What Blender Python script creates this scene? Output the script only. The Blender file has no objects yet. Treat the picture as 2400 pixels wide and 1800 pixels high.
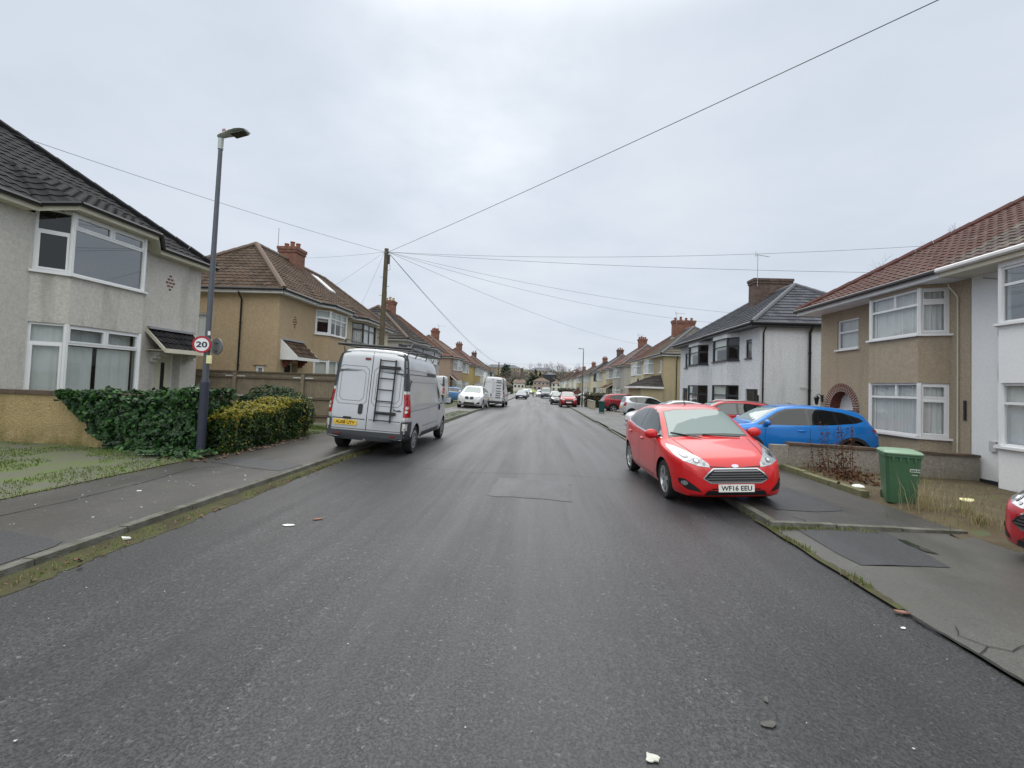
import bpy, bmesh, math, random
from mathutils import Vector, Matrix, noise
from mathutils.bvhtree import BVHTree
random.seed(7)
R = math.radians
scn = bpy.context.scene
COL = scn.collection
ORG = {}          # world origin of every thing, so parts can be built in world coordinates

# ------------------------------------------------------------------ node helpers / materials
MATS = {}
def nmat(name):
    m = bpy.data.materials.new(name); m.use_nodes = True
    nt = m.node_tree; nt.nodes.clear()
    out = nt.nodes.new('ShaderNodeOutputMaterial')
    return m, nt, out
def N(nt, t, **kw):
    n = nt.nodes.new(t)
    for k, v in kw.items():
        if k in n.inputs: n.inputs[k].default_value = v
        else: setattr(n, k, v)
    return n
def L(nt, a, b): nt.links.new(a, b)
def ramp(nt, fac, stops):
    r = nt.nodes.new('ShaderNodeValToRGB'); cr = r.color_ramp
    while len(cr.elements) < len(stops): cr.elements.new(0.5)
    for e, (p, c) in zip(cr.elements, stops):
        e.position = p; e.color = (*c, 1) if len(c) == 3 else c
    L(nt, fac, r.inputs['Fac']); return r.outputs['Color']
def noisetex(nt, co, scale, detail=3, rough=.55):
    n = N(nt, 'ShaderNodeTexNoise', Scale=scale, Detail=detail, Roughness=rough)
    L(nt, co, n.inputs['Vector']); return n.outputs['Fac']
def mixc(nt, fac, a, b, mode='MIX'):
    m = nt.nodes.new('ShaderNodeMix'); m.data_type = 'RGBA'; m.blend_type = mode
    for s, v in ((m.inputs['Factor'], fac), (m.inputs['A'], a), (m.inputs['B'], b)):
        if hasattr(v, 'is_linked'): L(nt, v, s)
        elif isinstance(v, (int, float)): s.default_value = v
        else: s.default_value = (*v, 1)
    return m.outputs['Result']
def math_(nt, op, a, b=0.0):
    m = nt.nodes.new('ShaderNodeMath'); m.operation = op
    for i, v in enumerate((a, b)):
        if hasattr(v, 'is_linked'): L(nt, v, m.inputs[i])
        else: m.inputs[i].default_value = v
    return m.outputs[0]
def objco(nt, scale=(1, 1, 1)):
    tc = nt.nodes.new('ShaderNodeTexCoord')
    mp = nt.nodes.new('ShaderNodeMapping'); mp.inputs['Scale'].default_value = scale
    L(nt, tc.outputs['Object'], mp.inputs['Vector']); return mp.outputs['Vector']
def simple(name, col, rough=.6, metal=0., var=None, bump=None, coat=0., spec=.5, ior=1.5, trans=0.):
    """Principled surface; var=(scale, amount, colour2), bump=(scale, strength)"""
    if name in MATS: return MATS[name]
    m, nt, out = nmat(name)
    p = N(nt, 'ShaderNodeBsdfPrincipled', Roughness=rough, Metallic=metal, IOR=ior)
    p.inputs['Base Color'].default_value = (*col, 1)
    p.inputs['Coat Weight'].default_value = coat; p.inputs['Coat Roughness'].default_value = .04
    p.inputs['Specular IOR Level'].default_value = spec
    co = objco(nt)
    if var:
        f = noisetex(nt, co, var[0], 5, .62)
        c2 = var[2] if len(var) > 2 else tuple(x * .6 for x in col)
        f2 = ramp(nt, f, [(.35, (0, 0, 0)), (.68, (1, 1, 1))])
        fac = math_(nt, 'MULTIPLY', f2, var[1])
        L(nt, mixc(nt, fac, col, c2), p.inputs['Base Color'])
    if bump:
        b = N(nt, 'ShaderNodeBump', Strength=bump[1], Distance=.02)
        L(nt, noisetex(nt, co, bump[0], 3), b.inputs['Height']); L(nt, b.outputs['Normal'], p.inputs['Normal'])
    sh = p.outputs[0]
    if trans:
        t = N(nt, 'ShaderNodeBsdfTranslucent'); t.inputs['Color'].default_value = (*col, 1)
        mx = N(nt, 'ShaderNodeMixShader', Fac=trans); L(nt, sh, mx.inputs[1]); L(nt, t.outputs[0], mx.inputs[2]); sh = mx.outputs[0]
    L(nt, sh, out.inputs['Surface']); MATS[name] = m; return m

def render_wall(name, col, stain=(.12, .11, .1), amount=.5, pebble=55., moss=None, rough=.9, bump=.55, ga=1.):
    """pebbledash / roughcast render with real-world streaks and weathering"""
    if name in MATS: return MATS[name]
    m, nt, out = nmat(name); p = N(nt, 'ShaderNodeBsdfPrincipled', Roughness=rough); p.inputs['Specular IOR Level'].default_value = .25
    co = objco(nt); cs = objco(nt, (1.6, 1.6, .22))
    v = N(nt, 'ShaderNodeTexVoronoi', Scale=pebble); L(nt, co, v.inputs['Vector'])
    grain = noisetex(nt, co, pebble * .9, 2)
    c = mixc(nt, ramp(nt, grain, [(.3, (0, 0, 0)), (.75, (1, 1, 1))]), tuple(x * (1 - .22 * ga) for x in col), tuple(min(.9, x * (1 + .14 * ga)) for x in col))
    mid = ramp(nt, noisetex(nt, co, 15, 4, .7), [(.30, (1 - .17 * ga,) * 3), (.70, (1 + .13 * ga,) * 3)]); c = mixc(nt, 1., c, mid, 'MULTIPLY')
    big = ramp(nt, noisetex(nt, co, .9, 5), [(.4, (0, 0, 0)), (.75, (1, 1, 1))])
    c = mixc(nt, math_(nt, 'MULTIPLY', big, amount * .5), c, tuple(x * .72 for x in col))
    st = ramp(nt, noisetex(nt, cs, 1.5, 6, .6), [(.52, (0, 0, 0)), (.8, (1, 1, 1))])
    c = mixc(nt, math_(nt, 'MULTIPLY', st, amount), c, stain)
    if moss:
        sx = nt.nodes.new('ShaderNodeSeparateXYZ'); L(nt, co, sx.inputs[0])
        mz = N(nt, 'ShaderNodeMapRange'); L(nt, sx.outputs['Z'], mz.inputs['Value'])
        mz.inputs['From Min'].default_value = moss[1]; mz.inputs['From Max'].default_value = moss[1] + moss[2]
        mz.inputs['To Min'].default_value = 1; mz.inputs['To Max'].default_value = 0
        mf = math_(nt, 'MULTIPLY', mz.outputs[0], ramp(nt, noisetex(nt, co, 5, 5), [(.3, (0, 0, 0)), (.6, (1, 1, 1))]))
        c = mixc(nt, mf, c, moss[0])
    L(nt, c, p.inputs['Base Color'])
    b = N(nt, 'ShaderNodeBump', Strength=bump, Distance=.012); L(nt, v.outputs['Distance'], b.inputs['Height'])
    L(nt, b.outputs['Normal'], p.inputs['Normal']); L(nt, p.outputs[0], out.inputs['Surface'])
    MATS[name] = m; return m

def tile_mat(name, col, col2, lichen=None, rough=.75):
    """roof tiles: every tile carries its own random value in the face attribute 'tile'"""
    if name in MATS: return MATS[name]
    m, nt, out = nmat(name); p = N(nt, 'ShaderNodeBsdfPrincipled', Roughness=rough); p.inputs['Specular IOR Level'].default_value = .18
    a = N(nt, 'ShaderNodeAttribute', attribute_name='tile'); co = objco(nt)
    c = mixc(nt, a.outputs['Fac'], col, col2)
    g = ramp(nt, noisetex(nt, co, 14, 4), [(.3, (.75, .75, .75)), (.7, (1.15, 1.15, 1.15))])
    c = mixc(nt, 1.0, c, g, 'MULTIPLY')
    if lichen:
        f = ramp(nt, noisetex(nt, co, lichen[1], 7, .7), [(lichen[2], (0, 0, 0)), (lichen[2] + .16, (1, 1, 1))])
        c = mixc(nt, math_(nt, 'MULTIPLY', f, .75), c, lichen[0])
    L(nt, c, p.inputs['Base Color'])
    b = N(nt, 'ShaderNodeBump', Strength=.25, Distance=.01); L(nt, noisetex(nt, co, 40, 3), b.inputs['Height'])
    L(nt, b.outputs['Normal'], p.inputs['Normal']); L(nt, p.outputs[0], out.inputs['Surface']); MATS[name] = m; return m

def brick_mat(name, c1, c2, mortar):
    if name in MATS: return MATS[name]
    m, nt, out = nmat(name); p = N(nt, 'ShaderNodeBsdfPrincipled', Roughness=.9); co = objco(nt)
    sx = nt.nodes.new('ShaderNodeSeparateXYZ'); L(nt, co, sx.inputs[0])
    cb = nt.nodes.new('ShaderNodeCombineXYZ'); L(nt, math_(nt, 'ADD', sx.outputs['X'], sx.outputs['Y']), cb.inputs[0]); L(nt, sx.outputs['Z'], cb.inputs[1])
    b = nt.nodes.new('ShaderNodeTexBrick'); L(nt, cb.outputs[0], b.inputs['Vector'])
    for k, v in (('Color1', c1), ('Color2', c2), ('Mortar', mortar)): b.inputs[k].default_value = (*v, 1)
    b.inputs['Scale'].default_value = 1; b.inputs['Brick Width'].default_value = .225; b.inputs['Row Height'].default_value = .075; b.inputs['Mortar Size'].default_value = .008
    g = ramp(nt, noisetex(nt, co, 6, 5), [(.3, (.55, .55, .55)), (.7, (1.1, 1.1, 1.1))])
    L(nt, mixc(nt, 1., b.outputs['Color'], g, 'MULTIPLY'), p.inputs['Base Color']); L(nt, p.outputs[0], out.inputs['Surface'])
    MATS[name] = m; return m

def glass_mat(name, tint=(.75, .8, .8), base=.05, fres=1.55, trans=True, dark=(.012, .016, .016)):
    """window glass: clear pane with a mirror coat (trans) or a dark tinted car pane"""
    if name in MATS: return MATS[name]
    m, nt, out = nmat(name)
    lw = N(nt, 'ShaderNodeLayerWeight', Blend=.5); f0 = ((fres - 1) / (fres + 1)) ** 2   # Schlick, the same from either side of the pane
    f = math_(nt, 'ADD', math_(nt, 'MULTIPLY', math_(nt, 'POWER', lw.outputs['Facing'], 5.), 1 - f0 - base), f0 + base)
    g = N(nt, 'ShaderNodeBsdfGlossy', Roughness=.015); g.inputs['Color'].default_value = (.95, .97, .97, 1)
    if trans:
        t = N(nt, 'ShaderNodeBsdfTransparent'); t.inputs['Color'].default_value = (*tint, 1)
    else:
        t = N(nt, 'ShaderNodeBsdfDiffuse'); t.inputs['Color'].default_value = (*dark, 1)
    mx = N(nt, 'ShaderNodeMixShader'); L(nt, f, mx.inputs[0]); L(nt, t.outputs[0], mx.inputs[1]); L(nt, g.outputs[0], mx.inputs[2])
    L(nt, mx.outputs[0], out.inputs['Surface']); MATS[name] = m; return m

def asphalt(name, col, col2, grain=190., rough=(.38, .62), patchy=.5, speck=.5, moss=None, bumps=.35, wet=None, streak=0.):
    if name in MATS: return MATS[name]
    m, nt, out = nmat(name); p = N(nt, 'ShaderNodeBsdfPrincipled'); co = objco(nt)
    g = noisetex(nt, co, grain, 2, .8); g2 = noisetex(nt, co, grain * .4, 4, .75)
    c = mixc(nt, ramp(nt, g, [(.40, (0, 0, 0)), (.62, (1, 1, 1))]), col, col2)
    sp = ramp(nt, g2, [(.60, (0, 0, 0)), (.70, (1, 1, 1))])
    c = mixc(nt, math_(nt, 'MULTIPLY', sp, speck), c, tuple(min(.5, x * 4.2) for x in col2))
    big = ramp(nt, noisetex(nt, co, .55, 6, .6), [(.36, (.68, .68, .68)), (.66, (1.22, 1.22, 1.22))])
    c = mixc(nt, patchy, c, mixc(nt, 1., c, big, 'MULTIPLY'))
    if streak:   # worn, paler wheel tracks and damp darker bands running along the street
        s2 = noisetex(nt, objco(nt, (1.15, .045, 1)), 1.3, 5, .62)
        c = mixc(nt, streak, c, mixc(nt, 1., c, ramp(nt, s2, [(.33, (.55, .55, .56)), (.50, (1, 1, 1)), (.68, (1.65, 1.63, 1.6))]), 'MULTIPLY'))
    if moss:
        f = ramp(nt, noisetex(nt, co, moss[1], 7, .68), [(moss[2], (0, 0, 0)), (moss[2] + .12, (1, 1, 1))])
        c = mixc(nt, math_(nt, 'MULTIPLY', f, .85), c, moss[0])
    L(nt, c, p.inputs['Base Color'])
    cs = objco(nt, wet or (.9, .25, 1))
    rr = N(nt, 'ShaderNodeMapRange'); L(nt, noisetex(nt, cs, 1.1, 5, .6), rr.inputs['Value'])
    rr.inputs['From Min'].default_value = .35; rr.inputs['From Max'].default_value = .68
    rr.inputs['To Min'].default_value = rough[0]; rr.inputs['To Max'].default_value = rough[1]
    L(nt, rr.outputs[0], p.inputs['Roughness'])
    b = N(nt, 'ShaderNodeBump', Strength=bumps, Distance=.006); L(nt, g2, b.inputs['Height']); L(nt, b.outputs['Normal'], p.inputs['Normal'])
    L(nt, p.outputs[0], out.inputs['Surface']); MATS[name] = m; return m

def paint(name, col, metal=0., rough=.32):
    return simple(name, col, rough, metal, coat=.55, var=(5, .22, tuple(x * .78 for x in col)), spec=.35)

# ------------------------------------------------------------------ mesh builder
class MB:
    def __init__(s): s.v = []; s.f = []; s.m = []
    def face(s, pts, m=0):
        i = len(s.v); s.v += [tuple(p) for p in pts]; s.f.append(tuple(range(i, i + len(pts)))); s.m.append(m)
    def raw(s, vs, fs, m=0):
        i = len(s.v); s.v += [tuple(p) for p in vs]; s.f += [tuple(i + k for k in f) for f in fs]; s.m += [m] * len(fs)
    def hexa(s, p, m=0):   # 8 corners: bottom ring 0-3, top ring 4-7
        s.raw(p, [(0, 3, 2, 1), (4, 5, 6, 7), (0, 1, 5, 4), (1, 2, 6, 5), (2, 3, 7, 6), (3, 0, 4, 7)], m)
    def box(s, x0, x1, y0, y1, z0, z1, m=0):
        s.hexa([(x0, y0, z0), (x1, y0, z0), (x1, y1, z0), (x0, y1, z0), (x0, y0, z1), (x1, y0, z1), (x1, y1, z1), (x0, y1, z1)], m)
    def tube(s, pts, r, n=8, m=0, caps=True):
        pts = [Vector(p) for p in pts]; rs = r if isinstance(r, (list, tuple)) else [r] * len(pts)
        base = len(s.v); up0 = None
        for i, p in enumerate(pts):
            d = (pts[min(i + 1, len(pts) - 1)] - pts[max(i - 1, 0)])
            if d.length < 1e-9: d = Vector((0, 0, 1))
            d.normalize()
            if up0 is None: up0 = Vector((0, 0, 1)) if abs(d.z) < .9 else Vector((0, 1, 0))
            a = d.cross(up0)
            if a.length < 1e-6: a = d.orthogonal()
            a.normalize(); b = d.cross(a).normalized(); up0 = -b if False else up0
            for k in range(n):
                t = 2 * math.pi * k / n; s.v.append(tuple(p + (a * math.cos(t) + b * math.sin(t)) * rs[i]))
        for i in range(len(pts) - 1):
            for k in range(n):
                q = base + i * n; s.f.append((q + k, q + (k + 1) % n, q + n + (k + 1) % n, q + n + k)); s.m.append(m)
        if caps:
            s.f.append(tuple(base + k for k in range(n))[::-1]); s.m.append(m)
            s.f.append(tuple(base + (len(pts) - 1) * n + k for k in range(n))); s.m.append(m)
    def lathe(s, prof, c=(0, 0, 0), axis='z', n=20, m=0):
        """prof = [(radius, height)] spun about an axis through c"""
        base = len(s.v)
        for (r, h) in prof:
            for k in range(n):
                t = 2 * math.pi * k / n; a, b = r * math.cos(t), r * math.sin(t)
                p = (a, b, h) if axis == 'z' else ((h, a, b) if axis == 'x' else (a, h, b))
                s.v.append((c[0] + p[0], c[1] + p[1], c[2] + p[2]))
        for i in range(len(prof) - 1):
            for k in range(n):
                q = base + i * n; s.f.append((q + k, q + (k + 1) % n, q + n + (k + 1) % n, q + n + k)); s.m.append(m)
    def ellip(s, c, rx, ry, rz, n=12, k=8, m=0):
        prof = [(math.sin(math.pi * i / k), -math.cos(math.pi * i / k)) for i in range(k + 1)]
        b = len(s.v); s.lathe([(max(r, 1e-3), h) for r, h in prof], n=n, m=m)
        for i in range(b, len(s.v)):
            x, y, z = s.v[i]; s.v[i] = (c[0] + x * rx, c[1] + y * ry, c[2] + z * rz)
    def build(s, name, mats, parent=None, smooth=None, attr=None, tag_=None):
        me = bpy.data.meshes.new(name)
        o_ = ORG.get(rootof(parent).name, Vector((0, 0, 0))) if parent else Vector((0, 0, 0))
        if tag_ and not parent: o_ = Vector(tag_)
        me.from_pydata([(x - o_[0], y - o_[1], z - o_[2]) for x, y, z in s.v], [], s.f)
        mats = mats if isinstance(mats, (list, tuple)) else [mats]
        for q in mats: me.materials.append(q)
        if len(mats) > 1: me.polygons.foreach_set('material_index', s.m)
        if attr:
            a = me.attributes.new('tile', 'FLOAT', 'FACE'); a.data.foreach_set('value', attr)
        finish(me, smooth)
        ob = bpy.data.objects.new(name, me); COL.objects.link(ob)
        if parent: ob.parent = parent
        elif tag_: ob.location = o_
        return ob
def finish(me, smooth):
    bm = bmesh.new(); bm.from_mesh(me); bmesh.ops.recalc_face_normals(bm, faces=bm.faces); bm.to_mesh(me); bm.free()
    if smooth:
        me.polygons.foreach_set('use_smooth', [True] * len(me.polygons)); me.set_sharp_from_angle(angle=R(smooth))
    me.update()
def rootof(o):
    while o and o.parent: o = o.parent
    return o
def thing(name, label, cat, loc=(0, 0, 0), group=None, rz=0.):
    o = bpy.data.objects.new(name, None); COL.objects.link(o); o.empty_display_size = .2
    o.location = loc; o.rotation_euler = (0, 0, rz); ORG[o.name] = Vector(loc)
    return tag(o, label, cat, group)
def tag(o, label=None, cat=None, group=None, kind=None):
    if label: o['label'] = label
    if cat: o['category'] = cat
    if group: o['group'] = group
    if kind: o['kind'] = kind
    return o
def copy_tree(o, parent=None):
    c = o.copy(); COL.objects.link(c); c.parent = parent
    for ch in list(o.children): copy_tree(ch, c)
    return c
def textmesh(name, s, size, mat, parent, M, depth=.002, width=None, height=None, spacing=1.):
    cu = bpy.data.curves.new(name, 'FONT'); cu.body = s; cu.size = size; cu.extrude = depth; cu.align_x = 'CENTER'; cu.align_y = 'CENTER'; cu.resolution_u = 4
    cu.space_character = spacing; cu.offset = size * .022
    to = bpy.data.objects.new(name, cu); COL.objects.link(to)
    me = bpy.data.meshes.new_from_object(to.evaluated_get(bpy.context.evaluated_depsgraph_get()))
    bpy.data.objects.remove(to); bpy.data.curves.remove(cu)
    xs = [v.co.x for v in me.vertices]; ys = [v.co.y for v in me.vertices]
    sx = (width / (max(xs) - min(xs))) if width else 1; sy = (height / (max(ys) - min(ys))) if height else 1
    cx, cy = (max(xs) + min(xs)) / 2, (max(ys) + min(ys)) / 2
    for v in me.vertices: v.co = M @ Vector(((v.co.x - cx) * sx, (v.co.y - cy) * sy, v.co.z))
    me.materials.clear(); me.materials.append(mat); me.name = name
    ob = bpy.data.objects.new(name, me); COL.objects.link(ob); ob.parent = parent; return ob

# ------------------------------------------------------------------ terrain profile
def g(y):
    if y < 12: return 0.
    return -.008 * (y - 12) if y < 70 else -.464
KL, KR, PL, PR = -4.27, 3.07, -6.45, 5.55       # kerb lines and backs of the pavements
def lerp(a, b, t): return a + (b - a) * t
def interp(pts, x):
    if x <= pts[0][0]: return pts[0][1]
    for (a, u), (b, w) in zip(pts, pts[1:]):
        if x <= b: return lerp(u, w, (x - a) / (b - a))
    return pts[-1][1]
CROSS = [(-60, .3), (-12, .22), (-9, .17), (PL, .13), (KL, .10), (KL + .01, 0), (KR, 0), (KR + .01, .085), (PR, .06), (10, -.1), (60, -.2)]
def G(x, y):
    return interp(CROSS, x) + g(y)
# ------------------------------------------------------------------ house kit
class Fr:
    """frame on a wall: s runs along it, n points outwards, z up"""
    def __init__(s, A, B):
        s.A = Vector((A[0], A[1], 0)); d = Vector((B[0] - A[0], B[1] - A[1], 0)); s.len = d.length; s.d = d.normalized(); s.n = None
    def p(s, a, n, z): q = s.A + s.d * a + s.n * n; return (q.x, q.y, z)
    def box(s, mb, a0, a1, n0, n1, z0, z1, m=0):
        mb.hexa([s.p(a0, n0, z0), s.p(a1, n0, z0), s.p(a1, n1, z0), s.p(a0, n1, z0), s.p(a0, n0, z1), s.p(a1, n0, z1), s.p(a1, n1, z1), s.p(a0, n1, z1)], m)
def frame_on(A, B, outx, outy):
    f = Fr(A, B); n = Vector((f.d.y, -f.d.x, 0))
    if n.x * outx + n.y * outy < 0: n = -n
    f.n = n; return f

def panel(mb, f, z0, z1, holes, depth=.11, m=0):
    ss = sorted({0., f.len, *[h[0] for h in holes], *[h[1] for h in holes]}); zs = sorted({z0, z1, *[h[2] for h in holes], *[h[3] for h in holes]})
    for a, b in zip(ss, ss[1:]):
        for c, d in zip(zs, zs[1:]):
            mx, mz = (a + b) / 2, (c + d) / 2
            if any(h[0] < mx < h[1] and h[2] < mz < h[3] for h in holes): continue
            mb.face([f.p(a, 0, c), f.p(b, 0, c), f.p(b, 0, d), f.p(a, 0, d)], m)
    for (a, b, c, d) in [h[:4] for h in holes]:
        for P in ([(a, c), (b, c)], [(b, c), (b, d)], [(b, d), (a, d)], [(a, d), (a, c)]):
            (u, z), (u2, z2) = P
            mb.face([f.p(u, 0, z), f.p(u2, 0, z2), f.p(u2, -depth, z2), f.p(u, -depth, z)], m)

def window(par, f, a0, a1, z0, z1, fm, top=None, bot=(1.,), t=.3, sash_t=False, sash_b=False, curtain=None, sill=True, glass=None, inset=.045, fw=.055, lod=0, label=None, sillm=None):
    """a window filling the opening a0..a1 x z0..z1 : frame, pane, sill, curtain"""
    mb = MB(); gl = MB(); n0, n1 = -inset - .055, -inset
    def bar(x0, x1, y0, y1, dn=0.): f.box(mb, x0, x1, n0 + dn, n1 + dn, y0, y1)
    bar(a0, a1, z0, z0 + fw); bar(a0, a1, z1 - fw, z1); bar(a0, a0 + fw, z0 + fw, z1 - fw); bar(a1 - fw, a1, z0 + fw, z1 - fw)
    W = a1 - a0; zt = z1 - (z1 - z0) * t if top else z1 - fw / 2; hb = fw * .5
    if top: bar(a0 + fw, a1 - fw, zt - hb, zt + hb, .002)
    def lights(fr_, y0, y1, sash):
        x = a0
        for i, c in enumerate(fr_):
            x1 = a0 + W * c
            l, r = x + (fw if i == 0 else hb), x1 - (fw if c >= .999 else hb)
            if c < .999: bar(x1 - hb, x1 + hb, y0, y1, .001)
            if sash and (sash is True or i in sash):
                s = .042
                for q in ((l, r, y0, y0 + s), (l, r, y1 - s, y1), (l, l + s, y0 + s, y1 - s), (r - s, r, y0 + s, y1 - s)): bar(*q, .014)
            gl.face([f.p(l - .01, n0 + .03, y0 - .01), f.p(r + .01, n0 + .03, y0 - .01), f.p(r + .01, n0 + .03, y1 + .01), f.p(l - .01, n0 + .03, y1 + .01)])
            x = x1
    if top: lights(top, zt + hb, z1 - fw, sash_t)
    lights(bot, z0 + fw, zt - hb if top else z1 - fw, sash_b)
    w = mb.build('window', fm, par)
    if label: w['label'] = label
    gl.build('pane', glass or MATS['glass'], w)
    if sill:
        sb = MB(); f.box(sb, a0 - .05, a1 + .05, n0, .07, z0 - .05, z0 - .001); sb.build('sill', sillm or fm, w)
    if curtain:
        cb = MB(); cm = MATS['net']
        def sheet(x0, x1, y0, y1, amp=.024, wl=.11, dn=.045, ph=0.):
            n = 2 if lod > 1 else max(4, int((x1 - x0) / .018)); vs = []; fs = []
            for i in range(n + 1):
                x = lerp(x0, x1, i / n); o = amp * (math.sin(2 * math.pi * x / wl + ph) + .5 * math.sin(2 * math.pi * x / (wl * .43) + 1 + ph)) if lod < 2 else 0
                vs += [f.p(x, n0 - dn + o, y0), f.p(x, n0 - dn + o * .8, y1)]
            for i in range(n): fs.append((2 * i, 2 * i + 2, 2 * i + 3, 2 * i + 1))
            cb.raw(vs, fs)
        if curtain == 'net': sheet(a0 + .02, a1 - .02, z0 + .02, z1 - .02)
        elif curtain == 'sheer': sheet(a0 + .02, a1 - .02, z0 + .02, z1 - .02, .008, .3)
        elif curtain == 'drape':
            k = a0 + W * .42; sheet(a0 + .15, k - .05, z0, zt - .05, .012, .22); sheet(k + .04, a1 - .15, z0, zt - .05, .012, .3, ph=2); sheet(a0 + .05, a1 - .05, zt, z1 - .02, .01, .3, .16); cm = MATS['drape']
        elif curtain == 'drapefull': sheet(a0 + .03, a1 - .05, z0, z1 - .03, .012, .3); cm = MATS['drape']
        elif curtain == 'blind': sheet(a0 + .05, a1 - .05, lerp(z0, z1, .52), z1 - .03, 0, .3); cm = MATS['blind']
        elif curtain == 'blindlow': sheet(a0 + .05, a1 - .05, lerp(z0, z1, .06), z1 - .03, 0, .3); cm = MATS['blind']
        elif curtain == 'sides':
            sheet(a0 + .03, a0 + W * .22, z0, z1 - .03, .03, .1); sheet(a1 - W * .22, a1 - .03, z0, z1 - .03, .03, .1)
        cb.build('curtain', cm, w, smooth=60)
    return w

def door(par, f, a0, a1, z0, z1, dm, fm, glazed='strip', inset=.3, side=None):
    """front door in its frame; side = extra side light width"""
    mb = MB(); n0, n1 = -inset - .05, -inset; fw = .06
    for q in ((a0, a0 + fw, z0, z1), (a1 - fw, a1, z0, z1), (a0 + fw, a1 - fw, z1 - fw, z1)): f.box(mb, q[0], q[1], n0, n1 + .01, q[2], q[3])
    dl, dr = a0 + fw, a1 - fw
    if side:
        x = a0 + fw + side if side > 0 else a1 - fw + side
        f.box(mb, x - .03, x + .03, n0, n1 + .01, z0, z1 - fw)
        if side > 0: sl = (a0 + fw, x - .03); dl = x + .03
        else: sl = (x + .03, a1 - fw); dr = x - .03
    d = mb.build('door', fm, par); lf = MB(); gl = MB(); W = dr - dl
    if glazed == 'full': g_ = (dl + .12, dr - .12, z0 + .9, z1 - fw - .12)
    elif glazed == 'strip': g_ = (dl + W * .42, dl + W * .66, z0 + .5, z1 - fw - .2)
    else: g_ = (dl + .2, dr - .2, z1 - fw - .6, z1 - fw - .15)
    for q in ((dl, g_[0], z0, z1 - fw), (g_[1], dr, z0, z1 - fw), (g_[0], g_[1], z0, g_[2]), (g_[0], g_[1], g_[3], z1 - fw)): f.box(lf, q[0], q[1], n0 + .005, n1 - .005, q[2], q[3])
    lf.build('door_leaf', dm, d)
    f.box(gl, g_[0], g_[1], n0 + .015, n1 - .015, g_[2], g_[3])
    if side: f.box(gl, sl[0], sl[1], n0 + .015, n1 - .015, z0 + .05, z1 - fw)
    gl.build('pane', MATS['darkglass'], d)
    h = MB(); f.box(h, dr - .09, dr - .06, n1 - .005, n1 + .045, z0 + .95, z0 + 1.15); h.build('handle', MATS['black'], d)
    f2 = MB(); f2.face([f.p(a0, n0 - .3, z0), f.p(a1, n0 - .3, z0), f.p(a1, n0 - .3, z1), f.p(a0, n0 - .3, z1)]); f2.build('hall', MATS['voiddark'], d)
    return d

def tiled(mb, attr, O, U, V, poly, tw=.3, th=.33, roll=.022, step=.022, n=6, kind='roll', shift=True):
    """a roof slope: courses of tiles over a convex polygon given in (along eave, up slope) metres"""
    O = Vector(O); U = Vector(U).normalized(); V = Vector(V).normalized(); Nn = U.cross(V)
    if Nn.z < 0: Nn = -Nn
    a0, a1 = min(p[0] for p in poly), max(p[0] for p in poly); b0, b1 = min(p[1] for p in poly), max(p[1] for p in poly)
    xs = []
    k0, k1 = math.floor(a0 / tw), math.ceil(a1 / tw)
    if kind == 'roll': pr = [(i / n, roll * max(0, math.sin(2 * math.pi * i / n)) ** .8 - roll * .35 * max(0, -math.sin(2 * math.pi * i / n))) for i in range(n)]
    elif kind == 'flat': pr = [(0, 0), (.42, 0), (.46, roll), (.54, roll), (.58, 0), (.92, 0), (.95, roll * .8)][:n if n > 3 else 1] if n > 3 else [(0, 0), (.5, roll)]
    for k in range(k0, k1 + 1):
        for fx, h in pr: xs.append(((k + fx) * tw, h, k))
    bm = bmesh.new(); rows = []
    c0, c1 = 0, math.ceil(b1 / th)
    for c in range(c0, c1 + 1):
        for e, hh in ((0., step), (.995, 0.)):
            rows.append([bm.verts.new(((x), (c + e) * th, h + hh)) for x, h, k in xs])
    for r in range(len(rows) - 1):
        for i in range(len(xs) - 1): bm.faces.new((rows[r][i], rows[r][i + 1], rows[r + 1][i + 1], rows[r + 1][i]))
    cx = sum(p[0] for p in poly) / len(poly); cy = sum(p[1] for p in poly) / len(poly)
    for (p, q) in zip(poly, poly[1:] + poly[:1]):
        nn = Vector((q[1] - p[1], -(q[0] - p[0]), 0))
        if nn.length < 1e-6: continue
        nn.normalize()
        if nn.x * (cx - p[0]) + nn.y * (cy - p[1]) > 0: nn = -nn
        bmesh.ops.bisect_plane(bm, geom=bm.verts[:] + bm.edges[:] + bm.faces[:], dist=1e-5, plane_co=(p[0], p[1], 0), plane_no=nn, clear_outer=True)
    bm.verts.index_update(); i0 = len(mb.v)
    for v in bm.verts: mb.v.append(tuple(O + U * v.co.x + V * v.co.y + Nn * v.co.z))
    for fc in bm.faces:
        mb.f.append(tuple(i0 + v.index for v in fc.verts)); mb.m.append(0)
        c = fc.calc_center_median(); a, b = math.floor(c.x / tw + .02), math.floor(c.y / th + .002)
        attr.append((math.sin(a * 12.9898 + b * 78.233 + O.y) * 43758.5453) % 1.)
    bm.free()

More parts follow.
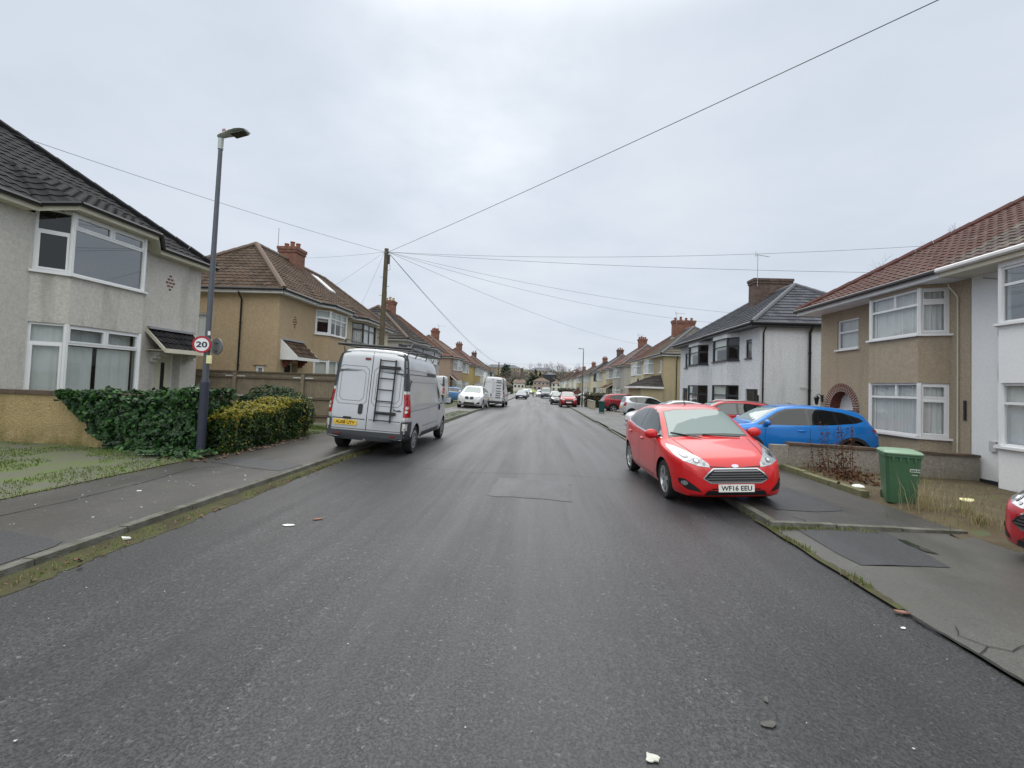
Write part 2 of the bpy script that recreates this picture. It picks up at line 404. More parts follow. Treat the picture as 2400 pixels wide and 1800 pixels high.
def chimney(par, x, y, z0, z1, wx, wy, bm_, potm, pots=4, pw=None, aerial=None, potaxis='x'):
    mb = MB(); mb.box(x - wx / 2, x + wx / 2, y - wy / 2, y + wy / 2, z0, z1 - .3)
    mb.box(x - wx / 2 - .045, x + wx / 2 + .045, y - wy / 2 - .045, y + wy / 2 + .045, z1 - .299, z1 - .15)
    mb.box(x - wx / 2 - .08, x + wx / 2 + .08, y - wy / 2 - .08, y + wy / 2 + .08, z1 - .149, z1)
    c = mb.build('chimney', bm_, par)
    for i in range(pots):
        t = (i + .5) / pots - .5; px, py = (x + t * wx, y) if potaxis == 'x' else (x, y + t * wy)
        p = MB(); h = .28 + .1 * ((i * 7) % 3 == 1)
        p.lathe([(.05, -.02), (.12, -.02), (.105, h - .06), (.125, h - .05), (.125, h), (.09, h), (.08, .05)], (px, py, z1), n=12); p.build('chimney_pot', potm, c, smooth=40)
    fl = MB(); fl.box(x - wx / 2 - .05, x + wx / 2 + .05, y - wy / 2 - .05, y + wy / 2 + .05, z0 + .0, z0 + .2); fl.build('lead_flashing', MATS['lead'], c)
    if aerial: aerial_mast(c, x + aerial[0], y + aerial[1], z1 - .5, aerial[2], aerial[3] if len(aerial) > 3 else True)
    return c
def aerial_mast(par, x, y, z0, h, yagi=True, rz=.4):
    a = MB(); a.tube([(x, y, z0), (x, y, z0 + h)], .018, 6)
    if yagi:
        z = z0 + h - .08; dx, dy = math.cos(rz), math.sin(rz); 
        a.tube([(x - dx * .15, y - dy * .15, z), (x + dx * .9, y + dy * .9, z)], .012, 5)
        for i in range(7):
            t = -.1 + i * .15; q = .17 - .008 * i
            a.tube([(x + dx * t - dy * q, y + dy * t + dx * q, z), (x + dx * t + dy * q, y + dy * t - dx * q, z)], .007, 4)
        a.tube([(x - dx * .15, y - dy * .15, z - .15), (x - dx * .15, y - dy * .15, z + .2)], .012, 4)
    a.build('tv_aerial', MATS['metal'], par)

def halfpipe(pts, r, mb, n=6):
    mb.tube(pts, r, n)

def house(name, label, side, Xf, Y0, Y1, base, eave, wm, rm, hip='near', depth=6.8, pitch=39., o=.28, fo=.3, bays=(), flat=(), sidew=(), fasc='white', gut='black', chim=None,
          group='two-storey semi-detached houses along the street', tk=None, lod=0, ridge=None, winm='upvc', nearwall=None, farwall=None, sidemat=None, gables=False):
    cat = 'house'
    root = thing(name, label, cat, (Xf + side * depth / 2, (Y0 + Y1) / 2, base), group)
    W = lambda u, v: (Xf + side * v, u)
    wl = MB(); tk = tk or {}; wmats = [MATS[wm], MATS[sidemat or wm]]
    zb = base - .5
    # front polyline
    pts = [(Y0, 0.)]; segs = []
    for b in sorted(bays, key=lambda q: q['b'][0]):
        b0, b1, b2, b3 = b['b']; p = b['p']
        pts += [(b0, 0.), (b1, -p), (b2, -p), (b3, 0.)]
    pts.append((Y1, 0.))
    todo = []
    for i in range(len(pts) - 1):
        A, B = pts[i], pts[i + 1]
        if abs(A[0] - B[0]) < 1e-4 and abs(A[1] - B[1]) < 1e-4: continue
        f = frame_on(W(*A), W(*B), -side, 0)
        isbay = None
        for b in bays:
            if b['b'][0] - 1e-4 <= A[0] and B[0] <= b['b'][3] + 1e-4: isbay = b
        holes = []
        if isbay:
            e = .012
            for q in ('up', 'lo'):
                if q in isbay:
                    z0, z1 = isbay[q]; holes.append((e, f.len - e, z0, z1)); todo.append(('bay', f, e, f.len - e, z0, z1, isbay, A[1] == B[1], q))
        else:
            for w in flat:
                if A[0] - 1e-4 <= w['u'][0] and w['u'][1] <= B[0] + 1e-4:
                    h = (w['u'][0] - A[0], w['u'][1] - A[0], w['z'][0], w['z'][1]); holes.append(h); todo.append((w.get('kind', 'win'), f, *h, w))
        zt = eave + (isbay.get('rise', 0) if isbay else 0)
        panel(wl, f, zb, zt, holes, depth=.3 if any(t[0] == 'door' and t[1] is f for t in todo) else .11)
    for b in bays:
        for q in ('up', 'lo'):
            if q in b:
                for k in (1, 2):
                    cp_ = MB(); x_, y_ = W(b['b'][k], -b['p'] + .045); cp_.tube([(x_, y_ + (.02 if k == 1 else -.02), b[q][0] + .001), (x_, y_ + (.02 if k == 1 else -.02), b[q][1] - .001)], .052, 8); cp_.build('corner_post', MATS[b.get('wm', winm)], root)
    # side and back walls
    fn = frame_on(W(Y0, 0), W(Y0, depth), 0, -1); ff = frame_on(W(Y1, 0), W(Y1, depth), 0, 1)
    hn = []
    for w in sidew:
        h = (w['u'][0], w['u'][1], w['z'][0], w['z'][1]); hn.append(h); todo.append(('win', fn, *h, w))
    panel(wl, fn, zb, eave, hn, m=1); panel(wl, ff, zb, eave, [], m=1); panel(wl, frame_on(W(Y0, depth), W(Y1, depth), side, 0), zb, eave, [])
    wall = wl.build('wall', wmats, root)
    xa, xb = sorted((Xf + side * .02, Xf + side * (depth - .02))); lf_ = MB()
    for zc in (eave - .05, base + 2.62): lf_.box(xa, xb, Y0 + .02, Y1 - .02, zc, zc + .04)
    lf_.build('upper_floors', MATS['voiddark'], root)
    fm = MATS[winm]
    for t in todo:
        if t[0] == 'bay':
            _, f, a0, a1, z0, z1, b, front, q = t; st = dict(b.get('front' if front else 'angle', {})); st.update(b.get(q + ('_front' if front else '_angle'), {}))
            st.setdefault('lod', lod); m_ = MATS[b.get('wm', winm)]; window(root, f, a0, a1, z0, z1, m_, **st)
        elif t[0] == 'win':
            _, f, a0, a1, z0, z1, w = t; st = dict(w.get('st', {})); st.setdefault('lod', lod); window(root, f, a0, a1, z0, z1, MATS[w.get('wm', winm)], **st)
        elif t[0] == 'door':
            _, f, a0, a1, z0, z1, w = t; door(root, f, a0, a1, z0, z1, MATS[w.get('dm', 'upvc')], MATS[w.get('wm', winm)], w.get('glazed', 'strip'), w.get('inset', .25), w.get('side'))
        elif t[0] == 'hole': pass
    # roof
    ez = eave + .15; tn = math.tan(R(pitch)); run = depth / 2 + fo; zr = ez + run * tn; S = run / math.cos(R(pitch)); cz = math.cos(R(pitch)); sz = math.sin(R(pitch))
    rf = MB(); at = []
    un = Y0 - (o if hip in ('near', 'both') or gables else 0); uf = Y1 + (o if hip in ('far', 'both') or gables else 0)
    r0 = un + (run if hip in ('near', 'both') else 0); r1 = uf - (run if hip in ('far', 'both') else 0)
    if r0 > r1: r0 = r1 = (r0 + r1) / 2
    O = Vector((*W(un, -fo), ez)); U = Vector((0, 1, 0)); V = Vector((side * cz, 0, sz))
    tiled(rf, at, O, U, V, [(0, 0), (uf - un, 0), (r1 - un, S), (r0 - un, S)], **tk)
    ob_ = [Vector((*W(un, depth + fo), ez)), Vector((*W(uf, depth + fo), ez)), Vector((*W(r1, depth / 2), zr)), Vector((*W(r0, depth / 2), zr))]
    rf.face(ob_); at.append(.5)
    lines = [[(*W(r0, depth / 2), zr + .02), (*W(r1, depth / 2), zr + .02)]]
    for h, u_, sgn, rr in (('near', un, 1, r0), ('far', uf, -1, r1)):
        if hip in (h, 'both'):
            Ls = depth + 2 * fo; hs = math.hypot(rr - u_, zr - ez) ; dv = Vector((0, sgn * abs(rr - u_), zr - ez)).normalized()
            tiled(rf, at, (*W(u_, -fo), ez), (side, 0, 0), dv, [(0, 0), (Ls, 0), (Ls / 2, hs)], **tk)
            for v_ in (-fo, depth + fo): lines.append([(*W(u_, v_), ez + .03), (*W(rr, depth / 2), zr + .03)])
        elif gables or h == (hip if hip != 'both' else ''):
            pass
        if hip not in (h, 'both'):   # gable / party triangle
            gb = MB(); yy = Y0 if h == 'near' else Y1
            wl2 = MB(); wl2.face([(*W(yy, 0), eave), (*W(yy, depth), eave), (*W(yy, depth), ez + fo * tn), (*W(yy, depth / 2), zr - .03), (*W(yy, 0), ez + fo * tn)]); wl2.build('gable_wall', MATS[sidemat or wm], root)
    # bay roofs that follow the bay outline
    for b in bays:
        if b.get('follow'):
            b0, b1, b2, b3 = b['b']; p = b['p']; q = .25; e0 = ez + b.get('rise', 0); vb = -p - q; vt = 1.3; zt = ez + (vt + fo) * tn
            f1, f2 = b1 - .14, b2 + .14; A, B = Vector((*W(f1, vb), e0)), Vector((*W(f2, vb), e0)); dV = Vector((side * (vt - vb), 0, zt - e0)); s_ = dV.length
            tiled(rf, at, A, U, dV, [(0, 0), (f2 - f1, 0), (f2 - f1, s_), (0, s_)], **tk)
            for (ue, uf_) in ((f1, b0 - .25), (f2, b3 + .25)):
                P0, P1, P2 = Vector((*W(ue, vb), e0)), Vector((*W(uf_, -fo + .05), ez + .02)), Vector((*W(ue, vt), zt))
                uu = (P0 - P1); lu = uu.length; uu.normalize(); w_ = P2 - P1; ku = w_.dot(uu); vv = w_ - uu * ku; lv = vv.length; tiled(rf, at, P1, uu, vv.normalized(), [(0, 0), (lu, 0), (ku, lv)], **tk)
                rf.face([P1, Vector((*W(uf_, vt * .6), ez + (vt * .6 + fo) * tn + .01)), P2]); at.append(.5)
    roof = rf.build('roof', MATS[rm], root, attr=at)
    rt = MB()
    for a, b in lines:
        a, b = Vector(a), Vector(b); k = max(1, int((b - a).length / .45)); 
        for i in range(k):
            p, q = a.lerp(b, i / k), a.lerp(b, (i + .985) / k); rt.tube([p, q], [.105, .12], 7)
    rt.build('ridge_tiles', MATS[ridge or rm], roof)
    # fascia, soffit, gutter
    fs = MB(); gt = MB(); path = [(un, -fo, 0)]
    for b in sorted(bays, key=lambda q: q['b'][0]):
        if b.get('follow'):
            b0, b1, b2, b3 = b['b']; p = b['p']; q = .22; e_ = b.get('rise', 0)
            path += [(b0 - .2, -fo, 0), (b1 - .12, -p - q, e_), (b2 + .12, -p - q, e_), (b3 + .2, -fo, 0)]
    path.append((uf, -fo, 0))
    if hip in ('near', 'both'): path = [(un, depth + fo, 0)] + path
    if hip in ('far', 'both'): path = path + [(uf, depth + fo, 0)]
    ctr = W((un + uf) / 2, depth / 2)
    def inn(P): return (min(max(P[0], Y0 + .02), Y1), min(max(P[1] + (.6 if P[1] < 0 else 0), 0.05), depth))
    for A, B in zip(path, path[1:]):
        wa, wb = W(*A[:2]), W(*B[:2]); mx = ((wa[0] + wb[0]) / 2, (wa[1] + wb[1]) / 2)
        f = frame_on(wa, wb, mx[0] - ctr[0] if abs(A[1] - B[1]) > 4 or A[1] == B[1] else -side, mx[1] - ctr[1] if abs(A[1] - B[1]) > 4 else 0)
        za, zb_ = A[2], B[2]; l = f.len
        fs.hexa([f.p(0, -.02, eave - .02 + za), f.p(l, -.02, eave - .02 + zb_), f.p(l, 0, eave - .02 + zb_), f.p(0, 0, eave - .02 + za), f.p(0, -.02, ez + .01 + za), f.p(l, -.02, ez + .01 + zb_), f.p(l, 0, ez + .01 + zb_), f.p(0, 0, ez + .01 + za)])
        halfpipe([f.p(-.02, .06, ez - .02 + za), f.p(l + .02, .06, ez - .02 + zb_)], .058, gt, 7)
        fs.face([(*wa, eave - .012 + za), (*wb, eave - .012 + zb_), (*W(*inn(B)), eave - .012 + zb_), (*W(*inn(A)), eave - .012 + za)])
    fs.build('fascia', MATS[fasc], root); gt.build('gutter', MATS[gut], root)
    if chim:
        for c in (chim if isinstance(chim, list) else [chim]):
            chimney(root, Xf + side * (depth / 2 + c.get('dv', 0)), c['y'], zr - c.get('sink', .8), zr + c.get('h', 1.0), c.get('wx', .95), c.get('wy', .62), MATS[c.get('m', 'brick')], MATS[c.get('pm', 'terracotta')], c.get('pots', 4), aerial=c.get('aerial'), potaxis=c.get('axis', 'x'))
    root['_zr'] = zr; del root['_zr']
    return root, W

def downpipe(root, W, u, v, z0, z1, out=(0, -1), mat='black', r=.034, name='downpipe', brackets=True):
    x, y = W(u, v); x += out[0] * (r + .02); y += out[1] * (r + .02)
    p = MB(); p.tube([(x + out[0] * .22, y + out[1] * .22, z1), (x + out[0] * .2, y + out[1] * .2, z1 - .06), (x, y, z1 - .3), (x, y, z0)], r, 8)
    if brackets:
        z = z0 + .4
        while z < z1 - .4: p.tube([(x, y, z), (x, y, z + .05)], r * 1.35, 8); z += 1.7
    return p.build(name, MATS[mat], root, smooth=40)

def brick_diamond(root, f, s, z, m, bw=.085, bh=.05):
    mb = MB(); k = 0
    for i, c in enumerate((1, 2, 3, 2, 1)):
        for j in range(c):
            a = s + (j - (c - 1) / 2) * bw * 1.5; zz = z + (2 - i) * bh * 2.1
            f.box(mb, a - bw / 2, a + bw / 2, -.01, .012, zz - bh / 2, zz + bh / 2)
    return mb.build('brick_diamond', MATS[m], root)

def canopy(root, side, W, u0, u1, proj, z0, z1, tm, fm, cheeks=False, brackets=None, v0=0.):
    """lean-to tiled canopy over a front door"""
    mb = MB(); at = []; A = Vector((*W(u0, v0 - proj), z0)); dV = Vector((side * proj, 0, z1 - z0)); s_ = dV.length
    tiled(mb, at, A, (0, 1, 0), dV, [(0, 0), (u1 - u0, 0), (u1 - u0, s_), (0, s_)], tw=.2, th=.26, roll=.03, step=.03, n=6)
    c = mb.build('door_canopy', MATS[tm], root, attr=at)
    b = MB()
    xa, xb = W(0, v0)[0], W(0, v0 - proj - .02)[0]
    b.box(min(xb, xb - side * .03), max(xb, xb - side * .03), u0 - .03, u1 + .03, z0 - .11, z0 + .015)
    b.box(min(xa, xb) + .01, max(xa, xb) - .01, u0, u1, z0 - .05, z0 - .03)
    for u in (u0, u1):
        uu = u - .035 if u == u0 else u + .01
        pr = [(xa, z0 - .1), (xb, z0 - .1), (xb, z0 + .02), (xa, z1 + .03)]
        if not cheeks: pr = [(xa, z1 - .1), (xb, z0 - .1), (xb, z0 + .02), (xa, z1 + .03)]
        b.hexa([(x, uu, z) for x, z in pr] + [(x, uu + .028, z) for x, z in pr])
    b.build('canopy_boards', MATS[fm], c)
    l = MB(); l.box(min(xa, xa - side * .12), max(xa, xa - side * .12), u0, u1, z1 - .01, z1 + .06); l.build('lead_flashing', MATS['lead'], c)
    if brackets:
        for u in (u0 + .25, u1 - .25):
            k = MB()
            for i in range(3):
                x1 = xa - side * (.12 + .1 * (2 - i)); k.box(min(xa, x1), max(xa, x1), u - .09, u + .09, z0 - .185 - .1 * i, z0 - .08 - .1 * i)
            k.build('corbel', MATS[brackets], c)
    return c
# ------------------------------------------------------------------ vehicle kit  (local axes: nose +Y, right +X, origin on the ground between the axles)
def pchip(pts, x):
    n = len(pts)
    if x <= pts[0][0]: return pts[0][1]
    if x >= pts[-1][0]: return pts[-1][1]
    d = [(pts[i + 1][1] - pts[i][1]) / (pts[i + 1][0] - pts[i][0]) for i in range(n - 1)]
    def slope(i):
        if i == 0: return d[0]
        if i == n - 1: return d[-1]
        return 0 if d[i - 1] * d[i] <= 0 else 2 * d[i - 1] * d[i] / (d[i - 1] + d[i])
    for i in range(n - 1):
        if x <= pts[i + 1][0]:
            h = pts[i + 1][0] - pts[i][0]; t = (x - pts[i][0]) / h
            return (2 * t ** 3 - 3 * t * t + 1) * pts[i][1] + (t ** 3 - 2 * t * t + t) * h * slope(i) + (-2 * t ** 3 + 3 * t * t) * pts[i + 1][1] + (t ** 3 - t * t) * h * slope(i + 1)
def bspl(cp, n):
    cp = [cp[0]] * 2 + cp + [cp[-1]] * 2; out = []; m = len(cp) - 3
    for k in range(n):
        u = k / (n - 1) * m; i = min(int(u), m - 1); t = u - i
        b = ((1 - t) ** 3 / 6, (3 * t ** 3 - 6 * t * t + 4) / 6, (-3 * t ** 3 + 3 * t * t + 3 * t + 1) / 6, t ** 3 / 6)
        out.append((sum(b[j] * cp[i + j][0] for j in range(4)), sum(b[j] * cp[i + j][1] for j in range(4))))
    return out
BOT = [(0, .37), (.015, .26), (.06, .19), (.12, .17), (.88, .19), (.95, .25), (.985, .30), (1, .40)]
WID = [(0, .60), (.010, .73), (.035, .86), (.08, .945), (.16, .99), (.24, 1.), (.8, 1.), (.9, .965), (.96, .89), (.988, .80), (1, .68)]

class Car:
    def __init__(s, sp, name, label, group=None, cat='car'):
        s.sp = sp; s.L = sp['L']; s.W = sp['W'] / 2; s.root = thing(name, label, cat, (0, 0, 0), group)
        s.yn = sp['wb'] / 2 + sp['fo']; s.body()
    def Y(s, t): return s.yn - t * s.L
    def body(s):
        sp = s.sp; top, belt = sp['top'], sp['belt']; bot = sp.get('bot', BOT); wid = sp.get('wid', WID); wr = sp['wr']; tum = sp.get('tum', .97)
        ts = sorted({p[0] for q in (top, belt, bot, wid, wr) for p in q}); full = []
        for a, b in zip(ts, ts[1:]):
            k = max(1, int((b - a) * s.L / sp.get('ds', .09))); full += [lerp(a, b, i / k) for i in range(k)]
        full.append(ts[-1]); nh = 26; rings = []
        for t in full:
            zt, zs, zb, w, r = pchip(top, t), pchip(belt, t), pchip(bot, t), pchip(wid, t) * s.W, pchip(wr, t) * s.W
            zs = min(zs, zt - .015); h = zs - zb; k = zt - zs; r = min(r, w * .98)
            sk = sp.get('crease', .0)
            cp = [(0, zb), (.55 * w, zb), (.93 * w, zb + .01), (.985 * w, zb + .12 * h), (1.0 * w, zb + .38 * h), (1.0 * w, zb + .66 * h), (tum * w + sk, zb + .86 * h), (tum * w, zs - .01), (tum * w - .012, zs + .005),
                  (lerp(tum * w - .02, r, .35), zs + .34 * k), (lerp(tum * w - .02, r, .80), zs + .75 * k), (r + .02, zt - .16 * k - .004), (r - .03, zt - .05 * k), (r * .78, zt - .015 * k), (r * .4, zt), (0, zt)]
            half = bspl(cp, nh); y = s.Y(t)
            rings.append([(x, y, z) for x, z in half] + [(-x, y, z) for x, z in half[-2:0:-1]])
        vs = [p for r_ in rings for p in r_]; n = len(rings[0]); fs = []
        for i in range(len(rings) - 1):
            for k in range(n): fs.append((i * n + k, i * n + (k + 1) % n, (i + 1) * n + (k + 1) % n, (i + 1) * n + k))
        for i, rev in ((0, False), (len(rings) - 1, True)):
            c = len(vs); q = rings[i]; vs.append((0, q[0][1], (min(p[2] for p in q) + max(p[2] for p in q)) / 2))
            for k in range(n): fs.append((c, i * n + k, i * n + (k + 1) % n))
        me = bpy.data.meshes.new('body'); me.from_pydata(vs, [], fs); me.materials.append(sp['paint']); me.materials.append(MATS['liner'])
        finish(me, 45)
        bm = bmesh.new(); bm.from_mesh(me); bmesh.ops.triangulate(bm, faces=bm.faces[:]); s.bvh = BVHTree.FromBMesh(bm); bm.free()
        ob = bpy.data.objects.new('body', me); COL.objects.link(ob); ob.parent = s.root
        # wheel wells
        r = sp['r']; cut = MB()
        for y in (sp['wb'] / 2, -sp['wb'] / 2):
            for sg in (1, -1):
                R_ = r + sp.get('gap', .05); x0, x1 = s.W - .30, s.W + .15; b = len(cut.v); n_ = 28
                for x in (x0, x1):
                    for k in range(n_): a = 2 * math.pi * k / n_; cut.v.append((sg * x, y + R_ * math.cos(a), r + R_ * math.sin(a)))
                for k in range(n_): cut.f.append((b + k, b + (k + 1) % n_, b + n_ + (k + 1) % n_, b + n_ + k)); cut.m.append(1)
                cut.f.append(tuple(b + k for k in range(n_))); cut.f.append(tuple(b + n_ + k for k in range(n_))); cut.m += [1, 1]
        co = cut.build('wheel_cutter', [sp['paint'], MATS['liner']])
        md = ob.modifiers.new('wells', 'BOOLEAN'); md.operation = 'DIFFERENCE'; md.object = co; md.solver = 'EXACT'
        dg = bpy.context.evaluated_depsgraph_get(); dg.update()
        nm = bpy.data.meshes.new_from_object(ob.evaluated_get(dg)); ob.modifiers.clear(); ob.data = nm; nm.name = 'body'
        nm.polygons.foreach_set('use_smooth', [True] * len(nm.polygons)); nm.set_sharp_from_angle(angle=R(40))
        bpy.data.objects.remove(co); s.bodyob = ob
    def cast(s, axis, a, b, sg=1):
        if axis == 'x': o, d = Vector((3 * sg, a, b)), Vector((-sg, 0, 0))
        elif axis == 'front': o, d = Vector((a, 8, b)), Vector((0, -1, 0))
        elif axis == 'rear': o, d = Vector((a, -8, b)), Vector((0, 1, 0))
        else: o, d = Vector((a, b, 5)), Vector((0, 0, -1))
        h = s.bvh.ray_cast(o, d)
        if h[0] is None:
            h = s.bvh.find_nearest(o + d * (3 - s.W) if axis == 'x' else o + d * (8 - s.L / 2))
        n = h[1]
        if n.dot(d) > 0: n = -n
        return h[0], n
    def patch(s, mb, axis, poly, off=.004, res=.07, sg=1, m=0):
        bm = bmesh.new(); f = bm.faces.new([bm.verts.new((p[0], p[1], 0)) for p in poly]); bmesh.ops.triangulate(bm, faces=[f])
        for ax in (0, 1):
            lo, hi = min(p[ax] for p in poly), max(p[ax] for p in poly); k = int((hi - lo) / res)
            for i in range(1, k + 1):
                c = [0, 0, 0]; c[ax] = lo + (hi - lo) * i / (k + 1); nn = [0, 0, 0]; nn[ax] = 1
                bmesh.ops.bisect_plane(bm, geom=bm.verts[:] + bm.edges[:] + bm.faces[:], dist=1e-6, plane_co=c, plane_no=nn)
        bm.verts.index_update(); vs = []
        for v in bm.verts:
            p, n = s.cast(axis, v.co.x, v.co.y, sg); vs.append(p + n * off)
        mb.raw(vs, [tuple(v.index for v in f.verts) for f in bm.faces], m); bm.free()
    def T(s, poly): return [(s.Y(t), z) for t, z in poly]
    def sidepart(s, name, mat, polys, off=.004, tz=True, res=.07, both=True):
        for sg in ((1, -1) if both else (1,)):
            mb = MB()
            for p in polys: s.patch(mb, 'x', s.T(p) if tz else p, off, res, sg)
            mb.build(name, mat, s.root, smooth=50)
    def facepart(s, name, mat, axis, polys, off=.004, mirror=False, res=.06, parent=None):
        for sg in ((1, -1) if mirror else (1,)):
            mb = MB()
            for p in polys: s.patch(mb, axis, [(sg * x, z) for x, z in p], off, res)
            o = mb.build(name, mat, parent or s.root, smooth=50)
        return o
    def seam(s, axis, pts, w=.009, off=.0025, mb=None, sg=1, closed=False):
        if closed: pts = pts + pts[:1]
        for (a, b), (c, d) in zip(pts, pts[1:]):
            l = math.hypot(c - a, d - b)
            if l < 1e-5: continue
            nx, ny = -(d - b) / l * w / 2, (c - a) / l * w / 2
            s.patch(mb, axis, [(a + nx, b + ny), (c + nx, d + ny), (c - nx, d - ny), (a - nx, b - ny)], off, .08, sg)
    def wheels(s, style='alloy', rimm='alloy', spokes=5, lod=0):
        sp = s.sp; r = sp['r']; w = sp.get('tw', .2)
        key = (round(r, 3), round(w, 3), style, rimm, spokes)
        if key not in WHEELS: WHEELS[key] = wheel_mesh(*key)
        for y in (sp['wb'] / 2, -sp['wb'] / 2):
            for sg in (1, -1):
                t = bpy.data.objects.new('wheel', WHEELS[key][0]); COL.objects.link(t); t.parent = s.root
                t.location = (sg * (s.W - w / 2 - .025), y, r); t.rotation_euler = (R(17 * (y > 0)), 0, 0 if sg > 0 else math.pi)
                q = bpy.data.objects.new('rim', WHEELS[key][1]); COL.objects.link(q); q.parent = t
    def mirrors(s, t, z, mat, sz=1., out=.06):
        for sg in (1, -1):
            y = s.Y(t); p, n = s.cast('x', y, z, sg); mb = MB(); mb.ellip((p.x + sg * (.10 * sz + out * .3), y - .0, z + .03), .115 * sz, .062 * sz, .082 * sz, 14, 10, 0)
            mb.tube([(p.x - sg * .01, y, z - .03), (p.x + sg * .09, y - .01, z - .01)], .028 * sz, 8, 1)
            mb.box(p.x + sg * (.10 * sz) - .075 * sz, p.x + sg * (.10 * sz) + .09 * sz, y - .064 * sz, y - .045 * sz, z - .03 * sz, z + .085 * sz, 2)
            mb.build('door_mirror', [mat, MATS['blackplastic'], MATS['chrome']], s.root, smooth=50)
    def plate(s, text, y, z, front=True, x=0, mat='platewhite', tilt=0., h=.111, w=.52, lod=0):
        mb = MB(); yy = y if front else -y
        M = Matrix.Translation((x, yy, z)) @ Matrix.Rotation(0 if not front else math.pi, 4, 'Z') @ Matrix.Rotation(R(90 - tilt), 4, 'X')
        vs = [M @ Vector(q) for q in [(-w / 2, -h / 2, -.01), (w / 2, -h / 2, -.01), (w / 2, h / 2, -.01), (-w / 2, h / 2, -.01), (-w / 2, -h / 2, .003), (w / 2, -h / 2, .003), (w / 2, h / 2, .003), (-w / 2, h / 2, .003)]]
        mb.hexa(vs); o = mb.build('number_plate', MATS[mat], s.root)
        if text: textmesh('plate_lettering', text, .1, MATS['plateblack'], o, M @ Matrix.Translation((0, 0, .004)), .001, w * .86, h * .66)
        return o
    def place(s, x, y, heading, z=None, tilt=0.):
        s.root.location = (x, y, G(x, y) if z is None else z); s.root.rotation_euler = (0, R(tilt), R(heading) - math.pi / 2); return s.root
WHEELS = {}
def wheel_mesh(r, w, style, rimm, spokes):
    t = MB(); rr = r * .70 if style != 'steel' else r * .66; h = w / 2
    t.lathe([(rr, -h * .9), (r * .93, -h), (r * .985, -h * .8), (r, -h * .5), (r, h * .5), (r * .985, h * .8), (r * .93, h), (rr, h * .9), (rr * .97, h * .55), (rr * .97, -h * .5)], axis='x', n=32)
    to = t.build('wheel', MATS['tyre'], None, smooth=45); tm = to.data; bpy.data.objects.remove(to)
    q = MB(); q.lathe([(rr * 1.01, h * .93), (rr * .95, h * .9), (rr * .90, h * .5), (rr * .88, -h * .2)], axis='x', n=32, m=0)
    q.lathe([(rr * .9, h * .05), (.001, h * .05)], axis='x', n=24, m=1)
    q.lathe([(.001, h * .75), (rr * .17, h * .74), (rr * .2, h * .55), (rr * .2, h * .1)], axis='x', n=16, m=0)
    if style == 'steel':   # plastic wheel trim
        q.lathe([(rr * .97, h * .9), (rr * .75, h * .98), (rr * .3, h * .9), (.001, h * .92)], axis='x', n=32, m=0)
        for k in range(10):
            a = 2 * math.pi * k / 10
            q.box(h * .9, h * 1.0, rr * .62 * math.cos(a) - .02, rr * .62 * math.cos(a) + .02, rr * .62 * math.sin(a) - .025, rr * .62 * math.sin(a) + .025, 1)
    else:
        ns = spokes * (2 if style == 'double' else 1)
        for k in range(ns):
            a = 2 * math.pi * (k // 2 if style == 'double' else k) / spokes + ((.13 if k % 2 else -.13) if style == 'double' else 0)
            wa, wo = (rr * .07, rr * .075) if style == 'double' else ((rr * .17, rr * .12) if style == 'alloy' else (rr * .05, rr * .2))
            c, s_ = math.cos(a), math.sin(a)
            def P(rad, tq, x): return (x, rad * c - tq * s_, rad * s_ + tq * c)
            q.hexa([P(rr * .15, -wa, h * .5), P(rr * .95, -wo, h * .66), P(rr * .95, wo, h * .66), P(rr * .15, wa, h * .5), P(rr * .15, -wa, h * .74), P(rr * .95, -wo * .9, h * .86), P(rr * .95, wo * .9, h * .86), P(rr * .15, wa, h * .74)], 0)
    qo = q.build('rim', [MATS[rimm], MATS['liner']], None, smooth=35); qm = qo.data; bpy.data.objects.remove(qo)
    return tm, qm
def WR(tc, tt, tr, roof=.66, hood=.80): return [(0, .48), (.05, .66), (.12, .76), (tc - .02, hood), (tt, roof), (.72, roof * .98), (tr, roof), (.97, .66), (1, .55)]

